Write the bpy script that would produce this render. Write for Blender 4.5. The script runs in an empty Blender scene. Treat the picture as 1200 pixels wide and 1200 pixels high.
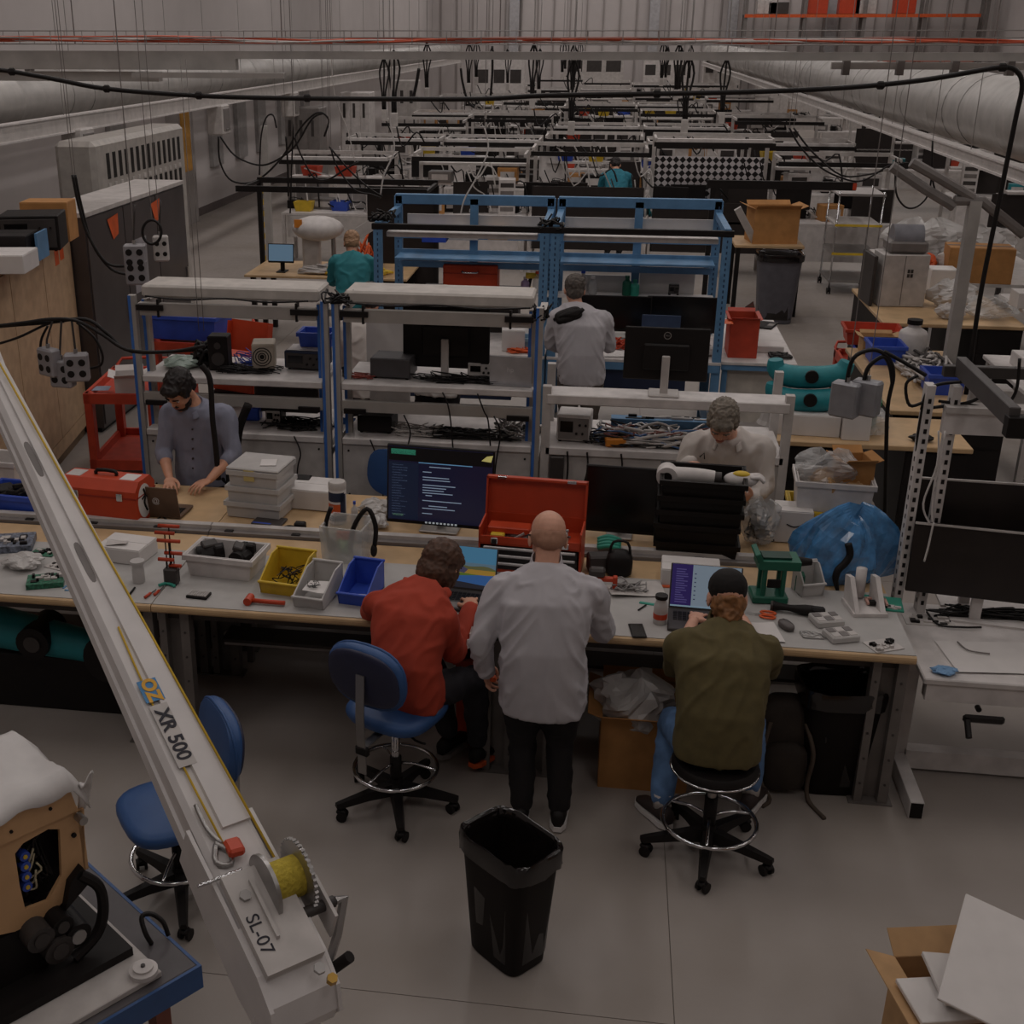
import bpy, bmesh, math, random
from mathutils import Vector as V, Matrix, Euler
pi = math.pi; R = math.radians
random.seed(7)
SC = bpy.context.scene
COL = SC.collection
# ---------------------------------------------------------------- camera
FPX, CX, CY, HOR, VPX, CAMH = 1420.0, 495.0, 600.0, 40.0, 725.0, 3.75
PITCH = math.atan((CY-HOR)/FPX); YAW = math.atan((VPX-CX)/math.hypot(FPX, CY-HOR))
cd = bpy.data.cameras.new('camera'); cam = bpy.data.objects.new('camera', cd); COL.objects.link(cam)
cd.sensor_width = 36; cd.lens = FPX/1200*36; cd.shift_x = (600-CX)/1200; cd.clip_end = 300
cam.location = (0, 0, CAMH); cam.rotation_euler = (pi/2-PITCH, 0, YAW)
SC.camera = cam
# ---------------------------------------------------------------- world, lights, exposure
SC.view_settings.view_transform = 'Standard'; SC.view_settings.look = 'None'
SC.view_settings.gamma = 1; SC.view_settings.exposure = -2.78; SC.view_settings.use_curve_mapping = False
wd = bpy.data.worlds.new('world'); SC.world = wd; wd.use_nodes = True
wd.node_tree.nodes['Background'].inputs[0].default_value = (0.9, 0.95, 1, 1)
wd.node_tree.nodes['Background'].inputs[1].default_value = 0.02
LAMP_ROWS = [(x, y) for y in (0.6, 7.2, 13.8, 22, 32, 43, 52, 59) for x in (-5.6, -1.6, 2.2, 7.5, 12)]
CEIL = 8.6
def lamp_light(x, y):
    ld = bpy.data.lights.new('ceiling_lamp_light', 'AREA'); ld.shape = 'RECTANGLE'; ld.size = 0.5; ld.size_y = 4.0
    ld.energy = (235 if y < 5 else 270 if y < 10 else 420)*(1.35 if x < -5 else 1); ld.color = (1.0, 0.945, 0.92)
    return ld
# ---------------------------------------------------------------- helpers
_ct, _sp, _cyaw, _syaw = math.cos(PITCH), math.sin(PITCH), math.cos(YAW), math.sin(YAW)
_F = V((-_syaw*_ct, _cyaw*_ct, -_sp)); _Rt = V((_cyaw, _syaw, 0)); _U = V((-_syaw*_sp, _cyaw*_sp, _ct))
def W(u, v, z=None, y=None, x=None):
    """metric point of the place seen at picture point u,v at a known height, depth or side distance"""
    d = _F*FPX + _Rt*(u-CX) - _U*(v-CY)
    t = (z-CAMH)/d.z if z is not None else (y/d.y if y is not None else x/d.x)
    return V((d.x*t, d.y*t, CAMH+d.z*t))
def s2l(c):
    return tuple((x/12.92 if x <= .04045 else ((x+.055)/1.055)**2.4) for x in [k/255 for k in c])
MATS = {}
def mat(name, rgb, rough=.6, metal=0, var=.10, scale=9, bump=0, spec=.4, emit=None, estr=0, alpha=None, trans=0):
    if name in MATS: return MATS[name]
    m = bpy.data.materials.new(name); m.use_nodes = True; MATS[name] = m
    nt = m.node_tree; b = nt.nodes['Principled BSDF']
    c = s2l(rgb)
    b.inputs['Roughness'].default_value = rough; b.inputs['Metallic'].default_value = metal
    b.inputs['Specular IOR Level'].default_value = spec
    b.inputs['Base Color'].default_value = (*c, 1)
    if var:
        tc = nt.nodes.new('ShaderNodeTexCoord'); n = nt.nodes.new('ShaderNodeTexNoise'); n.inputs['Scale'].default_value = scale
        n.inputs['Detail'].default_value = 5
        r = nt.nodes.new('ShaderNodeValToRGB')
        r.color_ramp.elements[0].position = .3; r.color_ramp.elements[1].position = .72
        r.color_ramp.elements[0].color = (*[k*(1-var*1.6) for k in c], 1); r.color_ramp.elements[1].color = (*[min(1, k*(1+var)) for k in c], 1)
        nt.links.new(tc.outputs['Object'], n.inputs['Vector']); nt.links.new(n.outputs['Fac'], r.inputs['Fac'])
        nt.links.new(r.outputs['Color'], b.inputs['Base Color'])
        if bump:
            bp = nt.nodes.new('ShaderNodeBump'); bp.inputs['Strength'].default_value = bump; bp.inputs['Distance'].default_value = .02
            nt.links.new(n.outputs['Fac'], bp.inputs['Height']); nt.links.new(bp.outputs['Normal'], b.inputs['Normal'])
    if emit:
        b.inputs['Emission Color'].default_value = (*s2l(emit), 1); b.inputs['Emission Strength'].default_value = estr
    if alpha is not None: b.inputs['Alpha'].default_value = alpha
    if trans: b.inputs['Transmission Weight'].default_value = trans
    return m
class G:
    """collects shapes; build() links them as one mesh object"""
    def __init__(s): s.v = []; s.f = []
    def add(s, vs, fs):
        o = len(s.v); s.v += [tuple(p) for p in vs]; s.f += [tuple(i+o for i in f) for f in fs]; return s
    def box(s, x, y, z, sx, sy, sz, rz=0, rx=0, ry=0, b=0):
        hx, hy, hz = sx/2, sy/2, sz/2
        if b:
            b = min(b, hx*.9, hy*.9, hz*.9); vs = []; idx = {}
            for i in (-1, 1):
                for j in (-1, 1):
                    for k in (-1, 1):
                        idx[i, j, k] = len(vs)
                        vs += [(i*hx, j*(hy-b), k*(hz-b)), (i*(hx-b), j*hy, k*(hz-b)), (i*(hx-b), j*(hy-b), k*hz)]
            fs = []
            def q(a, c, d, e): fs.append((a, c, d, e))
            for i in (-1, 1):
                q(*(idx[i, j, k]+0 for j, k in ((-1, -1), (1, -1), (1, 1), (-1, 1))))
                q(*(idx[j, i, k]+1 for j, k in ((-1, -1), (1, -1), (1, 1), (-1, 1))))
                q(*(idx[j, k, i]+2 for j, k in ((-1, -1), (1, -1), (1, 1), (-1, 1))))
            for i in (-1, 1):
                for j in (-1, 1):
                    q(idx[i, j, -1]+0, idx[i, j, 1]+0, idx[i, j, 1]+1, idx[i, j, -1]+1)
                    q(idx[i, -1, j]+0, idx[i, 1, j]+0, idx[i, 1, j]+2, idx[i, -1, j]+2)
                    q(idx[-1, i, j]+1, idx[1, i, j]+1, idx[1, i, j]+2, idx[-1, i, j]+2)
                    for k in (-1, 1): fs.append((idx[i, j, k], idx[i, j, k]+1, idx[i, j, k]+2))
        else:
            vs = [(i*hx, j*hy, k*hz) for i in (-1, 1) for j in (-1, 1) for k in (-1, 1)]
            fs = [(0, 1, 3, 2), (4, 6, 7, 5), (0, 4, 5, 1), (2, 3, 7, 6), (0, 2, 6, 4), (1, 5, 7, 3)]
        if rz or rx or ry:
            M = Euler((rx, ry, rz)).to_matrix(); vs = [M @ V(p) for p in vs]
        return s.add([(p[0]+x, p[1]+y, p[2]+z) for p in vs], fs)
    def bx(s, x0, x1, y0, y1, z0, z1, b=0):
        return s.box((x0+x1)/2, (y0+y1)/2, (z0+z1)/2, x1-x0, y1-y0, z1-z0, b=b)
    def ring(s, c, ax, r, n, ry=None, up=None, ph=0):
        ax = V(ax).normalized(); u = V(up) if up else (V((0, 0, 1)) if abs(ax.z) < .9 else V((1, 0, 0)))
        a = ax.cross(u).normalized(); b = a.cross(ax).normalized(); ry = r if ry is None else ry
        return [V(c)+a*(r*math.cos(t))+b*(ry*math.sin(t)) for t in [ph+2*pi*i/n for i in range(n)]]
    def loft(s, rings, cap=True, close=False):
        n = len(rings[0]); vs = [p for r in rings for p in r]; fs = []
        m = len(rings)
        for i in range(m if close else m-1):
            a, b = i*n, ((i+1) % m)*n
            for j in range(n): fs.append((a+j, a+(j+1) % n, b+(j+1) % n, b+j))
        if cap and not close: fs.append(tuple(range(n-1, -1, -1))); fs.append(tuple(range((m-1)*n, m*n)))
        return s.add(vs, fs)
    def cyl(s, p0, p1, r0, r1=None, n=12, cap=True):
        p0, p1 = V(p0), V(p1); r1 = r0 if r1 is None else r1
        return s.loft([s.ring(p0, p1-p0, r0, n), s.ring(p1, p1-p0, r1, n)], cap)
    def tube(s, pts, r, n=6, sm=4, closed=False):
        P = [V(p) for p in pts]
        if sm > 1 and len(P) > 2:
            Q = []; m = len(P)
            for i in range(m if closed else m-1):
                p0 = P[(i-1) % m] if closed or i else P[0]; p1 = P[i]; p2 = P[(i+1) % m]; p3 = P[(i+2) % m] if closed or i+2 < m else P[-1]
                for k in range(sm):
                    t = k/sm; Q.append(.5*((2*p1)+(p2-p0)*t+(2*p0-5*p1+4*p2-p3)*t*t+(3*p1-p0-3*p2+p3)*t**3))
            if not closed: Q.append(P[-1])
            P = Q
        rings = []; u = None
        for i, p in enumerate(P):
            d = (P[(i+1) % len(P)]-P[i-1]) if closed else (P[min(i+1, len(P)-1)]-P[max(i-1, 0)])
            if d.length < 1e-7: d = V((0, 0, 1))
            d.normalize()
            if u is None: u = d.orthogonal().normalized()
            else:
                u = u-d*u.dot(d)
                u = u.normalized() if u.length > 1e-5 else d.orthogonal().normalized()
            w = d.cross(u); rr = r(i/(len(P)-1)) if callable(r) else r
            rings.append([p+u*(rr*math.cos(2*pi*k/n))+w*(rr*math.sin(2*pi*k/n)) for k in range(n)])
        return s.loft(rings, True, closed)
    def lathe(s, prof, c=(0, 0, 0), n=20, sx=1, sy=1):
        c = V(c); return s.loft([[c+V((r*sx*math.cos(2*pi*k/n), r*sy*math.sin(2*pi*k/n), z)) for k in range(n)] for r, z in prof])
    def prism(s, poly, z0, z1, fn=None):
        n = len(poly); fn = fn or (lambda a, b, c: (a, b, c))
        return s.add([fn(x, y, z0) for x, y in poly]+[fn(x, y, z1) for x, y in poly],
                     [tuple(range(n-1, -1, -1)), tuple(range(n, 2*n))]+[(i, (i+1) % n, n+(i+1) % n, n+i) for i in range(n)])
    def ell(s, c, r, M=None, nu=14, nv=9):
        rx, ry, rz = (r, r, r) if not hasattr(r, '__len__') else r
        rings = []
        for j in range(1, nv):
            t = pi*j/nv; rings.append([V((rx*math.sin(t)*math.cos(2*pi*i/nu), ry*math.sin(t)*math.sin(2*pi*i/nu), -rz*math.cos(t))) for i in range(nu)])
        if M is not None: rings = [[M @ p for p in q] for q in rings]
        return s.loft([[p+V(c) for p in q] for q in rings])
    def grid(s, fn, nu, nv):
        vs = [fn(i/nu, j/nv) for j in range(nv+1) for i in range(nu+1)]
        return s.add(vs, [(j*(nu+1)+i, j*(nu+1)+i+1, (j+1)*(nu+1)+i+1, (j+1)*(nu+1)+i) for j in range(nv) for i in range(nu)])
    def xf(s, M):
        s.v = [tuple(M @ V(p)) for p in s.v]; return s
    def build(s, name, m, parent=None, smooth=False, world=False, label=None, loc=None, rz=0, kind=None):
        me = bpy.data.meshes.new(name)
        vs = s.v
        if world and parent is not None:
            Mi = Matrix.LocRotScale(parent.location, parent.rotation_euler, None).inverted(); vs = [Mi @ V(p) for p in vs]
        me.from_pydata([tuple(p) for p in vs], [], s.f)
        bm = bmesh.new(); bm.from_mesh(me); bmesh.ops.recalc_face_normals(bm, faces=bm.faces); bm.to_mesh(me); bm.free()
        if smooth:
            me.polygons.foreach_set('use_smooth', [True]*len(me.polygons))
            if smooth is not True:
                try: me.set_sharp_from_angle(angle=R(smooth))
                except Exception: pass
        me.materials.append(m)
        o = bpy.data.objects.new(name, me); COL.objects.link(o)
        if parent is not None: o.parent = parent
        if loc is not None: o.location = loc
        if rz: o.rotation_euler.z = rz
        if label: o['label'] = label
        if kind: o['kind'] = kind
        return o
LABELS = {}
def tag(o, label, cat, group=None, kind=None):
    o['label'] = label; o['category'] = cat
    if group: o['group'] = group
    if kind: o['kind'] = kind
    LABELS.setdefault(label, []).append(group)
    n = len(label.split())
    if n < 4 or n > 16: print('LABEL LENGTH', n, label)
    return o
def thing(name, label, cat, loc=(0, 0, 0), rz=0, group=None):
    o = bpy.data.objects.new(name, None); COL.objects.link(o); o.empty_display_size = .1
    o.location = loc; o.rotation_euler = (0, 0, rz)
    return tag(o, label, cat, group)
def solo(g, name, m, label, cat, group=None, smooth=False, kind=None):
    """a thing that is one mesh, given in world space; its origin goes to the middle of its base"""
    xs, ys, zs = zip(*[tuple(p) for p in g.v]); c = V(((min(xs)+max(xs))/2, (min(ys)+max(ys))/2, min(zs)))
    g.v = [tuple(V(p)-c) for p in g.v]
    o = g.build(name, m, None, smooth); o.location = c
    return tag(o, label, cat, group, kind)
def struct(g, name, m, parent=None, smooth=False):
    o = g.build(name, m, parent, smooth)
    if parent is None: o['kind'] = 'structure'
    return o
def copy_tree(o, loc=None, rz=None, label=None, group=None, parent=None):
    c = o.copy(); COL.objects.link(c)
    if parent is not None: c.parent = parent
    for ch in o.children: copy_tree(ch, parent=c)
    if loc is not None: c.location = loc
    if rz is not None: c.rotation_euler.z = rz
    if label: tag(c, label, c['category'], group or c.get('group'))
    return c
def text(s, size, name, m, parent=None, M=None, extrude=.0008, align='CENTER', world=False, bold=0):
    cu = bpy.data.curves.new('t', 'FONT'); cu.body = s; cu.size = size; cu.extrude = extrude; cu.align_x = align; cu.align_y = 'CENTER'; cu.offset = bold
    t = bpy.data.objects.new('t', cu); COL.objects.link(t)
    dg = bpy.context.evaluated_depsgraph_get(); me = bpy.data.meshes.new_from_object(t.evaluated_get(dg)); bpy.data.objects.remove(t); bpy.data.curves.remove(cu)
    me.name = name
    if world and parent is not None: M = Matrix.LocRotScale(parent.location, parent.rotation_euler, None).inverted() @ M
    if M is not None: me.transform(M)
    me.materials.clear(); me.materials.append(m)
    o = bpy.data.objects.new(name, me); COL.objects.link(o)
    if parent is not None: o.parent = parent
    return o
def frame(o, ex, ey):
    """matrix with origin o, x axis ex, y axis ey (z = face normal)"""
    ex = V(ex).normalized(); ez = ex.cross(V(ey)).normalized(); ey = ez.cross(ex)
    return Matrix(((ex.x, ey.x, ez.x, o[0]), (ex.y, ey.y, ez.y, o[1]), (ex.z, ey.z, ez.z, o[2]), (0, 0, 0, 1)))
# ---------------------------------------------------------------- materials
WHITE = mat('white_paint', (206, 200, 197), .5); WALLW = mat('wall_white', (186, 179, 177), .8, var=.03, scale=1.5)
GREYW = mat('wall_grey_panel', (150, 143, 140), .6, var=.05, scale=2); PALE = mat('pale_grey', (190, 184, 180), .5)
BLACK = mat('black_plastic', (26, 22, 21), .55, spec=.25); BLACKG = mat('black_gloss', (20, 17, 17), .22, spec=.4); DARK = mat('dark_grey', (62, 57, 55), .5)
MIDG = mat('mid_grey', (120, 114, 111), .5); STEEL = mat('steel', (168, 165, 163), .35, .85, var=.06); CHROME = mat('chrome', (205, 205, 207), .16, 1, var=.02)
ALU = mat('aluminium', (176, 171, 166), .45, .35, var=.05); GALV = mat('galvanised', (176, 172, 168), .45, .3, var=.10, scale=5)
BLUE = mat('blue_paint', (92, 134, 172), .5); BLUE2 = mat('blue_post_strip', (62, 112, 188), .5); BLUEV = mat('blue_vinyl', (48, 82, 132), .45, var=.06)
BLUEB = mat('blue_bin_plastic', (52, 82, 182), .45); RED = mat('red_paint', (188, 66, 36), .42, var=.06); REDD = mat('red_plastic', (188, 68, 46), .5)
YELLOW = mat('yellow_plastic', (212, 178, 52), .45); WOOD = mat('maple_edge', (196, 164, 124), .45, var=.12, scale=6); TAN = mat('tan_board', (188, 158, 126), .6)
MATG = mat('grey_bench_mat', (172, 169, 166), .7, var=.05); CARD = mat('cardboard', (176, 126, 74), .8, var=.10); CARDL = mat('cardboard_light', (186, 148, 106), .8)
GREEN = mat('green_plastic', (28, 96, 76), .45); TEAL = mat('teal_plastic', (34, 128, 136), .5); TEALG = mat('teal_green', (52, 150, 130), .5)
PCB = mat('circuit_green', (46, 108, 82), .5, var=.5, scale=60); CLEAR = mat('clear_plastic', (206, 206, 205), .2, var=.04, alpha=.42, spec=.6)
FILM = mat('white_translucent', (202, 198, 195), .3, var=.06, alpha=.80); PAPER = mat('paper', (210, 205, 202), .8, var=.03)
ORANGE = mat('orange_cable', (214, 92, 42), .5); SKIN = mat('skin', (206, 152, 124), .5, var=.06, scale=20)
SKINP = mat('skin_pink', (208, 156, 132), .5, var=.06, scale=20)
RUBBER = mat('rubber', (34, 30, 29), .7, spec=.2); CABLE = mat('cable_black', (24, 20, 19), .5, spec=.3); CABLEW = mat('cable_white', (205, 200, 196), .5)
PANEL = mat('panel_dark', (44, 38, 36), .6, spec=.25); NAVY = mat('navy', (34, 44, 70), .5)
# ---------------------------------------------------------------- the shell of the hall
XL, XR, YN, YF = -9.0, 17.0, -5.0, 63.0
CONC = mat('concrete', (152, 142, 133), .42, var=.16, scale=1.1, spec=.35)
_nt = CONC.node_tree; _b = _nt.nodes['Principled BSDF']
_tc = _nt.nodes.new('ShaderNodeTexCoord'); _n2 = _nt.nodes.new('ShaderNodeTexNoise'); _n2.inputs['Scale'].default_value = 14; _n2.inputs['Detail'].default_value = 8
_mr = _nt.nodes.new('ShaderNodeMapRange'); _mr.inputs['To Min'].default_value = .3; _mr.inputs['To Max'].default_value = .6
_nt.links.new(_tc.outputs['Object'], _n2.inputs['Vector']); _nt.links.new(_n2.outputs['Fac'], _mr.inputs['Value']); _nt.links.new(_mr.outputs['Result'], _b.inputs['Roughness'])
_rp = [n for n in _nt.nodes if n.type == 'VALTORGB'][0]
_rp.color_ramp.elements[0].color = (*s2l((146, 137, 129)), 1); _rp.color_ramp.elements[1].color = (*s2l((160, 152, 147)), 1)
floor = struct(G().bx(XL-.3, XR+.3, YN-.3, YF+.3, -.25, -.006), 'floor', mat('joint_dark', (120, 112, 104), .8))
JX = [XL]+[.445+4.6*i for i in (-2, -1, 0, 1, 2, 3)]+[XR]; JY = [YN]+[3.93+4.6*i for i in (-1, 0, 1, 2, 3, 4, 5)]+[32, 40, 48, 56, YF]
for i in range(len(JX)-1):
    for j in range(len(JY)-1):
        g = .002
        struct(G().bx(JX[i]+g, JX[i+1]-g, JY[j]+g, JY[j+1]-g, -.1, 0), 'slab', CONC, floor)
wl = struct(G().bx(XL-.2, XL, YN, YF, 0, CEIL), 'wall_left', WALLW)
struct(G().bx(XR, XR+.2, YN, YF, 0, CEIL), 'wall_right', WALLW)
wf = struct(G().bx(XL, XR, YF, YF+.2, 0, CEIL), 'wall_far', WALLW)
struct(G().bx(XL, XR, YN-.2, YN, 0, CEIL), 'wall_near', WALLW)
ce = struct(G().bx(XL-.2, XR+.2, YN-.2, YF+.2, CEIL, CEIL+.2), 'ceiling', mat('ceiling_white', (238, 234, 230), .9, var=.02))
for i in range(34):                                     # joints between the wall panels and roof columns at the far end
    x = XL+.4+i*.78
    struct(G().bx(x, x+.07, YF-.06, YF, 0, CEIL), 'panel_rib', GREYW, wf)
for x in (-5.2, 1.4, 5.0, 9.5):
    struct(G().bx(x, x+.45, YF-.5, YF-.06, 0, CEIL), 'trim_1', mat('column_grey', (168, 166, 168), .6))
bl = struct(G().bx(XL, XL+.05, 17.6, 24.4, 0, .16), 'baseboard_left', mat('baseboard_dark', (84, 74, 72), .6))
struct(G().bx(XL, XL+.05, 26.0, 42, 0, .16), 'baseboard_left', MATS['baseboard_dark'])
for y0, y1, z1, m in ((8.5, 9.6, 5.4, GREYW), (15.3, 16.2, 6.2, GREYW), (24.7, 25.6, 2.9, GREYW)):
    struct(G().bx(XL, XL+.28, y0, y1, 0, z1), 'trim_2', m)
struct(G().bx(XL+.28, XL+.32, 24.8, 25.3, 1.1, 2.6), 'trim_3', mat('caution_ochre', (190, 138, 62), .6))
for k, y in enumerate((21.6, 27.4, 29.4, 31.2, 33.4, 36)):
    d = struct(G().bx(XL, XL+.10, y, y+.75, .95 if k else .9, 2.75), 'window_%d' % (k+1), mat('wall_cabinet_grey', (142, 138, 136), .5))
    struct(G().bx(XL+.10, XL+.106, y+.28, y+.42, 2.45, 2.55), 'notice', YELLOW, d)
for x, y in LAMP_ROWS:
    t = struct(G().box(0, 0, -.04, .56, 4.1, .08, b=.01), 'ceiling_light', WHITE); t.location = (x, y, CEIL)
    t['kind'] = 'structure'
    d = G().bx(-.25, .25, -2, 2, -.085, -.08).build('diffuser', mat('lamp_diffuser', (255, 246, 240), .5, var=0, emit=(255, 243, 235), estr=2), t)
    lo = bpy.data.objects.new('lamp_light', lamp_light(x, y)); COL.objects.link(lo); lo.location = (0, 0, -.10); lo.parent = t
# ================================================================ makers of single things
def tote(label, m, loc, sx, sy, sz, rz=0, taper=.86, t=.012, group=None, cat='bin', name='tote_bin', fill=None, rim=True):
    """open tapered box with a rolled rim; fill = (material, seed) adds loose contents as a part"""
    o = thing(name, label, cat, loc, rz, group)
    g = G(); hx, hy = sx/2, sy/2; k = taper
    def ring(a, b, z, ins=0): return [V((i*(a-ins), j*(b-ins), z)) for i, j in ((-1, -1), (1, -1), (1, 1), (-1, 1))]
    g.loft([ring(hx*k, hy*k, 0), ring(hx, hy, sz), ring(hx, hy, sz, t), ring(hx*k, hy*k, t*1.5, t)])
    g.build('body', m, o)
    if rim:
        r = G(); r.loft([ring(hx+.012, hy+.012, sz-.03), ring(hx+.012, hy+.012, sz), ring(hx-.004, hy-.004, sz), ring(hx-.004, hy-.004, sz-.03)], False, True); r.build('rim', m, o)
    if fill:
        fm, sd, fh = fill; rnd = random.Random(sd); f = G()
        for i in range(14):
            f.box(rnd.uniform(-hx, hx)*.6, rnd.uniform(-hy, hy)*.6, sz*fh+rnd.uniform(-.03, .03), sx*rnd.uniform(.15, .4), sy*rnd.uniform(.15, .4), sz*.25, rnd.uniform(0, 3), rnd.uniform(-.5, .5), rnd.uniform(-.5, .5), b=.006)
        f.build('contents', fm, o)
    return o
def parts_bin(label, m, loc, sx, sy, sz, rz=0, group=None, low=.45, fill=None):
    """hopper bin: sloping open front (front = -y)"""
    o = thing('parts_bin', label, 'bin', loc, rz, group); t = .008; hx, hy = sx/2, sy/2
    g = G(); side = [(-hy, 0), (hy, 0), (hy, sz), (hy*.25, sz), (-hy*1.15, sz*low)]
    for s in (-1, 1): g.prism(side, s*hx, s*(hx-t), lambda a, b, c: (c, a, b))
    g.bx(-hx, hx, hy-t, hy, 0, sz); g.bx(-hx, hx, -hy, hy, 0, t)
    g.add([(-hx, -hy, 0), (hx, -hy, 0), (hx, -hy*1.15, sz*low), (-hx, -hy*1.15, sz*low), (-hx, -hy+t, 0), (hx, -hy+t, 0), (hx, -hy*1.15+t, sz*low), (-hx, -hy*1.15+t, sz*low)],
          [(0, 1, 2, 3), (4, 7, 6, 5), (3, 2, 6, 7)])
    g.build('body', m, o)
    G().box(0, -hy*1.15, sz*low, sx+.012, .016, .014, b=.004).build('lip', m, o)
    G().box(0, hy-.006, sz, sx+.012, .016, .016, b=.004).build('back_rim', m, o)
    if fill:
        fm, sd = fill; rnd = random.Random(sd); f = G()
        for i in range(9):
            p = [V((rnd.uniform(-hx, hx)*.7, rnd.uniform(-hy, hy)*.7, .02+rnd.uniform(0, sz*.5))) for _ in range(4)]
            f.tube(p, .003, 5, 4)
        f.build('cables', fm, o)
    return o
def carton(label, m, loc, sx, sy, sz, rz=0, open_=False, group=None, tape=None, flap=1.0, name='cardboard_box', cat='box'):
    o = thing(name, label, cat, loc, rz, group); hx, hy = sx/2, sy/2; t = .006
    if not open_:
        G().box(0, 0, sz/2, sx, sy, sz, b=.004).build('body', m, o)
        for s in (-1, 1): G().bx(-hx+.003, hx-.003, s*.002 if s > 0 else -hy+.003, hy-.003 if s > 0 else -.002, sz, sz+.004).build('flap', m, o)
        if tape: G().bx(-hx-.001, hx+.001, -.03, .03, sz+.004, sz+.0055).build('tape', tape, o)
    else:
        g = G(); g.bx(-hx, hx, -hy, hy, 0, t)
        for s in (-1, 1): g.bx(s*hx-t/2, s*hx+t/2, -hy, hy, 0, sz); g.bx(-hx, hx, s*hy-t/2, s*hy+t/2, 0, sz)
        g.build('body', m, o)
        for s in (-1, 1):
            f = G().box(0, 0, hy*.5*flap, sx, t*.7, hy*flap); f.xf(Matrix.Translation((0, s*hy, sz)) @ Matrix.Rotation(s*R(-55), 4, 'X')); f.build('flap', m, o)
            f = G().box(0, 0, hx*.5*flap, t*.7, sy, hx*flap); f.xf(Matrix.Translation((s*hx, 0, sz)) @ Matrix.Rotation(s*R(70), 4, 'Y')); f.build('flap', m, o)
    return o
def monitor(label, loc, w, h, rz=0, tilt=0, stand=True, screen=None, zc=None, logo=None, group=None, stand_m=None, frame_m=None):
    """front faces -y; zc = height of the screen centre above loc"""
    o = thing('computer_monitor', label, 'monitor', loc, rz, group); zc = zc or h/2+.14
    M = Matrix.Translation((0, 0, zc)) @ Matrix.Rotation(tilt, 4, 'X')
    fm = frame_m or BLACK
    G().box(0, 0, 0, w, .022, h, b=.006).xf(M).build('housing', fm, o)
    G().box(0, .022, -h*.05, w*.55, .03, h*.5, b=.012).xf(M).build('back_cover', fm, o)
    s = G().box(0, -.0115, .006, w-.022, .002, h-.034).xf(M).build('screen', screen or BLACKG, o)
    if stand:
        sm = stand_m or ALU
        G().box(0, .055, zc/2, .055, .03, zc, b=.006).build('stand_post', sm, o)
        G().box(0, .03, .007, w*.36, .19, .014, b=.005).build('stand_base', sm, o)
    if logo:
        r = G(); r.loft([r.ring(V((0, .0125+.0255, h*.36)), (0, 1, 0), q, 20) for q in (.026, .021)], False); r.add(*_disc(.026, .021)); r.v = r.v[:40]; r.f = r.f[:20]
        r.xf(M @ Matrix.Translation((0, -.012, 0))).build('badge_ring', STEEL, o)
        text(logo, .014, 'badge', STEEL, o, M @ frame((0, .0266, h*.36), (-1, 0, 0), (0, 0, 1)), .001)
    return o
def _disc(a, b): return [], []
def laptop(label, loc, rz=0, w=.33, d=.23, ang=105, m=None, screen=None, logo=None, keys=True, group=None):
    """front (user side) = -y"""
    m = m or ALU; o = thing('laptop_computer', label, 'laptop', loc, rz, group)
    G().box(0, 0, .009, w, d, .018, b=.004).build('base', m, o)
    k = G()
    if keys:
        for r in range(5):
            for c in range(13): k.bx(-w*.43+c*w*.066, -w*.43+c*w*.066+w*.055, d*.32-r*.021-.017, d*.32-r*.021, .018, .0205)
        k.build('keyboard', BLACK, o, kind='stuff'); G().bx(-.05, .05, -d*.44, -d*.18, .018, .0187).build('touchpad', MIDG, o)
    M = Matrix.Translation((0, d/2-.004, .018)) @ Matrix.Rotation(R(90-ang), 4, 'X')
    M = Matrix.Translation((0, d/2-.004, .016)) @ Matrix.Rotation(-R(ang-90), 4, 'X')
    G().box(0, .003, d*.48, w, .007, d*.96, b=.003).xf(M).build('lid', m, o)
    G().bx(-w/2+.008, w/2-.008, -.0022, -.0008, .012, d*.95).xf(M).build('screen', screen or BLACKG, o)
    if logo:
        t = text(logo, .05, 'lid_logo', logo_m, o, M @ frame((0, .0072, d*.5), (-1, 0, 0), (0, 0, 1)), .0006)
    return o
logo_m = mat('logo_pale', (205, 205, 205), .5)
def pcb(label, loc, sx, sy, rz=0, seed=0, m=None, group=None, z=.004):
    o = thing('circuit_board', label, 'circuit board', loc, rz, group); rnd = random.Random(seed)
    G().box(0, 0, z/2, sx, sy, z).build('board', m or PCB, o)
    g = G(); h = G()
    for i in range(14):
        q = g if i % 2 else h; a, b = rnd.uniform(.06, .2)*sx, rnd.uniform(.06, .22)*sy; c = rnd.uniform(.004, .018)
        q.box(rnd.uniform(-.4, .4)*sx, rnd.uniform(-.38, .38)*sy, z+c/2, a, b, c)
    g.build('chips', BLACK, o, kind='stuff'); h.build('connectors', PALE, o, kind='stuff')
    return o
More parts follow.
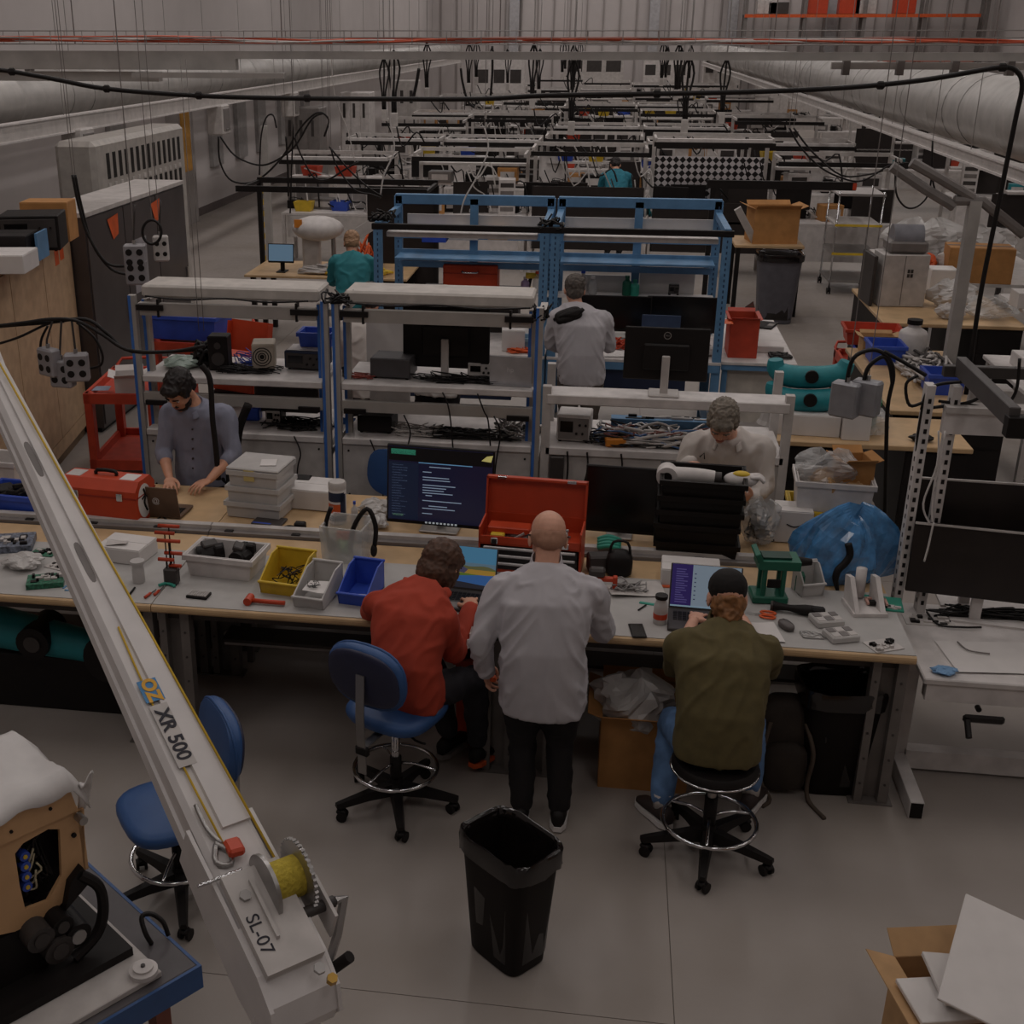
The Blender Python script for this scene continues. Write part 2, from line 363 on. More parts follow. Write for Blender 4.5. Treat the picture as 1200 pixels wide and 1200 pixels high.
def device(label, loc, sx, sy, sz, rz=0, m=None, face=None, seed=0, name='bench_instrument', cat='instrument', group=None, fan=False):
    """boxy bench instrument; front = -y"""
    o = thing(name, label, cat, loc, rz, group); rnd = random.Random(seed); m = m or PALE
    G().box(0, 0, sz/2+.008, sx, sy, sz-.008, b=.008).build('case', m, o)
    G().box(0, -sy/2-.003, sz*.52, sx*.9, .006, sz*.8, b=.002).build('front_panel', face or MIDG, o)
    f = G()
    for i in (-1, 1):
        for j in (-1, 1): f.cyl((i*sx*.4, j*sy*.38, 0), (i*sx*.4, j*sy*.38, .012), .012, n=8)
    f.build('feet', RUBBER, o)
    if fan:
        for q in range(3):
            r = sz*(.34-.1*q); t = G(); t.tube([(r*math.cos(a)-sx*.05, -sy/2-.008, sz*.55+r*math.sin(a)) for a in [2*pi*i/14 for i in range(14)]], .004, 5, 1, True); t.build('fan_ring', BLACK, o)
        G().cyl((-sx*.05, -sy/2-.004, sz*.55), (-sx*.05, -sy/2-.01, sz*.55), sz*.09, n=12).build('fan_hub', BLACK, o)
    else:
        G().box(-sx*.2, -sy/2-.007, sz*.6, sx*.38, .004, sz*.4).build('display', BLACKG, o)
        for i in range(4): G().cyl((sx*(.1+.09*i), -sy/2-.005, sz*(.68 if i % 2 else .36)), (sx*(.1+.09*i), -sy/2-.016, sz*(.68 if i % 2 else .36)), .009, n=9).build('knob', BLACK, o)
    return o
def coil(label, loc, r, n=3, m=None, seed=0, th=.006, group=None, flat=True, tails=1):
    rnd = random.Random(seed); g = G(); P = []
    for i in range(n*10):
        a = 2*pi*i/10; rr = r*(1+rnd.uniform(-.12, .12)); P.append((loc[0]+rr*math.cos(a), loc[1]+rr*math.sin(a)*(.8), loc[2]+th+.004*(i/10)+rnd.uniform(0, .006)))
    for k in range(tails):
        P.append((loc[0]+r*rnd.uniform(1.3, 2.2), loc[1]+r*rnd.uniform(-1, 1), loc[2]+th)); P.append((loc[0]+r*rnd.uniform(2.2, 3), loc[1]+r*rnd.uniform(-1, 1), loc[2]+th))
    g.tube(P, th, 6, 3)
    return solo(g, 'cable_coil', m or CABLE, label, 'cable', group, True)
def cable(label, pts, r=.006, m=None, group=None, name='cable', cat='cable', n=6, sm=5):
    return solo(G().tube(pts, r, n, sm), name, m or CABLE, label, cat, group, True)
def tangle(label, c, sx, sy, h, n, m, seed, r=.004, group=None):
    """one loose heap of wiring"""
    rnd = random.Random(seed); g = G()
    for i in range(n):
        p = [(c[0]+rnd.uniform(-1, 1)*sx/2, c[1]+rnd.uniform(-1, 1)*sy/2, c[2]+r+rnd.uniform(0, h)*(1 if k % 2 else .25)) for k in range(rnd.randint(4, 6))]
        g.tube(p, r, 5, 4)
    return solo(g, 'wire_tangle', m, label, 'wires', group, True, kind='stuff')
def sheet(label, loc, sx, sy, rz=0, m=None, name='paper_sheet', cat='paper', group=None, warp=.004, seed=0):
    rnd = random.Random(seed); a, b = rnd.uniform(0, 6), rnd.uniform(0, 6); g = G()
    M = Matrix.Translation(loc) @ Matrix.Rotation(rz, 4, 'Z')
    def f(u, v, dz=0): return M @ V(((u-.5)*sx, (v-.5)*sy, .002+warp*(1+math.sin(a+4*u)*math.cos(b+3*v))+dz))
    g.grid(lambda u, v: f(u, v), 6, 6); g.grid(lambda u, v: f(u, v, .0012), 6, 6)
    return solo(g, name, m or PAPER, label, cat, group, True)
def crumple(label, loc, sx, sy, sz, m, seed=0, name='plastic_bag', cat='bag', amp=.25, group=None, n=26):
    """crumpled bag: a folded, dented closed surface"""
    rnd = random.Random(seed); ph = [rnd.uniform(0, 6.28) for _ in range(12)]; g = G(); rings = []
    for j in range(1, 15):
        t = pi*j/15; ring = []
        for i in range(n):
            a = 2*pi*i/n
            d = 1+amp*(.5*math.sin(3*a+ph[0]+2*t)+.35*math.sin(5*a+ph[1]-3*t)+.3*math.sin(8*a+5*t+ph[2])+.25*math.sin(11*a-7*t+ph[3])+.25*math.sin(4*t+ph[4]))+rnd.uniform(-.05, .05)
            z = (1-math.cos(t))*.5; z = z*(1+amp*.5*math.sin(3*a+ph[5]))
            ring.append(V((sx/2*math.sin(t)**.7*d*math.cos(a), sy/2*math.sin(t)**.7*d*math.sin(a), max(0, sz*z))))
        rings.append(ring)
    g.loft(rings); g.xf(Matrix.Translation(loc))
    return solo(g, name, m, label, cat, group, False)
def bottle(label, loc, r, h, m, cap=None, neck=.4, group=None, name='bottle', cat='bottle', band=None):
    o = thing(name, label, cat, loc, 0, group)
    G().lathe([(r*.92, 0), (r, .006), (r, h*.62), (r*.9, h*.7), (r*neck, h*.8), (r*neck, h*.9)], n=16).build('body', m, o, 40)
    G().lathe([(r*neck*1.2, h*.88), (r*neck*1.2, h), (r*neck*.9, h)], n=14).build('cap', cap or WHITE, o, 40)
    if band: G().lathe([(r*1.015, h*.18), (r*1.015, h*.5)], n=16).build('label_band', band, o, 40)
    return o
def caster(o, x, y, par=None, r=.028, rz=0):
    a = G(); M = Matrix.Translation((x, y, 0)) @ Matrix.Rotation(rz, 4, 'Z')
    a.cyl((-.012, .012, r), (-.027, .012, r), r, n=12); a.cyl((.012, .012, r), (.027, .012, r), r, n=12); a.cyl((-.014, .012, r), (.014, .012, r), r*.4, n=8)
    a.box(0, .006, r*1.75, .034, .05, .022, b=.008); a.cyl((0, 0, r*1.8), (0, 0, r*2.6), .007, n=8)
    return a.xf(M).build('caster', BLACK, par or o, 40)
def star_base(o, L=.31, rot=0, z=.075):
    for i in range(5):
        a = rot+2*pi*i/5; c, s = math.cos(a), math.sin(a)
        g = G(); g.loft([[V((c*d-s*w, s*d+c*w, zz)) for w, zz in ((-hw, z0), (hw, z0), (hw*.7, z1), (-hw*.7, z1))] for d, hw, z0, z1 in ((.03, .034, z+.01, z+.075), (.16, .027, z+.012, z+.055), (L, .02, z, z+.03), (L+.02, .016, z+.004, z+.026))])
        arm = g.build('base_arm', BLACK, o)
        caster(o, c*L, s*L, arm, rz=a+1.0)
    G().cyl((0, 0, z), (0, 0, z+.1), .042, .034, n=14).build('hub', BLACK, o, 40)
def foot_ring(o, r, z, m=CHROME):
    t = G().tube([(r*math.cos(a), r*math.sin(a), z) for a in [2*pi*i/28 for i in range(28)]], .011, 8, 1, True).build('foot_ring', m, o, True)
    for i in range(3):
        a = 2*pi*i/3+.4; G().tube([(.03*math.cos(a), .03*math.sin(a), z+.03), (r*.5*math.cos(a), r*.5*math.sin(a), z+.03), (r*math.cos(a), r*math.sin(a), z)], .008, 6, 3).build('spoke', m, t, True)
def cushion(g, c, sx, sy, sz, M=None, n=28, e=3.2, dome=.35):
    """rounded slab, super-ellipse outline"""
    rings = []
    for k, (sc, z) in enumerate(((.0, -.5), (.8, -.5), (.95, -.42), (1, -.1), (1, .15), (.95, .38), (.82, .5), (.5, .5+dome*.5), (.0, .5+dome*.6))):
        rings.append([V((sx/2*max(sc, .01)*math.copysign(abs(math.cos(a))**(2/e), math.cos(a)), sy/2*max(sc, .01)*math.copysign(abs(math.sin(a))**(2/e), math.sin(a)), z*sz)) for a in [2*pi*i/n for i in range(n)]])
    M = M or Matrix(); return g.loft([[M @ p+V(c) for p in q] for q in rings])
def blue_chair(label, loc, rz, seat_z=.58, group=None):
    """drafting chair, faces +y"""
    o = thing('drafting_chair', label, 'chair', loc, rz, group)
    cushion(G(), (0, .02, seat_z), .47, .45, .075).build('seat', BLUEV, o, 50)
    G().box(0, 0, seat_z-.055, .22, .26, .03, b=.006).build('seat_plate', BLACK, o)
    Mb = Matrix.Rotation(R(98), 4, 'X')
    b = cushion(G(), (0, -.235, seat_z+.30), .44, .34, .075, Mb, e=2.6, dome=.15).build('backrest', BLUEV, o, 50)
    G().tube([(.218*math.copysign(abs(math.cos(a))**.77, math.cos(a)), -.235-.0*math.sin(a), seat_z+.30+.168*math.copysign(abs(math.sin(a))**.77, math.sin(a))) for a in [2*pi*i/24 for i in range(24)]], .0075, 6, 1, True).build('piping', BLUEV, b, True)
    cushion(G(), (0, -.268, seat_z+.30), .41, .31, .03, Mb, e=2.6, dome=.1).build('back_shell', mat('shell_navy', (44, 46, 70), .5), b, 50)
    G().loft([[V((s*.024, y, z)) for s, y in ((-1, y0), (1, y0), (1, y0-.007), (-1, y0-.007))] for y0, z in ((-.292, seat_z+.33), (-.302, seat_z+.1), (-.297, seat_z-.03), (-.29, seat_z-.09), (-.29, seat_z-.22))]).build('back_bar', STEEL, o)
    G().box(0, -.29, seat_z-.09, .075, .03, .05, b=.008).build('clamp', BLACK, o)
    G().loft([[V((s*.024, y, z)) for s, y, z in ((-1, y0, z0), (1, y0, z0), (1, y0, z0+.008), (-1, y0, z0+.008))] for y0, z0 in ((-.29, seat_z-.075), (.05, seat_z-.075))]).build('bar_arm', STEEL, o)
    G().tube([(.03, -.02, seat_z-.08), (.16, -.06, seat_z-.1), (.22, -.06, seat_z-.1)], .006, 6, 2).build('lever', BLACK, o, True)
    G().cyl((0, 0, .15), (0, 0, seat_z-.07), .022, n=14).build('gas_post', CHROME, o, True)
    G().cyl((0, 0, .13), (0, 0, .30), .03, n=14).build('post_sleeve', BLACK, o, True)
    foot_ring(o, .215, .235); star_base(o, rot=.35)
    return o
# ---------------------------------------------------------------- overhead: ducts, trays, hanging power
def duct(label, x, z, r, y0, y1, step=1.5):
    o = thing('spiral_duct', label, 'duct', (x, y0, z))
    n = 28; nseg = int((y1-y0)/step)
    for i in range(nseg):
        a, b = i*step, (i+1)*step
        g = G(); g.loft([g.ring((0, y, 0), (0, 1, 0), rr, n) for y, rr in ((a, r+.004), (a+.05, r+.004), (a+.06, r), (a+step*.5-.01, r), (a+step*.5, r+.004), (a+step*.5+.01, r), (b, r))], False); g.build('duct_section', GALV, o, 35)
    for i in range(0, nseg, 2):
        y = i*step+.7; g = G(); g.tube([(r*1.01*math.cos(t), y, r*1.01*math.sin(t)) for t in [2*pi*k/20 for k in range(20)]], .006, 6, 1, True)
        h = g.build('hanger_ring', STEEL, o, True); G().cyl((0, y, r), (0, y, CEIL-z), .006, n=6).build('hanger_rod', STEEL, h)
    return o
duct('large round galvanised duct running along the left wall', -7.6, 2.98, .335, 10.5, 61.5, 3.0)
duct('large round galvanised duct running above the right aisle', 4.2, 2.94, .40, 9.0, 61.5, 3.0)
def rail_run(label, x, y0, y1, z0, z1, w=.09, lip=True):
    o = thing('busway_rail', label, 'rail', (x, y0, z0)); L = y1-y0
    G().bx(-w/2, w/2, 0, L, .02, z1-z0).build('channel', PALE, o)
    G().bx(-w/2-.02, w/2+.02, 0, L, 0, .022).build('bottom_lip', WHITE, o); G().bx(-w/2-.02, w/2+.02, 0, L, z1-z0, z1-z0+.02).build('top_lip', WHITE, o)
    y = 1.0
    while y < L:
        G().cyl((0, y, z1-z0), (0, y, CEIL-z0), .005, n=6).build('hanger_rod', STEEL, o); y += 4
    return o
rail_run('pale busway rail hung under the left duct', -7.0, 10.5, 58, 2.56, 2.76)
rail_run('pale busway rail hung under the right duct', 3.74, 9, 58, 2.48, 2.60)
def drop_box(label, x, y, z, s=.3):
    o = thing('power_box', label, 'power box', (x, y, z-s*1.2), 0, 'power boxes on the left busway')
    G().box(0, 0, s*.6, s*.7, s, s*1.2, b=.02).build('body', PALE, o); G().box(s*.36, 0, s*.6, .02, s*.8, s*.9, b=.006).build('cover', MIDG, o)
    G().box(s*.38, 0, s*.2, .03, s*.4, .03).build('latch', STEEL, o)
    return o
p = W(92, 168, x=-7.0); drop_box('square grey power box on the left busway beside the vented cabinet', p.x, p.y, 2.6, .42)
p = W(256, 140, x=-7.0); drop_box('square grey power box on the left busway near the ochre column', p.x, p.y, 2.58, .42)
p = W(340, 122, x=-7.0); drop_box('small grey power box farthest along the left busway', p.x, p.y, 2.58, .42)
# cross tray with orange cables
def cross_tray():
    y, z, x0, x1 = 12.0, 3.66, -8.6, 9.5
    o = thing('cable_tray', 'wire basket cable tray crossing the hall under the ceiling', 'cable tray', (0, y, z))
    for yy, zz in ((-.16, 0), (.16, 0), (-.16, .06), (.16, .06), (-.16, .12), (.16, .12), (0, 0), (-.08, 0), (.08, 0)):
        G().cyl((x0, yy, zz), (x1, yy, zz), .0045, n=5).build('wire', STEEL, o)
    i = x0
    while i < x1:
        G().tube([(i, -.16, .12), (i, -.16, 0), (i, .16, 0), (i, .16, .12)], .004, 4, 1).build('wire_hoop', STEEL, o); i += .32
    for x in (-7.4, -5.3, -3.2, -1.1, 1.4, 3.3, 5.4):
        G().cyl((x, .17, 0), (x, .17, CEIL-z), .006, n=6).build('hanger_rod', MIDG, o)
    b = thing('strut_beam', 'grey strut beam carrying the wire basket tray', 'beam', (0, y, z-.06))
    G().bx(x0, -3.6, -.08, .02, -.17, 0).build('deep_beam', GALV, b); G().bx(-3.6, x1, -.08, .02, -.07, 0).build('shallow_beam', GALV, b)
    G().bx(-4.6, -3.1, -.2, -.1, -.24, -.19).build('cross_channel', GALV, b); G().bx(-6.4, -4.4, -.02, .1, -.28, -.19).build('cross_channel', GALV, b)
    rnd = random.Random(3)
    for k in range(9):
        P = [(x0+i*.9, y+rnd.uniform(-.12, .1), z+.02+rnd.uniform(0, .05)) for i in range(int((x1-x0)/.9)+1)]
        P = [(a, b_, c-.012 if a > -3.5 else c) for a, b_, c in P]
        cable('orange data cable lying in the wire basket tray', P, .009, mat('red_orange_cable', (196, 88, 58), .5) if k % 3 else CABLEW, 'cables in the basket tray', sm=3, n=5) if k % 3 else cable('white data cable lying in the wire basket tray', P, .009, CABLEW, 'white cables in the basket tray', sm=3, n=5)
    for k, (xx, zz, w) in enumerate(((-6.6, 3.42, 2.4), (2.9, 3.45, 1.9), (4.6, 3.38, 1.6))):
        h = thing('lighting_strut', ('grey strut with brackets under the left end of the tray', 'grey strut with brackets above the right duct', 'short grey strut at the right picture edge by the duct')[k], 'strut', (xx, 12.3, zz))
        G().bx(-w/2, w/2, -.03, .03, 0, .06).build('channel', GALV, h)
        for i in range(4): G().bx(-w/2+.1+i*w/4, -w/2+.16+i*w/4, -.05, .05, -.05, .12).build('bracket', MIDG, h)
        G().cyl((0, 0, .06), (0, 0, CEIL-zz), .006, n=6).build('hanger_rod', STEEL, h)
cross_tray()
# thick black cable swooping across the picture, with its drop to the right desk
YC = 6.6
P = [W(u, v, y=YC) for u, v in ((-60, 78), (0, 82), (60, 92), (125, 104), (230, 112), (330, 115), (450, 116), (560, 116), (640, 112), (770, 110), (900, 107), (1000, 102), (1080, 94), (1140, 84), (1172, 79), (1190, 82), (1198, 100), (1190, 140), (1172, 230), (1150, 340), (1138, 420), (1132, 462))]
o = cable('thick black cable strung across the hall and dropping to the right desk', P, .0125, CABLE, n=8)
o.data.materials[0] = CABLE
for k, (u, v) in enumerate(((14, 84), (125, 104), (233, 112), (360, 115), (770, 110), (1032, 100), (1175, 79))):
    q = W(u, v, y=YC); solo(G().lathe([(.012, -.02), (.02, -.012), (.02, .012), (.012, .02)], (0, 0, 0), 8).xf(Matrix.Translation(q) @ Matrix.Rotation(pi/2, 4, 'Y')), 'cable_tie', RUBBER, 'black tie on the thick overhead cable, '+('first', 'second', 'third', 'fourth', 'fifth', 'sixth', 'seventh')[k]+' from the left', 'cable tie', 'ties along the overhead cable')
# hanging cord reels and looping cords in the aisles
def hang(o, p, n='hanger_wire'):
    a = V(p)-V(o.location); G().cyl(a, (a.x, a.y, CEIL-o.location.z), .003, n=5).build(n, MIDG, o)
def loop_cord(label, pts, y, r=.008, m=None, grp=None):
    P = [W(u, v, y=y) for u, v in pts]; o = cable(label, P, r, m, grp); hang(o, max((P[0], P[-1]), key=lambda q: q.z)); return o
loop_cord('long black cord looping from the box near the ochre column', ((256, 160), (258, 190), (272, 212), (300, 212), (330, 185), (352, 150), (372, 132), (385, 140), (380, 160)), 17, .014)
loop_cord('second black cord looping from the box near the ochre column', ((258, 160), (275, 182), (300, 193), (320, 190), (345, 172), (365, 140), (378, 133)), 17.2, .014)
loop_cord('narrow black cord arch against the left wall panels', ((304, 205), (306, 160), (312, 138), (320, 135), (324, 150)), 17.4, .012)
loop_cord('black cord sagging left above the blue frames', ((345, 160), (352, 180), (368, 208), (385, 210), (405, 198), (420, 190)), 14, .011)
loop_cord('black cord falling toward the left blue post', ((388, 175), (395, 195), (415, 222), (436, 228), (446, 232)), 13, .010)
loop_cord('second black cord falling toward the left blue post', ((386, 172), (410, 200), (432, 220), (448, 230)), 13.2, .010)
loop_cord('white cord dropping onto the blue frame from above', ((457, 48), (459, 90), (457, 140), (462, 175), (450, 205), (446, 228)), 12.2, .008, CABLEW)
loop_cord('white cord hanging to the middle of the blue frame', ((568, 150), (572, 175), (560, 205), (545, 232), (540, 250)), 12.2, .008, CABLEW)
loop_cord('long thin white cord hanging beside the left duct', ((388, 60), (392, 110), (408, 155), (416, 190)), 12.6, .006, CABLEW)
loop_cord('black cord looping low over the right aisle', ((925, 150), (938, 172), (960, 195), (985, 208), (1010, 212), (1040, 195), (1055, 190)), 14.5, .011)
loop_cord('second black cord looping low over the right aisle', ((930, 150), (952, 178), (985, 205), (1015, 205), (1035, 200)), 14.8, .011)
loop_cord('black cord hanging in a deep loop over the right benches', ((1050, 185), (1050, 225), (1062, 243), (1078, 240), (1090, 220), (1093, 165)), 12.5, .009)
loop_cord('black cord hanging from the right busway', ((1093, 165), (1092, 200), (1097, 225), (1112, 235)), 12.6, .009)
loop_cord('straight black cord beside the narrow wall post', ((335, 160), (337, 190), (338, 230)), 14, .012)
loop_cord('black cord behind the narrow wall post', ((344, 145), (342, 190), (340, 250)), 14.1, .010)
loop_cord('short black cord drooping above the middle rows', ((540, 80), (542, 96), (548, 118), (556, 126)), 20, .02)
loop_cord('black strap hanging slanted above the left rows', ((491, 80), (488, 98), (484, 116)), 16, .022)
loop_cord('straight black cord hanging over the middle rows', ((577, 54), (577, 84), (575, 112)), 16, .016)
for k, u in enumerate((102, 209, 244, 235)):
    q = W(u, 40 if k < 3 else 130, y=12 if k < 3 else 8.2); b = W(u, 130 if k < 3 else 400, y=12 if k < 3 else 8.2)
for k, (u0, u1, v1) in enumerate(((236, 232, 372), (243, 238, 372))):
    a = W(u0, 130, y=8.25); b = W(u1, v1, y=8.25); a.z = 3.6; a.x = b.x; 
    cable(('left', 'right')[k]+' of two thin grey suspension cables above the blue shirted man', [a, b, (b.x, b.y, b.z-.1)], .0028, mat('steel_cable', (110, 104, 100), .4, .5), 'suspension cables above the rack', sm=1)
# ================================================================ front workbenches (two rows back to back)
LEGM = mat('bench_leg_grey', (112, 106, 102), .5, .2)
ZB = .90
def bench(label, x0, x1, y0, y1, group, legs=(1, 1), matcov=True, front=True):
    o = thing('workbench', label, 'workbench', ((x0+x1)/2, (y0+y1)/2, 0), 0, group); w, d = x1-x0, y1-y0; hx, hy = w/2, d/2
    g = G(); r = .02; pr = [(-hy, ZB-.02), (-hy, ZB-.034), (-hy+.008, ZB-.045), (hy, ZB-.045), (hy, ZB-.004), (-hy+.012, ZB-.004), (-hy+.004, ZB-.009)]
    g.prism(pr, -hx, hx, lambda a, b, c: (c, a, b)); g.build('worktop', WOOD, o)
    if matcov: G().bx(-hx, hx, -hy+.02, -hy+.74, ZB-.004, ZB).build('bench_mat', MATG, o)
    for s, on in zip((-1, 1), legs):
        if not on: continue
        for yy in (-hy+.09, hy-.09):
            l = G(); x = s*(hx-.10)
            l.bx(x-.085, x-.045, yy-.035, yy+.035, 0, ZB-.045); l.bx(x+.035, x+.085, yy-.035, yy+.035, 0, ZB-.045); l.bx(x-.05, x+.04, yy+.02, yy+.03, 0, ZB-.045); lg = l.build('leg', LEGM, o)
            G().bx(x-.11, x+.11, yy-.05, yy+.05, 0, .008).build('foot_plate', LEGM, lg)
            b = G()
            for k in range(5):
                for q in (-.065, .06): b.cyl((x+q, yy-.035, .12+k*.15), (x+q, yy-.039, .12+k*.15), .007, n=6)
            b.build('bolts', DARK, lg, kind='stuff')
        G().bx(s*(hx-.10)-.02, s*(hx-.10)+.02, -hy+.12, hy-.12, ZB-.13, ZB-.06).build('side_beam', LEGM, o)
    G().bx(-hx+.1, hx-.1, hy-.13, hy-.09, .22, .30).build('stretcher', PALE, o)
    G().bx(-hx+.15, hx-.15, hy-.32, hy-.14, .34, .36).build('lower_shelf', DARK, o)
    G().bx(-hx+.05, hx-.05, -hy+.10, -hy+.13, ZB-.12, ZB-.05).build('front_beam', mat('beam_dark', (58, 52, 48), .6), o)
    return o
XE = 1.62
FB = [(-4.45, -2.32), (-2.315, -.335), (-.33, XE)]
nm = ('left end, crossed by the white crane', 'middle, in front of the red toolbox', 'right end, where two people work')
for k, (a, b) in enumerate(FB):
    bench('grey topped maple edged workbench of the front row, '+nm[k], a, b, 5.58, 6.58, 'front row workbenches', (1, 1))
for k, (a, b) in enumerate(FB):
    bench('bare maple workbench of the facing row, '+('left end under the blue tote', 'middle under the white storage boxes', 'right end under the stacked black totes')[k], a, b, 6.74, 7.40, 'facing row workbenches', (1, 1), False)
for k, (a, b) in enumerate(FB):
    o = thing('power_raceway', 'grey outlet raceway between the benches, '+('left end by the red toolbox', 'middle by the large code screen', 'right end by the black totes')[k], 'raceway', ((a+b)/2, 6.66, ZB-.06), 0, 'outlet raceways between the benches')
    G().bx(-(b-a)/2, (b-a)/2, -.07, .07, 0, .075).build('channel', MIDG, o); G().bx(-(b-a)/2, (b-a)/2, -.025, .025, .075, .1).build('ridge', PALE, o)
    n = int((b-a)/.21)
    for i in range(n):
        G().box(-(b-a)/2+.12+i*.21, .045 if i % 2 else -.045, .078, .055, .03, .008, b=.003).build('outlet', BLACK, o)
    for s in (-1, 1): G().bx(s*((b-a)/2-.2)-.02, s*((b-a)/2-.2)+.02, -.02, .02, -.84, 0).build('support_post', LEGM, o)
# ================================================================ chairs, stool, waste bins
blue_chair('blue drafting chair under the person in the red hoodie', (-.93, 5.25, 0), R(-24), group='blue drafting chairs')
blue_chair('empty blue drafting chair half hidden behind the white crane', (-1.80, 4.40, 0), R(127), .48, group='blue drafting chairs')
def stool():
    o = thing('round_stool', 'black round stool with chrome foot ring under the capped person', 'stool', (.645, 5.09, 0))
    G().lathe([(.01, .47), (.19, .47), (.205, .485), (.205, .52), (.19, .54), (.01, .548)], n=32).build('seat', BLACK, o, 40)
    G().tube([(.207*math.cos(a), .207*math.sin(a), .495) for a in [2*pi*i/32 for i in range(32)]], .006, 6, 1, True).build('seat_trim', CHROME, o, True)
    G().cyl((0, 0, .15), (0, 0, .47), .022, n=14).build('gas_post', STEEL, o, True); G().cyl((0, 0, .13), (0, 0, .33), .031, n=14).build('post_sleeve', BLACK, o, True)
    foot_ring(o, .225, .19); star_base(o, rot=R(-98))
stool()
def waste_bin(label, loc, rz, sx, sy, h, liner=True, m=None):
    o = thing('waste_bin', label, 'waste bin', loc, rz); hx, hy = sx/2, sy/2; n = 40
    def rr(k, z, e=5): return [V((hx*k*math.copysign(abs(math.cos(a))**(2/e), math.cos(a)), hy*k*math.copysign(abs(math.sin(a))**(2/e), math.sin(a)), z)) for a in [2*pi*i/n for i in range(n)]]
    G().loft([rr(.70, 0), rr(.74, .01), rr(.95, h-.05), rr(.98, h-.05), rr(.98, h), rr(.93, h), rr(.70, .02)]).build('body', m or mat('bin_black', (22, 16, 14), .6, spec=.2), o, 40)
    if liner:
        rnd = random.Random(2); g = G(); rings = []
        for k, z in ((1.02, h-.085), (1.025, h-.05), (1.03, h-.01), (1.015, h+.012), (.95, h+.006), (.90, h-.03), (.86, h-.25), (.76, .06)):
            rings.append([p*1.0+V((rnd.uniform(-1, 1)*.004, rnd.uniform(-1, 1)*.004, rnd.uniform(-1, 1)*.007*(1 if z > .3 else .2))) for p in rr(k, z)])
        g.loft(rings, False).build('liner', mat('liner_film', (24, 20, 20), .16, spec=.6), o, 70)
    return o
waste_bin('black waste bin standing alone on the floor in front', (-.265, 4.25, 0), R(-42), .40, .29, .60)
waste_bin('black waste bin with film liner under the bench end', (1.33, 5.80, 0), R(4), .42, .34, .62)
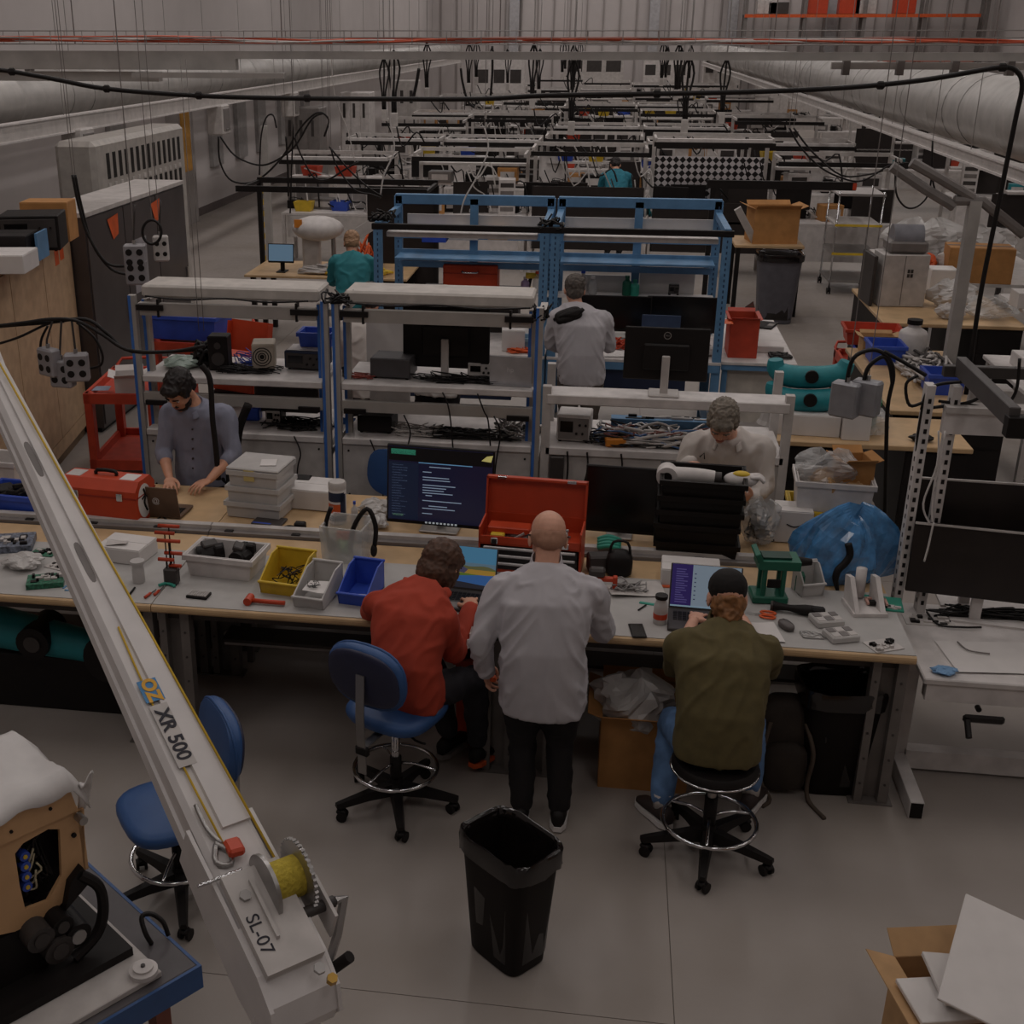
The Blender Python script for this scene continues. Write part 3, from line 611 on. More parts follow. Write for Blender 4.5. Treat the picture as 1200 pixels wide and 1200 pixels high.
# ================================================================ red toolbox, crane and others in front are in the next sections
# ---------------------------------------------------------------- the white davit crane
def crane():
    A = V((-.855, 2.72, 1.277)); T = W(-22, 412, y=4.6)
    d = (T-A).normalized(); L = (T-A).length
    side = V((0, 0, 1)).cross(d).normalized()      # to the left of the arm seen from above? horizontal
    side = -side if side.x < 0 else side
    up = side.cross(d); up = up if up.z > 0 else -up
    CW = mat('crane_white', (208, 203, 201), .42, var=.04)
    o = thing('davit_crane', 'white davit crane arm with yellow rope and hand winch', 'crane', (A.x, A.y, 0))
    def P(t, s, u): return A+d*t+side*s+up*u
    def sec(t, w, h, c=.018): return [P(t, s, u) for s, u in ((-w/2+c, -h/2), (w/2-c, -h/2), (w/2, -h/2+c), (w/2, h/2-c), (w/2-c, h/2), (-w/2+c, h/2), (-w/2, h/2-c), (-w/2, -h/2+c))]
    w0, w1, h0, h1 = .195, .085, .20, .10
    def wd(t): return w0+(w1-w0)*t/L
    def ht(t): return h0+(h1-h0)*t/L
    G().loft([sec(t, wd(t), ht(t)) for t in (-.12, .3, L*.5, L-.12, L)]).build('arm', CW, o, world=True)
    # proud flange on both cheeks
    for s in (-1, 1):
        g = G(); g.loft([[P(t, s*(wd(t)/2+a), b*ht(t)) for a, b in ((-.004, -.36), (.010, -.32), (.010, .0), (-.004, .04))] for t in (.1, L*.5, L-.15)]); g.build('cheek_flange', CW, o, world=True)
    g = G(); g.loft([[P(t, a*wd(t), ht(t)/2+e) for a, e in ((-.08, -.004), (-.05, .012), (.46, .012), (.48, -.004))] for t in (.36, L*.5, L-.15)]); g.build('top_flange', CW, o, world=True)
    for t in (1.52, 2.08):
        g = G(); ring = []
        for a in [2*pi*i/16 for i in range(16)]: ring.append((t+.10*math.copysign(abs(math.cos(a))**.6, math.cos(a)), .018*math.copysign(abs(math.sin(a))**.6, math.sin(a))))
        g.loft([[P(q, -.022+w*.7, ht(t)/2+e) for q, w in ring] for e in (-.01, .0025)]); g.build('slot', MIDG, o, world=True)
    G().tube([P(.15, wd(0)/2-.012, h0/2+.025), P(L*.4, wd(L*.4)/2-.008, ht(L*.4)/2+.012), P(L, w1/2-.03, h1/2+.03)], .0045, 6, 1).build('rope', mat('yellow_rope', (196, 160, 44), .7), o, True, True)
    G().tube([P(.25, -.03, h0/2+.008), P(.8, -.035, ht(.8)/2+.006), P(1.2, -.02, ht(1.2)/2+.005)], .004, 6, 2).build('rope', MATS['yellow_rope'], o, True, True)
    # head sheave with side plates
    for s in (-1, 1): G().loft([[P(L+a, s*(w1/2+e), b) for a, b in ((-.22, -.05), (-.1, -.075), (.05, -.08), (.13, -.02), (.12, .07), (.02, .09), (-.16, .05))] for e in (-.012, .006)]).build('head_plate', CW, o, world=True)
    g = G(); c = P(L+.03, 0, .0); g.loft([g.ring(c+side*e, side, r, 20) for e, r in ((-.04, .075), (-.015, .075), (-.01, .06), (.01, .06), (.015, .075), (.04, .075))]).build('sheave', DARK, o, 40, True)
    # decals
    def on(t, s, size): return frame(P(t, s, ht(t)/2+.0145), -d, up.cross(-d))
    blu = mat('decal_blue', (70, 130, 180), .5); yel = mat('decal_yellow', (214, 160, 52), .5); blk = mat('decal_black', (30, 28, 40), .5)
    G().loft([[P(t, s, ht(t)/2+e) for t, s in ((.865, -.052), (.865, .012), (.955, .012), (.955, -.052))] for e in (.012, .0135)]).build('sticker', blu, o, world=True)
    text('OZ', .062, 'sticker_lettering', yel, o, on(.91, -.02, .08), .001, world=True, bold=.003)
    G().loft([[P(t, s_, ht(t)/2+e) for t, s_ in ((.60, -.05), (.60, .01), (.85, .01), (.85, -.05))] for e in (.012, .013)]).build('model_strip', PALE, o, world=True)
    text('XR 500', .066, 'model_lettering', blk, o, on(.725, -.02, .1), .001, world=True, bold=.0015)
    # winch housing on the lower end
    for s in (-1, 1): G().loft([[P(t, s*(w0/2+e), u) for t, u in ((.40, -.09), (.40, .085), (.12, .098), (-.10, .098), (-.20, .07), (-.25, .0), (-.22, -.10), (-.05, -.13), (.2, -.12))] for e in (.0, .012)]).build('cheek_plate', CW, o, world=True)
    G().loft([[P(t, s, h0/2+e) for t, s in ((.20, -.09), (.20, .09), (-.12, .09), (-.12, -.09))] for e in (0, .03)]).build('winch_plate', PALE, o, world=True)
    G().loft([[P(t, s*w0/2, u) for s, u in ((-1, lo), (1, lo), (1, hi), (-1, hi))] for t, lo, hi in ((.05, -.11, .098), (-.10, -.11, .098), (-.19, -.10, .07), (-.24, -.06, .0))]).build('end_block', CW, o, world=True)
    text('SL-07', .055, 'unit_lettering', blk, o, frame(P(.0, -.06, h0/2+.0312), -d, up.cross(-d)), .001, world=True)
    wc = W(331, 1032, y=P(.24, 0, 0).y-.06); ax = side
    G().cyl(wc-ax*.05, wc+ax*.05, .062, n=22).build('rope_drum', mat('rope_wound', (190, 168, 60), .8, bump=.6, scale=60), o, 40, True)
    for s, rr in ((-1, .10), (1, .105)):
        g = G(); g.loft([g.ring(wc+ax*(s*.055+e), ax, rr, 28) for e in (-.006, .006)]); g.build('drum_flange', STEEL, o, 40, True)
    g = G()
    for i in range(36):
        a = 2*pi*i/36; dv = d*math.cos(a)+up*math.sin(a); q = wc+ax*.055+dv*.108; g.cyl(q-ax*.006, q+ax*.006, .005, n=4)
    g.build('gear_teeth', STEEL, o, world=True, kind='stuff')
    G().cyl(wc-ax*.09, wc+ax*.09, .012, n=10).build('drum_axle', CHROME, o, 40, True)
    gp = G(); gp.loft([[wc+d*a+up*b+ax*e for a, b in ((.03, .03), (-.16, .03), (-.18, -.09), (.03, -.09))] for e in (-.10, -.09)]); gp.build('winch_side_plate', PALE, o, world=True)
    gp = G(); gp.loft([[wc+d*a+up*b+ax*e for a, b in ((-.03, .02), (-.17, .02), (-.18, -.09), (-.03, -.09))] for e in (.085, .095)]); gp.build('winch_side_plate', PALE, o, world=True)
    G().cyl(wc-d*.11-ax*.09+up*-.02, wc-d*.11+ax*.12+up*-.02, .018, n=12).build('pinion', DARK, o, 40, True)
    h0p = wc-d*.11+ax*.125-up*.02; h1p = W(381, 1142, y=h0p.y-.10)
    G().tube([h0p, h0p+ax*.03, (h0p*.5+h1p*.5)+ax*.025, h1p], .014, 6, 1).build('crank_arm', STEEL, o, world=True)
    hx = W(410, 1121, y=h1p.y-.01); G().cyl(h1p, hx, .017, .018, n=12).build('crank_grip', RUBBER, o, 40, True)
    for t, s in ((.12, -.0), (-.16, .10)):
        q = P(t, s-.05, h0/2+.03); G().cyl(q, q+up*.012, .018, n=6).build('bolt', STEEL, o, world=True)
    q = P(-.20, .07, .12); G().cyl(q, q+up*.02, .016, n=6).build('brass_nut', mat('brass', (176, 140, 70), .4, .7), o, world=True)
    # rope tail clip with red tag lying on the arm
    c = P(.34, -.055, ht(.3)/2+.012)
    G().tube([c+d*.12+side*.0, c+d*.03, c-d*.03+side*.02], .008, 6, 3).build('rope_clamp', STEEL, o, True, True)
    g = G(); g.tube([c-d*.02, c-d*.06+side*.03, c-d*.1+side*.02, c-d*.08-side*.02, c-d*.03], .009, 6, 3); g.build('hook', STEEL, o, True, True)
    g = G(); g.box(0, 0, 0, .05, .07, .03, b=.008).xf(Matrix.Translation(c-d*.06+side*.045+up*.012) @ Matrix.Rotation(.6, 4, 'Z')); g.build('red_latch', RED, o, world=True)
    g = G(); g.tube([c-d*.13+side*(-.10+.02*i)+up*(.004*(i % 2)) for i in range(8)], .006, 6, 2); g.build('spring', CHROME, o, True, True)
    # mast under the arm
    m0 = P(-.14, -.02, -.06)
    G().loft([[V((m0.x+a, m0.y+b, z)) for a, b in ((-.065, -.065), (.065, -.065), (.065, .065), (-.065, .065))] for z in (.03, m0.z)]).build('mast', CW, o, world=True)
    G().bx(m0.x-.35, m0.x+.35, m0.y-.35, m0.y+.35, 0, .03).build('base_plate', CW, o, world=True)
crane()
# ---------------------------------------------------------------- robot on the blue edged trolley, lower left
RT = V((-1.29, 3.23, 0)); e1 = V((-.79, .613, 0)); e2 = V((-.613, -.79, 0))
rzT = math.atan2(e1.y, e1.x)
def trolley():
    o = thing('work_trolley', 'grey topped trolley with blue edge carrying the robot', 'trolley', RT, rzT)   # local x = along e1, y = along e2
    def L(a, b, c, d_, z0, z1, bv=0): return G().bx(a, b, c, d_, z0, z1, bv)
    L(0, 1.5, 0, .85, .655, .70, .004).build('top', mat('trolley_top', (88, 84, 86), .5), o)
    for a in ((0, 1.5, -.012, 0), (0, 1.5, .85, .862), (-.012, 0, -.012, .862)): L(a[0], a[1], a[2], a[3], .60, .698).build('edge_rail', BLUEV, o)
    for x in (.12, 1.3):
        for y in (.1, .75):
            l = L(x-.03, x+.03, y-.03, y+.03, .12, .655).build('leg', mat('leg_redbrown', (120, 66, 52), .5), o); caster(o, x, y, l, .05)
    pl = thing('base_plate', 'pale grey metal plate under the robot on the trolley', 'plate', RT+e1*.5+e2*.5+V((0, 0, .70)), rzT)
    G().box(.06, -.02, .012, 1.05, .72, .024, b=.003).build('plate', PALE, pl)
    pk = G().lathe([(.01, 0), (.05, 0), (.05, .018), (.035, .022), (.035, .03), (.01, .03)], n=20).build('puck', WHITE, pl, 40); pk.location = (-.43, -.33, .024)
    k = G().cyl((0, 0, .03), (0, 0, .036), .008, n=8).build('screw', DARK, pk)
    c0 = RT+e1*.20+e2*.06+V((0, 0, .702)); cable('black cable hook standing on the trolley corner', [c0, c0+V((-.02, .0, .05)), c0+V((-.04, .03, .09)), c0+V((-.01, .05, .09)), c0+V((.03, .05, .06)), c0+V((.05, .04, .01))], .009, CABLE)
trolley()
def robot():
    Z0 = .724; o = thing('robot_torso', 'open tan robot torso with black frame draped in white', 'robot', RT+V((0, 0, Z0)), rzT)
    TANR = mat('robot_tan', (206, 164, 120), .5, var=.05)
    def plate(name, outer, inner, x, t=.014, m=TANR):
        n = len(outer); g = G()
        for e in (0, t): g.add([(x+e, y, z-Z0) for y, z in outer]+[(x+e, y, z-Z0) for y, z in inner], [])
        for e in (0, 2*n):
            for i in range(n): g.f.append((e+i, e+(i+1) % n, e+n+(i+1) % n, e+n+i))
        for i in range(n):
            j = (i+1) % n; g.f.append((i, j, 2*n+j, 2*n+i)); g.f.append((n+i, n+j, 3*n+j, 3*n+i))
        return g.build(name, m, o)
    p = plate('cheek_panel', [(.232, 1.03), (.205, 1.30), (.36, 1.33), (.52, 1.33), (.64, 1.30), (.64, 1.0), (.50, .955), (.36, .955)], [(.315, 1.08), (.300, 1.265), (.34, 1.285), (.43, 1.275), (.462, 1.25), (.462, 1.12), (.455, 1.02), (.375, 1.01)], .30)
    for y, z in ((.25, 1.05), (.225, 1.28), (.255, 1.22), (.55, 1.29), (.60, 1.04), (.29, 1.0)): G().cyl((.30, y, z-Z0), (.292, y, z-Z0), .009, n=8).build('screw_head', BLACK, p)
    plate('side_panel', [(.66, 1.0), (.66, 1.30), (.75, 1.32), (.9, 1.30), (.95, 1.2), (.95, 1.05), (.9, .98), (.8, .96)], [(.70, 1.06), (.70, 1.2), (.75, 1.26), (.82, 1.24), (.85, 1.18), (.85, 1.1), (.82, 1.04), (.76, 1.03)], .34)
    g = G(); g.loft([[V((x, y, z-Z0)) for y, z in ((.235, 1.315), (.255, 1.415), (.60, 1.43), (.63, 1.315))] for x in (.285, .66)]); g.build('upper_shell', TANR, o)
    for y, z in ((.33, 1.37), (.47, 1.35)): G().cyl((.285, y, z-Z0), (.28, y, z-Z0), .006, n=8).build('screw_head', BLACK, o)
    G().bx(.38, .66, .25, .62, .98-Z0, 1.315-Z0).build('core', BLACK, o); G().bx(.30, .66, .215, .232, 1.06-Z0, 1.30-Z0).build('rear_cheek', TANR, o)
    G().bx(.17, .85, .15, .9, .002, .035).build('frame_plate', BLACK, o); G().bx(.30, .80, .40, .95, .035, .955-Z0).build('lower_case', BLACK, o)
    G().tube([(.28, .26, 1.07-Z0), (.26, .205, 1.0-Z0), (.25, .205, .9-Z0), (.25, .24, .82-Z0), (.25, .33, .77-Z0)], .02, 8, 4).build('frame_arm', BLACK, o, 40)
    g = G(); g.loft([[V((x, y, z-Z0)) for y, z in ((.225, 1.03), (.33, .96), (.30, 1.06), (.25, 1.10))] for x in (.27, .31)]); g.build('arm_bracket', BLACK, o)
    for k, (y, z, r) in enumerate(((.31, .86, .05), (.38, .84, .055), (.36, .93, .04), (.44, .92, .05))):
        m = G().cyl((.24, y, z-Z0), (.40, y, z-Z0+.02), r, n=16).build('motor', DARK if k % 2 else BLACK, o, 40); G().cyl((.232, y, z-Z0), (.24, y, z-Z0), r*.55, n=12).build('motor_cap', STEEL if k == 0 else DARK, m, 40)
    g = G(); rnd = random.Random(5)
    for i in range(12): g.tube([(.35+rnd.uniform(-.02, .02), rnd.uniform(.33, .44), rnd.uniform(1.04, 1.26)-Z0) for _ in range(4)], .005, 5, 4)
    g.build('wiring', CABLE, o, True)
    g = G()
    for i in range(5): g.tube([(.33+rnd.uniform(-.02, .02), rnd.uniform(.35, .40), 1.22-.03*i-Z0), (.33, rnd.uniform(.35, .42), 1.18-.03*i-Z0), (.34, .42, 1.14-.02*i-Z0)], .004, 5, 3)
    g.build('pale_wiring', mat('wire_pale', (190, 180, 150), .5), o, True)
    for i in range(4):
        y, z = .43-.002*i, 1.09+.04*i; c = G().cyl((.315, y, z-Z0), (.345, y, z-Z0), .018, n=12).build('blue_connector', BLUEB, o, 40); G().cyl((.311, y, z-Z0), (.315, y, z-Z0), .008, n=8).build('yellow_plug', YELLOW, c)
    G().cyl((.29, .235, 1.29-Z0), (.25, .235, 1.29-Z0), .016, n=10).build('knob', STEEL, o, 40)
    ca = thing('cover_cloth', 'white crumpled cloth draped on top of the robot', 'cloth', RT+V((0, 0, 1.42)), rzT); rnd = random.Random(8); g = G()
    def f(u, v):
        x, y = .26+u*.44, .20+v*.50; ed = max(0, .10-u)*4+max(0, v-.92)*3+max(0, .10-v)*6
        return V((x, y, .035+.012*math.sin(9*u+4*v)+.008*math.sin(17*v+3*u)-ed*.13+rnd.uniform(-.004, .004)))
    g.grid(f, 16, 20); ob = g.build('drape', mat('cloth_white', (216, 212, 210), .75, var=.04), ca, 60); md = ob.modifiers.new('thick', 'SOLIDIFY'); md.thickness = .004
    g = G(); g.grid(lambda u, v: V((.27+.05*u, .17+.05*v, .02-.13*u*u-.02*v+.015*math.sin(8*u+5*v))), 8, 6); ob = g.build('cloth_tail', MATS['cloth_white'], ca, 60); md = ob.modifiers.new('thick', 'SOLIDIFY'); md.thickness = .004
robot()
# ---------------------------------------------------------------- right white desk with crank, slotted posts and dark panel
def right_desk():
    o = thing('height_desk', 'white crank height desk with slotted posts at the right edge', 'desk', (2.75, 6.0, 0))
    X0, X1 = -1.06, 1.6
    G().bx(X0, X1, -.35, .55, .715, .75, .006).build('worktop', WHITE, o)
    G().bx(X0+.02, X1, -.34, -.31, .62, .715).build('front_beam', WHITE, o)
    G().bx(X0+.1, X1, -.05, .0, .48, .62).build('apron', mat('apron_white', (196, 190, 188), .5), o)
    for y in (-.42,):
        f = G().bx(X0+.0, X0+.07, -.47, .5, .0, .10, .003).build('foot_beam', WHITE, o); G().bx(X0+.004, X0+.066, -.472, -.468, .006, .094).build('end_cap', BLACK, f)
    G().bx(X0+.07, X1, -.02, .06, .02, .13).build('cross_beam', WHITE, o)
    G().bx(X0+.01, X0+.075, .0, .08, .1, .715).build('lift_column', WHITE, o)
    k = G().cyl((X0+.28, -.33, .60), (X0+.28, -.36, .60), .014, n=10).build('crank_hub', BLACK, o)
    G().box(X0+.30, -.39, .565, .20, .025, .045, b=.012).build('crank_arm', BLACKG, o); G().cyl((X0+.22, -.40, .56), (X0+.22, -.47, .50), .016, n=10).build('crank_grip', BLACK, o, 40)
    for x in (X0+.02, X0+.15):
        p = G().bx(x-.022, x+.022, .42, .50, .75, 2.05).build('slotted_post', WHITE, o)
        s = G()
        for i in range(22): s.bx(x-.008, x+.008, .417, .42, .80+i*.055, .825+i*.055); s.bx(x-.0235, x-.022, .45, .465, .80+i*.055, .825+i*.055)
        s.build('slots', BLACK, p, kind='stuff')
    G().bx(X0+.1, X1, .40, .45, 1.80, 1.92).build('light_rail', WHITE, o); G().bx(X0+.1, X1, .38, .50, 1.92, 1.95).build('light_cover', PALE, o)
    return o
right_desk()
def awning():
    o = thing('overhead_frame', 'dark grey angled frame arms above the white right desk', 'frame', (1.85, 6.45, 2.05))
    G().box(.03, -.33, .07, .05, .95, .10, b=.004).build('left_arm', mat('frame_dark', (78, 74, 73), .5), o)
    G().box(.85, -.80, .03, 1.7, .07, .10, b=.004).build('front_beam', BLACK, o)
    G().box(.80, .15, .04, 1.7, .05, .06, b=.004).build('rear_beam', DARK, o)
awning()
for k, (y, z0, z1, tl) in enumerate(((6.28, .90, 1.30, -.05), (6.52, 1.12, 1.50, 0))):
    p = thing('display_panel', ('large dark display facing away, front of two on the white desk', 'large dark display standing behind another on the white desk')[k], 'monitor', (2.55, y, .75), R(-8 if k == 0 else -3))
    w = 1.66; G().box(0, 0, (z0+z1)/2-.75, w, .03, z1-z0, b=.004, rx=tl).build('back', mat('panel_brown', (42, 36, 34), .35, spec=.3), p)
    G().box(0, -.012, z1-.75, w, .012, .010, rx=tl).build('top_trim', PALE, p)
    for x in (-.45, .3): G().box(x, .03, (z0-.75)/2+.02, .06, .03, z0-.70, b=.004).build('stand_post', WHITE, p); 
    G().box(-.08, .06, .006, 1.0, .18, .012).build('stand_base', WHITE, p)
# ================================================================ extrusion rack row (stations with their backs to us)
RY = 8.3
def post(o, x, y, h=2.0, w=.05):
    p = G().bx(x-w/2, x+w/2, y-w/2, y+w/2, 0, h).build('post', ALU, o)
    G().bx(x-w*.5-.001, x-w*.1, y-w/2-.002, y-w/2, .02, h).build('blue_strip', BLUE2, p); G().bx(x-w/2-.002, x-w/2, y-w*.25, y+w*.25, .02, h).build('blue_strip', BLUE2, p)
    return p
def rack(label, x0, x1, top=True, hl=2.0):
    o = thing('extrusion_rack', label, 'rack', ((x0+x1)/2, RY, 0), 0, 'extrusion racks behind the benches'); hx = (x1-x0)/2
    for s in (-1, 1):
        post(o, s*hx, 0, hl); post(o, s*(hx-.055), .12, hl-.05, .05)
        G().bx(s*hx-.025, s*hx+.025, .14, .62, hl-.14, hl-.09).build('side_beam', ALU, o); G().bx(s*hx-.025, s*hx+.025, .0, .7, .85, .90).build('side_beam', ALU, o)
        post(o, s*hx, .65, .95)
    if top:
        lb = G().box(0, .22, hl+.02, 2*hx-.10, .34, .09, b=.015).build('light_bar', mat('light_bar_white', (192, 185, 178), .5), o)
        G().bx(-hx+.1, hx-.1, .08, .36, hl-.031, hl-.025).build('diffuser', WHITE, lb)
        G().bx(-hx+.06, hx-.06, -.03, .02, hl-.14, hl-.05).build('front_rail', ALU, o)
        for s in (-.72, .72): G().bx(s*hx-.008, s*hx+.008, -.036, .03, hl-.15, hl-.02).build('strap', BLACK, o)
        for s in (-1, 1): G().bx(s*(hx-.14)-.1, s*(hx-.14)+.1, -.05, -.02, hl-.10, hl-.06).build('bracket', BLACK, o)
    G().box(0, .30, 1.385, 2*hx-.06, .64, .05, b=.006).build('upper_shelf', WHITE, o)
    G().bx(-hx+.03, hx-.03, -.02, .03, 1.20, 1.28).build('middle_rail', ALU, o)
    for s in (-1, 1): G().bx(s*(hx-.13)-.08, s*(hx-.13)+.08, -.045, -.02, 1.19, 1.225).build('bracket', BLACK, o)
    G().box(0, .33, .975, 2*hx-.06, .72, .05, b=.006).build('worktop', WHITE, o)
    bp = G().bx(-hx+.03, hx-.03, -.012, .0, .50, .95).build('back_panel', PALE, o)
    for s in (-.9, .9):
        for z in (.56, .90): G().cyl((s*hx, -.013, z), (s*hx, -.02, z), .008, n=7).build('bolt', BLACK, bp)
    G().bx(-hx+.03, hx-.03, .0, .03, .44, .50).build('lower_rail', MIDG, o)
    return o
rack('alu and blue strip rack behind the man in blue shirt', -3.37, -1.95)
rack('alu and blue strip rack holding the silver laptop lid', -1.87, -.43)
def rack3():
    x0, x1 = -.36, 1.30; hx = (x1-x0)/2
    o = thing('extrusion_rack', 'low rack without light bar behind the black totes', 'rack', ((x0+x1)/2, RY, 0), 0, 'extrusion racks behind the benches')
    for s in (-1, 1):
        G().bx(s*hx-.03, s*hx+.03, -.03, .03, 0, 1.45).build('post', PALE, o); G().bx(s*hx-.03, s*hx+.03, .6, .66, 0, 1.45).build('post', PALE, o)
    G().box(0, .08, 1.36, 2*hx, .24, .07, b=.006).build('monitor_beam', WHITE, o)
    G().box(0, .33, .975, 2*hx, .72, .06, b=.006).build('worktop', WHITE, o)
    bp = G().bx(-hx, hx, -.012, 0, .52, .945).build('back_panel', PALE, o)
    for x in (-.35, -.2, .25): G().cyl((x, -.013, .74), (x, -.02, .74), .008, n=7).build('bolt', BLACK, bp)
    G().bx(-hx, hx, -.04, .02, .40, .52).build('lower_beam', MIDG, o)
rack3()
# ================================================================ blue frame benches
def blue_bench(label, x0, x1, y0, y1):
    o = thing('blue_frame_bench', label, 'workbench', ((x0+x1)/2, y0, 0), 0, 'blue frame benches'); hx = (x1-x0)/2; d = y1-y0
    G().box(0, d/2, .885, 2*hx+.02, d, .03, b=.004).build('worktop', WHITE, o)
    G().bx(-hx, hx, -.004, .03, .80, .87).build('front_beam', BLUE, o)
    G().bx(-hx+.3, hx-.3, .02, d*.8, .45, .80).build('drawer_unit', NAVY, o)
    for x in (-hx+.03, hx-.03):
        for y, h in ((.04, 2.10), (d-.10, 2.22)):
            p = G().bx(x-.04, x+.04, y-.03, y+.03, 0, h).build('post', BLUE, o)
            s = G()
            for i in range(int((h-1)/.05)): s.bx(x-.006, x+.006, y-.0315, y-.03, 1.0+i*.05, 1.025+i*.05)
            s.build('slots', mat('slot_navy', (40, 62, 92), .6), p, kind='stuff')
        G().bx(x-.03, x+.03, .04, d-.1, 2.06, 2.12).build('side_beam', BLUE, o); G().bx(x-.03, x+.03, .04, d-.1, .10, .16).build('foot_beam', BLUE, o)
    G().bx(-.04, .04, d-.13, d-.07, .9, 2.2).build('middle_post', BLUE, o)
    G().box(0, d-.10, 2.19, 2*hx, .06, .10, b=.005).build('top_beam', BLUE, o)
    G().box(0, .03, 2.08, 2*hx+.05, .05, .055, b=.004).build('dark_rail', BLACK, o)
    G().box(0, .16, 2.0, 2*hx-.2, .14, .05, b=.006).build('light_bar', WHITE, o)
    for z in (1.80, 1.62): G().bx(-hx, hx, d-.14, d-.11, z, z+.07).build('shelf_beam', BLUE, o)
    G().box(0, d-.30, 1.645, 2*hx-.1, .34, .02).build('upper_shelf', BLUE, o)
    G().box(0, d-.25, 1.56, 2*hx-.1, .04, .06).build('outlet_strip', mat('strip_blue', (96, 140, 180), .5), o)
    return o
blue_bench('left bay of the blue steel bench with the red toolbox on its shelf', -2.16, -.54, 11.3, 12.6)
blue_bench('right bay of the blue steel bench with the open dark laptop', -.50, 1.10, 11.3, 12.6)
side = thing('side_table', 'white side table with blue rim beside the blue bench', 'table', (1.46, 12.3, 0))
G().box(0, 0, .885, .70, 1.9, .03, b=.004).build('top', WHITE, side); G().bx(-.34, .34, -.94, -.92, .82, .87).build('rim', BLUE, side)
for x in (-.3, .3):
    for y in (-.88, .88): G().bx(x-.025, x+.025, y-.025, y+.025, 0, .87).build('leg', PALE if x > 0 else BLUE, side)
G().bx(-.28, .3, -.86, -.84, .30, .80).build('modesty_panel', mat('panel_cream', (196, 188, 178), .7), side)
# ================================================================ people
from mathutils import noise as NZ
def remesh(g, name, m, parent, vox, it=6, folds=0, fs=9, seed=0, kind=None, label=None, keep=None, fold_dir=None):
    me = bpy.data.meshes.new(name); Mi = Matrix.LocRotScale(parent.location, parent.rotation_euler, None).inverted()
    me.from_pydata([tuple(Mi @ V(p)) for p in g.v], [], g.f)
    bm = bmesh.new(); bm.from_mesh(me); bmesh.ops.recalc_face_normals(bm, faces=bm.faces); bm.to_mesh(me); bm.free()
    t = bpy.data.objects.new('t', me); COL.objects.link(t)
    r = t.modifiers.new('r', 'REMESH'); r.mode = 'VOXEL'; r.voxel_size = vox
    s = t.modifiers.new('s', 'SMOOTH'); s.iterations = it; s.factor = .5
    dg = bpy.context.evaluated_depsgraph_get(); me2 = bpy.data.meshes.new_from_object(t.evaluated_get(dg))
    bpy.data.objects.remove(t); bpy.data.meshes.remove(me)
    if folds:
        me2.update(); fd0 = fold_dir if callable(fold_dir) else None; fd = V(fold_dir).normalized() if fold_dir and not fd0 else None; amp = 1; off = V((seed*3.1, seed*1.7, 0))
        ns = [v.normal.copy() for v in me2.vertices]
        for v, n in zip(me2.vertices, ns):
            p = v.co
            q = p*fs+off
            if fd: q = q-fd*(q.dot(fd))*.8
            if fd0:
                a = 0; amp = 0
                for fdir, w in fd0(p):
                    if w > 0: qq = q-fdir*(q.dot(fdir))*.88; a += w*max(0, 1-abs(NZ.noise(qq))*3.6); amp += w
                v.co = p+n*(folds*(a*1.3-.25*amp)); continue
            a = NZ.noise(q); b = NZ.noise(p*fs*2.3+off)
            d = max(0, 1-abs(a)*4.0)*1.3+b*.35-.2
            v.co = p+n*(folds*amp*d)
    me2.name = name; me2.polygons.foreach_set('use_smooth', [True]*len(me2.polygons)); me2.materials.clear(); me2.materials.append(m)
    o = bpy.data.objects.new(name, me2); COL.objects.link(o); o.parent = parent
    if label: o['label'] = label
    return o
def lerp(a, b, t): return a+(b-a)*t
def limb(g, pts, rad, n=12, sm=5):
    """tapered round limb through the joints, closed with round ends"""
    P = [V(p) for p in pts]; m = len(rad)-1
    def r(t): k = min(int(t*m), m-1); return lerp(rad[k], rad[k+1], t*m-k)
    g.tube(P, r, n, sm); g.ell(P[0], rad[0]*1.0, None, 10, 7); g.ell(P[-1], rad[-1]*1.0, None, 10, 7)
def torso(g, secs, n=22, e=2.5):
    rings = []
    for c, rt, fw, a, b in secs:
        rings.append([V(c)+rt*(a*math.copysign(abs(math.cos(t))**(2/e), math.cos(t)))+fw*(b*math.copysign(abs(math.sin(t))**(2/e), math.sin(t))) for t in [2*pi*i/n for i in range(n)]])
    g.loft(rings)
def spine(sp, infl=0, top=True, low=0.0):
    """sections from pelvis to neck base"""
    pel, che, nek = V(sp['pel']), V(sp['che']), V(sp['neck']); rh, rs = V(sp['rh']).normalized(), V(sp['rs']).normalized(); k = sp.get('build', 1)
    wai = V(sp.get('wai', pel.lerp(che, .5))); ax0 = (wai-pel).normalized(); out = []
    def add(c, rt, ax, a, b): fw = ax.cross(rt).normalized(); fw = -fw; out.append((c, rt, fw, (a*k+infl), (b*k+infl)))
    ax1 = (che-wai).normalized(); ax2 = (nek-che).normalized()
    if low: add(pel-ax0*low, rh, ax0, .168, .118)
    add(pel, rh, ax0, .172, .12); add(pel.lerp(wai, .5), rh.lerp(rs, .25).normalized(), ax0, .166, .116); add(wai, rh.lerp(rs, .5).normalized(), (ax0+ax1).normalized(), .162, .112)
    add(wai.lerp(che, .5), rs, ax1, .176, .116); add(che, rs, ax1, .188, .118)
    sh = che.lerp(nek, .55); add(sh, rs, (ax1+ax2).normalized(), .165, .092); add(che.lerp(nek, .85), rs, ax2, .105, .07); add(nek, rs, ax2, .062, .058)
    return out
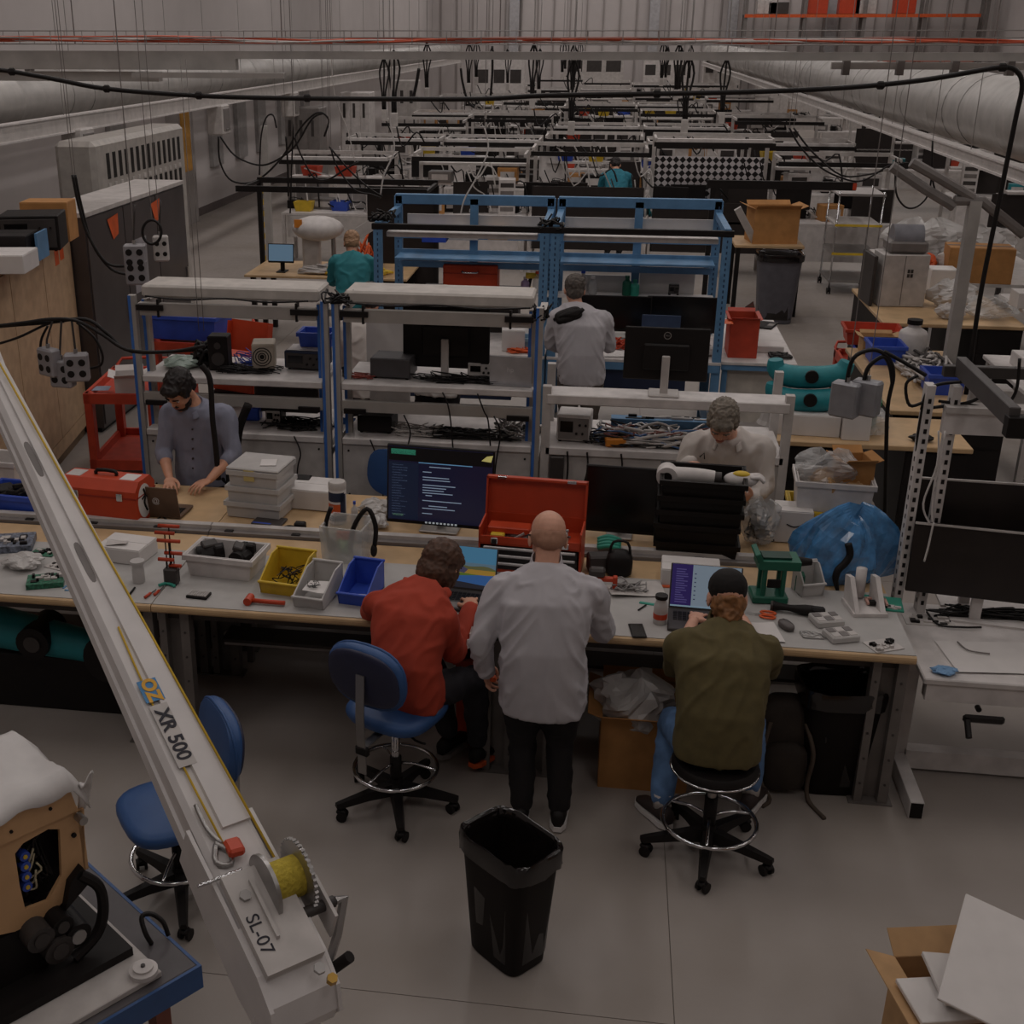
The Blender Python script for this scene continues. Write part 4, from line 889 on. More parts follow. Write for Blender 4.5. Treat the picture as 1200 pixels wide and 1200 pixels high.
def hand(g, w, d, nrm, thumb, curl=.5, sc=1.08, spread=.16):
    """w wrist, d finger direction, nrm back-of-hand normal, thumb side direction"""
    d = V(d).normalized(); x = V(thumb).normalized(); x = (x-d*x.dot(d)).normalized(); z = d.cross(x) if d.cross(x).dot(V(nrm)) > 0 else x.cross(d); w = V(w)
    def L(a, b, c): return w+(x*a+d*b+z*c)*sc
    M = Matrix((x, d, z)).transposed()
    g.ell(L(0, .045, 0), (.037*sc, .05*sc, .015*sc), M, 12, 8); g.ell(L(0, .075, 0), (.036*sc, .022*sc, .012*sc), M, 12, 8)
    for bx, ln, k in ((.031, .074, 1), (.0105, .084, .35), (-.0105, .078, -.35), (-.031, .060, -1)):
        p = V((bx, .078, 0)); a = 0; P = [L(*p)]
        for j, f in enumerate((.45, .32, .26)):
            a -= curl*(.7 if j == 0 else 1.0); p = p+V((k*spread*ln*f, math.cos(a)*ln*f, math.sin(a)*ln*f)); P.append(L(*p))
        limb(g, P, (.0082*sc, .0080*sc, .0075*sc, .0064*sc), 8, 3)
    limb(g, [L(.026, .022, -.004), L(.048, .045, -.012), L(.056, .072, -.02), L(.052, .092, -.026)], (.014*sc, .012*sc, .0105*sc, .008*sc), 8, 3)
def head_M(sp):
    f = V(sp['hf']).normalized(); u = V(sp['hu']).normalized(); x = f.cross(u).normalized(); u = x.cross(f)
    return Matrix.Translation(sp['head']) @ Matrix((x, f, u)).transposed().to_4x4() @ Matrix.Scale(sp.get('hs', 1.1), 4)
def head(g, M):
    R3 = M.to_3x3(); T = lambda p: M @ V(p)
    for c, r in (((0, -.012, .03), (.077, .098, .088)), ((0, .025, -.03), (.066, .068, .08)), ((0, .045, -.07), (.05, .045, .042)), ((0, .075, -.098), (.022, .02, .016)),
                 ((0, .074, .018), (.054, .02, .014)), ((.034, .062, -.03), (.024, .022, .022)), ((-.034, .062, -.03), (.024, .022, .022)),
                 ((0, .099, -.022), (.0125, .014, .014)), ((0, .09, -.002), (.009, .014, .026)), ((0, .086, -.060), (.024, .010, .006)), ((0, .084, -.070), (.021, .010, .007)),
                 ((.079, -.006, -.014), (.010, .022, .034)), ((-.079, -.006, -.014), (.010, .022, .034))):
        g.ell(T(c), r, R3, 16, 11)
def face_parts(o, M, brow=None, Mi=None):
    """eyes, brows and lips as small meshes of their own"""
    Mi = Matrix.LocRotScale(o.location, o.rotation_euler, None).inverted(); Q = Mi @ M
    for s in (-1, 1):
        e = G().ell((s*.031, .079, .002), (.013, .008, .0075), None, 12, 8).xf(Q).build('eye', mat('eye_white', (215, 208, 204), .3), o, True)
        G().ell((s*.031, .0865, .0), (.005, .003, .0052), None, 10, 7).xf(Q).build('iris', BLACK, e, True)
        if brow: G().tube([(s*.014, .094, .021), (s*.03, .094, .026), (s*.05, .082, .021)], .004, 6, 3).xf(Q).build('eyebrow', brow, o, True)
    G().tube([(-.022, .0925, -.064), (0, .097, -.0635), (.022, .0925, -.064)], .004, 6, 3).xf(Q).build('lips', mat('lips', (168, 96, 84), .5), o, True)
def shoe(o, ankle, toe, m, sole):
    a = V(ankle); t = V(toe); d = (t-a); d.z = 0; d.normalize(); x = V((-d.y, d.x, 0)); Mi = Matrix.LocRotScale(o.location, o.rotation_euler, None).inverted()
    def sec(k, w, z0, z1, n=12): return [a+d*k+x*(w*math.cos(q))+V((0, 0, (z0+z1)/2+(z1-z0)/2*math.sin(q)-a.z)) for q in [2*pi*i/n for i in range(n)]]
    z = min(a.z-.075, t.z)
    u = G(); u.loft([sec(k, w, z+.02, z+h) for k, w, h in ((-.075, .02, .06), (-.06, .036, .105), (-.02, .042, .115), (.04, .043, .10), (.10, .046, .075), (.16, .042, .058), (.19, .02, .04))]); u.xf(Mi)
    s = u.build('shoe', m, o, True)
    q = G(); q.prism([((a+d*k+x*w).x, (a+d*k+x*w).y) for k, w in ((-.08, -.02), (-.08, .02), (-.04, .042), (.04, .043), (.11, .048), (.17, .04), (.2, .015), (.2, -.015), (.17, -.04), (.11, -.048), (.04, -.043), (-.04, -.042))], z, z+.028); q.xf(Mi); q.build('sole', sole, s)
    # the opening collar
def person(label, sp, shirt, pants, skin=SKIN, name='person', fine=True):
    base = V(sp.get('base', (sp['pel'][0], sp['pel'][1], 0))); o = thing(name, label, 'person', base)
    M = head_M(sp); k = sp.get('build', 1)
    b = G(); head(b, M)
    limb(b, [M @ V((0, -.02, -.03)), (M @ V((0, -.028, -.09))).lerp(V(sp['neck']), .5), V(sp['neck'])-(V(sp['neck'])-V(sp['che'])).normalized()*.04], (.055*k**.5, .055*k**.5, .066*k**.5), 14)
    torso(b, spine(sp, -.012))
    for a in sp['arms']:
        limb(b, [a['j'][0], a['j'][1]], (.05*k, .042), 12); limb(b, [a['j'][1], V(a['j'][1]).lerp(V(a['j'][2]), .3), a['j'][2]], (.042, .043, .026), 12)
        if 'hd' in a: hand(b, a['j'][2], a['hd'], a['hn'], a['ht'], a.get('curl', .5))
    for l in sp['legs']:
        limb(b, [l[0], l[1]], (.075*k, .052), 12); limb(b, [l[1], V(l[1]).lerp(V(l[2]), .35), l[2]], (.05, .05, .034), 12)
    remesh(b, 'body', skin, o, .0055 if fine else .011, 3)
    s = G(); torso(s, spine(sp, .016, low=sp.get('hem', .06)))
    for a in sp['arms']:
        j = [V(q) for q in a['j']]; sl = a.get('sleeve', 1.0); end = j[1].lerp(j[2], sl)
        rt = V(sp['che']).lerp(V(sp['neck']), .35)
        limb(s, [rt.lerp(j[0], .55), j[0], j[0].lerp(j[1], .5), j[1]], (.075*k, .074*k, .064*k, .056), 14); limb(s, [j[1], j[1].lerp(end, .5), end], (.056, .055, .048 if sl > .6 else .054), 14)
    so = remesh(s, sp.get('shirt_name', 'shirt'), shirt, o, .011, sp.get('it', 5), sp.get('folds', .010), sp.get('fs', 8), sp.get('seed', 1), fold_dir=sp.get('fd'))
    p = G(); torso(p, spine(sp, .006)[:2], 18)
    rh = V(sp['rh']).normalized(); 
    for l in sp['legs']:
        h, kn, an = [V(q) for q in l[:3]]
        limb(p, [h, h.lerp(kn, .5), kn], (.10*k, .09*k, .07), 14); limb(p, [kn, kn.lerp(an, .4), an+V((0, 0, .02))], (.07, .068, .056), 14)
        p.ell(V(sp['pel']).lerp(h, .5), .11*k, None, 12, 8)
    po = remesh(p, 'trousers', pants, o, .013, 5, .006, 9, 3)
    if sp.get('eyes', True): face_parts(o, M, sp.get('brow'))
    return o, so, M
def hair_part(o, M, blobs, m, name='hair', vox=.008, amp=.006, fs=30, seed=0):
    g = G(); R3 = M.to_3x3()
    for c, r in blobs: g.ell(M @ V(c), r, R3, 16, 11)
    return remesh(g, name, m, o, vox, 3, amp, fs, seed)
def open_collar(o, sp, m, r):
    nk = V(sp['neck']); f = V(sp['hf']); f.z = 0; f.normalize(); x = V((f.y, -f.x, 0)); g = G()
    def fn(u, v):
        a = R(-138)+u*R(276); k = (1+math.cos(a))*.5; rr = r*(1.10-.18*v)
        return nk-f*(rr*math.cos(a)-.012)+x*(rr*math.sin(a))+V((0, 0, -.05+.035*v+.045*k*v-.05*(1-k)+(.0 if v < .9 else .004)))
    g.grid(fn, 24, 4); ob = g.xf(local(o, Matrix())).build('collar', m, o, 60); md = ob.modifiers.new('thick', 'SOLIDIFY'); md.thickness = .006
def local(o, M): return Matrix.LocRotScale(o.location, o.rotation_euler, None).inverted() @ M
def drape(xc):
    L, Rr, C = V((-.62, 0, -1)).normalized(), V((.55, 0, -1)).normalized(), V((0, 0, 1))
    def fn(p):
        t = max(-1, min(1, (p.x-xc)/.16)); return ((L, max(0, -t)), (Rr, max(0, t)), (C, .25*(1-abs(t))))
    return fn
HOOD = mat('hoodie_red', (172, 64, 44), .85, var=.07); GRYS = mat('shirt_grey', (184, 180, 184), .8, var=.04); OLIVE = mat('sweater_olive', (92, 82, 52), .9, var=.10, scale=20)
BLUS = mat('shirt_blue_grey', (132, 134, 150), .85, var=.06); WHTS = mat('shirt_offwhite', (196, 188, 182), .85, var=.04); TRB = mat('trousers_black', (22, 18, 20), .8); JEAN = mat('jeans', (92, 124, 166), .8, var=.14, scale=14)
HBR = mat('hair_brown', (84, 58, 44), .6, var=.3, scale=30); HBK = mat('hair_black', (32, 24, 22), .5, var=.2, scale=30); HGR = mat('hair_grey', (126, 116, 104), .6, var=.3, scale=40); HGI = mat('hair_ginger', (136, 92, 54), .6, var=.3, scale=30)
# A: seated in the red hoodie, bent over the laptop
spA = dict(pel=(-.86, 5.27, .70), wai=(-.875, 5.24, .87), che=(-.865, 5.36, 1.06), neck=(-.80, 5.50, 1.17), head=(-.745, 5.62, 1.215), hf=(.45, .72, -.52), hu=(.25, .45, .86),
    rh=(.92, -.38, 0), rs=(.95, -.30, -.06), hem=.08, folds=.007, fs=9, fd=(.5, 0, .8), eyes=True, brow=HBR,
    arms=[dict(j=[(-1.04, 5.43, 1.07), (-1.11, 5.58, .955), (-.93, 5.80, .955)], hd=(.5, .85, -.1), hn=(0, 0, 1), ht=(.8, -.4, 0), curl=.45, sleeve=.95),
          dict(j=[(-.695, 5.34, 1.05), (-.655, 5.43, .82), (-.60, 5.72, .945)], hd=(-.2, .95, .05), hn=(0, 0, 1), ht=(-.9, 0, 0), curl=.45, sleeve=.92)],
    legs=[[(-.93, 5.30, .68), (-.80, 5.68, .60), (-.72, 5.72, .17), (-.65, 5.88, .1)], [(-.80, 5.24, .68), (-.56, 5.58, .60), (-.55, 5.66, .17), (-.44, 5.80, .1)]])
o, so, M = person('person in a red hoodie seated on a blue chair, bent over a laptop', spA, HOOD, mat('trousers_dark', (38, 36, 42), .8))
hair_part(o, M, [((0, -.02, .04), (.088, .108, .092)), ((0, -.055, -.03), (.085, .07, .085)), ((.06, -.005, -.02), (.03, .055, .08)), ((-.06, -.005, -.02), (.03, .055, .08)), ((0, .05, .05), (.074, .052, .045))], HBR, seed=2)
g = G(); c = V(spA['neck']); rs = V(spA['rs']).normalized(); bk = V((-.34, -.82, -.25)).normalized(); up = rs.cross(bk); up = up if up.z > 0 else -up   # the hood lying on the back
for i in range(17):
    a = pi*(.04+.92*i/16); g.ell(c+rs*(.105*math.cos(a))+bk*(.012+.10*math.sin(a))+up*(-.012-.004*math.sin(a)), (.034, .036, .034), None, 10, 7)
for i in range(9):
    a = pi*(.1+.8*i/8); g.ell(c+rs*(.085*math.cos(a))+bk*(.05+.10*math.sin(a))+up*(-.012), (.045, .045, .035), None, 10, 7)
remesh(g, 'hood', HOOD, o, .010, 6, .006, 14, 4)
for i, t in enumerate((.2, .33, .46, .6, .72, .84)):   # white print down the right sleeve
    a, b = V(spA['arms'][1]['j'][1]), V(spA['arms'][1]['j'][2]); q = a.lerp(b, t)+V((.055, -.012, .012)); rnd = random.Random(i)
    g = G(); g.box(0, 0, 0, .010, .022+rnd.uniform(0, .018), .03+rnd.uniform(0, .02), rnd.uniform(-.5, .5), rnd.uniform(-.7, .7)).xf(Matrix.Translation(q)); g.build('sleeve_print', PAPER, so, world=False).matrix_parent_inverse = Matrix.Identity(4)
    ob = so.children[-1] if so.children else None
for ch in so.children: ch.location = -V(o.location)
shoe(o, (-.72, 5.72, .13), (-.60, 5.95, .04), BLACK, MIDG); shoe(o, (-.53, 5.66, .13), (-.40, 5.85, .04), BLACK, ORANGE)
# B: standing, grey shirt, bald, glasses
spB = dict(pel=(-.195, 5.20, .88), wai=(-.20, 5.19, 1.02), che=(-.20, 5.26, 1.22), neck=(-.205, 5.36, 1.375), head=(-.205, 5.435, 1.485), hf=(-.16, .82, -.55), hu=(-.02, .5, .85), build=1.14,
    rh=(1, -.02, 0), rs=(1, .03, .02), hem=.20, folds=.010, fs=15, fd=drape(0), brow=HBR,
    arms=[dict(j=[(-.40, 5.29, 1.25), (-.50, 5.19, 1.03), (-.475, 5.26, .83)], hd=(.12, .45, -.85), hn=(-.9, 0, -.1), ht=(.2, .9, .3), curl=.95, sleeve=.93),
          dict(j=[(.005, 5.31, 1.26), (.085, 5.40, 1.02), (.075, 5.62, .935)], hd=(-.1, .95, .0), hn=(0, 0, 1), ht=(-1, 0, 0), curl=.5, sleeve=.95)],
    legs=[[(-.29, 5.20, .86), (-.285, 5.27, .46), (-.275, 5.20, .11), (-.28, 5.36, .03)], [(-.10, 5.20, .86), (-.10, 5.27, .46), (-.085, 5.21, .11), (-.08, 5.37, .03)]])
o, so, M = person('bald person in a long grey shirt and black trousers standing at the bench', spB, GRYS, TRB, SKINP)
g = G(); Q = local(o, M)
g.tube([(-.083, -.04, .0), (-.088, .03, .012), (-.076, .10, .012)], .0035, 6, 2); g.tube([(.083, -.04, .0), (.088, .03, .012), (.076, .10, .012)], .0035, 6, 2)
for s in (-1, 1): g.tube([(s*.034+.028*math.cos(a), .107, .0+.02*math.sin(a)) for a in [2*pi*i/14 for i in range(14)]], .0025, 5, 1, True)
g.tube([(-.008, .109, .004), (.008, .109, .004)], .0025, 5, 1); g.xf(Q).build('eyeglasses', BLACK, o, True)
hair_part(o, M, [((0, -.03, -.005), (.0815, .0815, .06)), ((0, -.07, -.03), (.058, .042, .04))], mat('hair_shaved', (160, 118, 96), .7, var=.1, scale=40), 'shaved_hair', amp=.001)
g = G(); nk = V(spB['neck']); g.loft([[nk+V((r*math.cos(a), r*.92*math.sin(a)+dy, dz+.03*math.sin(a))) for a in [2*pi*i/24 for i in range(24)]] for r, dz, dy in ((.090, -.03, -.008), (.080, .01, .0), (.074, .035, .004), (.068, .035, .004), (.072, -.02, 0))], False).xf(local(o, Matrix())); g.build('collar', GRYS, o, 60)
G().box(-.195, 5.268, 1.318, .05, .004, .007, rx=R(-30)).build('neck_label', DARK, o, world=True)
shoe(o, (-.275, 5.20, .085), (-.285, 5.40, .02), BLACK, PAPER); shoe(o, (-.085, 5.21, .085), (-.08, 5.40, .02), BLACK, PAPER)
wr = V(spB['arms'][0]['j'][2]); solo(G().box(wr.x+.02, wr.y+.05, wr.z-.05, .035, .09, .03, .5, .3, b=.01), 'hand_tool', ORANGE, 'small orange tool held in the standing person\'s left hand', 'tool')
# C: seated on the stool, olive sweater, black cap
spC = dict(pel=(.645, 5.08, .62), wai=(.645, 5.09, .79), che=(.645, 5.21, 1.00), neck=(.655, 5.36, 1.125), head=(.665, 5.445, 1.225), hf=(-.05, .93, -.35), hu=(0, .3, .95), build=1.12,
    rh=(1, 0, 0), rs=(1, .03, -.01), hem=.05, folds=.007, fs=9, fd=(.1, 0, .3), brow=HGI,
    arms=[dict(j=[(.455, 5.26, 1.04), (.44, 5.36, .87), (.545, 5.72, .955)], hd=(.28, .95, -.05), hn=(0, 0, 1), ht=(1, -.2, 0), curl=.35, sleeve=.32),
          dict(j=[(.845, 5.28, 1.03), (.89, 5.42, .86), (.80, 5.74, .955)], hd=(-.3, .95, -.05), hn=(0, 0, 1), ht=(-1, -.2, 0), curl=.35, sleeve=.32)],
    legs=[[(.56, 5.12, .60), (.46, 5.50, .49), (.43, 5.32, .13), (.37, 5.44, .03)], [(.73, 5.12, .60), (.86, 5.54, .49), (.89, 5.50, .14), (.93, 5.62, .04)]])
o, so, M = person('person in an olive sweater and black cap seated on the round stool', spC, OLIVE, JEAN, SKINP)
hair_part(o, M, [((0, -.055, -.035), (.074, .062, .075)), ((0, -.085, -.085), (.05, .04, .055)), ((.035, -.075, -.11), (.02, .025, .03)), ((-.035, -.075, -.11), (.02, .025, .03)), ((0, -.105, .0), (.035, .02, .02))], HGI, seed=5, amp=.008)
hair_part(o, M, [((0, -.008, .045), (.086, .104, .085)), ((0, .075, .045), (.07, .03, .04))], mat('cap_black', (22, 18, 17), .85), 'cap', amp=.001)
g = G(); g.grid(lambda u, v: V(((u-.5)*.15, .07+.085*v*(1-.8*(u-.5)**2*2), .03-.05*(u-.5)**2*4-.02*v)), 8, 5); g.grid(lambda u, v: V(((u-.5)*.15, .07+.085*v*(1-.8*(u-.5)**2*2), .034-.05*(u-.5)**2*4-.02*v)), 8, 5)
g.xf(local(o, M)).build('cap_brim', MATS['cap_black'], o, True)
g = G(); nk = V(spC['neck']); g.loft([[nk+V((r*math.cos(a), r*math.sin(a)+dz*.45, dz+.02*math.sin(a))) for a in [2*pi*i/24 for i in range(24)]] for r, dz in ((.096, -.035), (.085, .005), (.076, .03), (.068, .028), (.07, -.02))], False).xf(local(o, Matrix())); g.build('collar', OLIVE, o, 60)
SHB = mat('shoe_brown_black', (52, 42, 40), .7)
shoe(o, (.43, 5.30, .085), (.32, 5.46, .02), SHB, PAPER); shoe(o, (.89, 5.48, .085), (.96, 5.62, .02), SHB, PAPER)
for p in ((.43, 5.31), (.89, 5.49)): G().cyl((p[0], p[1], .09), (p[0], p[1]+.01, .17), .043, .05, n=14).build('sock', PALE, o, True, True)
# D: standing behind, blue shirt, looking down
spD = dict(pel=(-2.70, 7.66, .93), wai=(-2.70, 7.66, 1.07), che=(-2.70, 7.66, 1.27), neck=(-2.725, 7.60, 1.425), head=(-2.78, 7.525, 1.53), hf=(-.28, -.72, -.66), hu=(-.15, -.62, .78), build=1.02,
    rh=(-1, -.05, 0), rs=(-1, -.03, 0), hem=.10, folds=.006, fs=11, fd=(0, 0, 1), brow=HBK,
    arms=[dict(j=[(-2.895, 7.63, 1.33), (-2.94, 7.55, 1.08), (-2.83, 7.34, .97)], hd=(.3, -.9, -.2), hn=(0, 0, 1), ht=(1, 0, 0), curl=.4, sleeve=.28),
          dict(j=[(-2.505, 7.63, 1.33), (-2.44, 7.55, 1.09), (-2.55, 7.34, .97)], hd=(-.5, -.85, -.1), hn=(0, 0, 1), ht=(-1, 0, 0), curl=.4, sleeve=.28)],
    legs=[[(-2.80, 7.66, .9), (-2.80, 7.66, .48), (-2.80, 7.70, .09), (-2.8, 7.5, .02)], [(-2.60, 7.66, .9), (-2.60, 7.66, .48), (-2.60, 7.70, .09), (-2.6, 7.5, .02)]])
o, so, M = person('bearded person in a blue grey shirt looking down behind the red toolbox', spD, BLUS, TRB)
hair_part(o, M, [((0, -.022, .05), (.085, .102, .088)), ((0, .06, .078), (.066, .045, .034)), ((0, -.06, -.01), (.075, .055, .065)), ((.07, .005, .03), (.018, .05, .05)), ((-.07, .005, .03), (.018, .05, .05))], HBK, seed=7)
hair_part(o, M, [((0, .052, -.088), (.052, .042, .030)), ((.048, .03, -.06), (.016, .036, .04)), ((-.048, .03, -.06), (.016, .036, .04)), ((0, .094, -.048), (.026, .007, .006))], HBK, 'beard', vox=.006, amp=.003)
for i in range(6): G().cyl((-2.705-.004*i, 7.53-.0*i, 1.33-.07*i), (-2.705-.004*i, 7.518, 1.33-.07*i), .007, n=9).build('button', DARK, so, world=False)
for ch in so.children: ch.location = -V(o.location)
shoe(o, (-2.80, 7.70, .085), (-2.8, 7.5, .02), BLACK, DARK); shoe(o, (-2.60, 7.70, .085), (-2.6, 7.5, .02), BLACK, DARK)
open_collar(o, spD, BLUS, .088)
# E: grey haired, bent over the totes
spE = dict(pel=(.86, 7.72, .92), wai=(.855, 7.70, 1.06), che=(.845, 7.66, 1.23), neck=(.83, 7.57, 1.385), head=(.775, 7.45, 1.50), hf=(-.12, -.66, -.74), hu=(-.05, -.74, .67), build=1.14,
    rh=(-1, .02, 0), rs=(-1, .05, 0), hem=.16, folds=.007, fs=10, fd=(.2, 0, 1), brow=HGR,
    arms=[dict(j=[(.64, 7.62, 1.29), (.565, 7.56, 1.10), (.60, 7.40, 1.24)], hd=(.3, -.9, .0), hn=(0, 0, 1), ht=(1, 0, 0), curl=.6, sleeve=.95),
          dict(j=[(1.05, 7.62, 1.28), (1.09, 7.54, 1.05), (.98, 7.31, 1.05)], hd=(-.75, -.5, .3), hn=(.4, -.4, .8), ht=(-.3, -.5, .6), curl=.6, sleeve=.95)],
    legs=[[(.76, 7.72, .9), (.76, 7.72, .48), (.76, 7.76, .09), (.76, 7.56, .02)], [(.96, 7.72, .9), (.96, 7.72, .48), (.96, 7.76, .09), (.96, 7.56, .02)]])
o, so, M = person('grey haired person in an off white shirt bent over stacked black totes', spE, WHTS, TRB, SKINP)
hair_part(o, M, [((0, -.022, .048), (.084, .102, .088)), ((0, .055, .075), (.066, .045, .032)), ((0, -.06, -.01), (.075, .052, .06)), ((.07, .0, .02), (.018, .05, .05)), ((-.07, .0, .02), (.018, .05, .05))], HGR, seed=9, amp=.008, fs=40)
open_collar(o, spE, WHTS, .098)
G().tube([(.66, 7.518, 1.235), (.685, 7.512, 1.265), (.69, 7.51, 1.225)], .004, 5, 1).build('chest_mark', BLACK, o, world=True)
shoe(o, (.76, 7.76, .085), (.76, 7.56, .02), BLACK, DARK); shoe(o, (.96, 7.76, .085), (.96, 7.56, .02), BLACK, DARK)
# F: back view beyond the rack, grey shirt
spF = dict(pel=(-.17, 10.62, .98), wai=(-.18, 10.60, 1.13), che=(-.20, 10.64, 1.36), neck=(-.24, 10.73, 1.53), head=(-.262, 10.79, 1.645), hf=(-.1, .9, -.35), hu=(0, .35, .93), build=1.15,
    rh=(1, .05, 0), rs=(1, .05, -.03), hem=.12, folds=.009, fs=14, fd=drape(0), eyes=False,
    arms=[dict(j=[(-.40, 10.66, 1.42), (-.46, 10.72, 1.17), (-.38, 10.98, 1.07)], hd=(.1, .95, -.1), hn=(0, 0, 1), ht=(1, 0, 0), curl=.5, sleeve=.95),
          dict(j=[(.0, 10.68, 1.40), (.07, 10.75, 1.15), (.07, 11.02, 1.10)], hd=(-.1, .95, -.1), hn=(0, 0, 1), ht=(-1, 0, 0), curl=.5, sleeve=.95)],
    legs=[[(-.27, 10.62, .95), (-.27, 10.66, .5), (-.27, 10.62, .09), (-.27, 10.8, .02)], [(-.07, 10.62, .95), (-.07, 10.66, .5), (-.07, 10.62, .09), (-.07, 10.8, .02)]])
o, so, M = person('person in a pale grey shirt seen from behind at the blue bench', spF, GRYS, mat('trousers_khaki', (84, 76, 70), .8), SKINP, fine=False)
hair_part(o, M, [((0, -.03, .035), (.084, .098, .088)), ((0, -.06, -.03), (.07, .05, .06))], mat('hair_darkgrey', (86, 78, 72), .6, var=.3, scale=40), seed=3)
sb = thing('shoulder_pack', 'black sling pack on the back of the grey shirted person', 'bag', (-.30, 10.56, 1.40))
g = G(); rnd = random.Random(4)
for i in range(7): g.tube([(-.12+.02*i, -.0, .02+.01*i), (-.06+.02*i, -.035, .06), (.02+.018*i, -.02, .10+.005*i)], .018, 7, 3)
g.build('straps', BLACK, sb, True); cushion(G(), (0, 0, .06), .24, .13, .06, Matrix.Rotation(R(60), 3, 'X') @ Matrix.Rotation(R(20), 3, 'Z')).build('pouch', BLACK, sb, 50)
shoe(o, (-.27, 10.62, .085), (-.27, 10.8, .02), BLACK, DARK); shoe(o, (-.07, 10.62, .085), (-.07, 10.8, .02), BLACK, DARK)
# G, H: behind the middle rack; I: far worker in teal; J: teal shirt by the left blue post
def stander(label, x, y, h, shirt, hairm, face, hem=.12, bend=0, fine=False):
    f = V((face[0], face[1], 0)).normalized(); r = V((f.y, -f.x, 0)); c = V((x, y, 0)); k = h/1.75
    P = lambda a, b, z: tuple(c+r*(a*k)+f*(b*k)+V((0, 0, z*k)))
    sp = dict(pel=P(0, 0, .95), wai=P(0, .02, 1.08), che=P(0, .06+bend*.25, 1.30-bend*.08), neck=P(0, .12+bend*.4, 1.47-bend*.16), head=P(0, .18+bend*.5, 1.58-bend*.2), hf=tuple(f*.9+V((0, 0, -.35-bend))), hu=tuple(f*(.35+bend)+V((0, 0, .93))), rh=tuple(r), rs=tuple(r), hem=hem, folds=.009, fs=7, eyes=False, build=1.05,
        arms=[dict(j=[P(s*.20, .08+bend*.25, 1.36-bend*.1), P(s*.25, .14+bend*.3, 1.10), P(s*.16, .38+bend*.3, 1.05)], hd=tuple(f-r*s*.2), hn=(0, 0, 1), ht=tuple(-r*s), sleeve=.95) for s in (-1, 1)],
        legs=[[P(s*.1, 0, .92), P(s*.1, .03, .5), P(s*.1, 0, .09), P(s*.1, .18, .02)] for s in (-1, 1)])
    o, so, M = person(label, sp, shirt, TRB, SKIN, fine=fine)
    hair_part(o, M, [((0, -.02, .042), (.084, .102, .088)), ((0, -.06, -.02), (.075, .052, .06))], hairm, seed=3)
    for s in (-1, 1): shoe(o, P(s*.1, 0, .085), P(s*.1, .18, .02), BLACK, DARK)
    return o, M
stander('person in a white shirt behind the rack, dark hair above the light bar', -1.92, 9.75, 1.86, WHTS, HBK, (-.1, 1))
stander('person with light brown hair behind the monitor on the rack', -1.38, 10.0, 1.80, PALE, mat('hair_light_brown', (120, 98, 78), .6, var=.3, scale=40), (.15, 1))
stander('far worker in a teal shirt bent over a bench row', .12, 22.4, 1.85, mat('shirt_teal', (40, 116, 134), .8), HBK, (-.1, 1), bend=.55)
stander('worker in a teal top beside the left blue post', -2.86, 13.6, 1.72, mat('shirt_teal2', (42, 120, 128), .8), mat('hair_tan', (160, 126, 96), .6), (-.2, 1), bend=.25)
# ================================================================ things on and under the front benches
def B(u, v, z=ZB, dz=.001): p = W(u, v, z=z); return V((p.x, p.y, z+dz))
# --- left part of the front bench
pcb('blue grey circuit assembly with many connectors at the left picture edge', B(14, 640), .26, .22, .3, 1, mat('board_bluegrey', (112, 118, 132), .5, var=.5, scale=50), z=.04)
pcb('green circuit board lying behind the white crane arm', B(52, 648), .15, .10, -.1, 2)
pcb('flat green circuit board stack near the bench edge left of the crane', B(54, 684), .20, .14, .35, 3, z=.03)
pcb('pale circuit board tilted beside the white crane arm', B(72, 664), .17, .10, -.3, 4, PALE)
crumple('crumpled white plastic wrap by the green boards', B(28, 664), .22, .18, .07, FILM, 4)
cable('light blue wrist strap cord on the bench mat', [B(74, 690), B(80, 686), B(88, 687), B(86, 692), B(76, 692)], .006, mat('lightblue_cord', (96, 140, 176), .5))
o = carton('flat white lidded box with papers left of the hex keys', PAPER, B(150, 652), .28, .22, .09, R(-8)); 
sheet('small printed sheet on the flat white box', B(139, 655)+V((0, 0, .097)), .12, .06, .2, MATS['pale_grey'], seed=3)
bottle('small translucent white cup in front of the flat box', B(163, 682), .035, .13, FILM, FILM, .95, name='cup', cat='cup')
# T-handle hex keys in a holder
o = thing('hex_key_set', 'orange T handle hex keys standing in a grey holder', 'hex keys', B(202, 684))
G().box(0, 0, .05, .08, .06, .10, b=.01).build('holder', DARK, o)
for i, (x, y, h, w) in enumerate(((-.025, .01, .30, .11), (.0, -.005, .26, .13), (.015, .012, .18, .10), (-.02, -.012, .15, .09), (.025, .0, .11, .07), (.0, .015, .34, .12))):
    k = G().tube([(x, y, .03), (x, y, h)], .004, 6, 1).build('key_shaft', BLACK, o); G().tube([(x-w/2, y, h), (x+w/2, y, h)], .011, 8, 1).build('handle', RED, k, True)
solo(G().tube([B(186, 688)+V((0, 0, .01)), B(196, 686)+V((0, 0, .012)), B(205, 689)+V((0, 0, .01))], .009, 7, 3), 'screwdriver', TEALG, 'green screwdriver lying before the hex keys', 'screwdriver', smooth=True)
solo(G().tube([B(152, 698)+V((0, 0, .006)), B(158, 690)+V((0, 0, .006))], .006, 7, 1), 'pen', BLACK, 'thin black pen near the bench edge', 'pen', smooth=True)
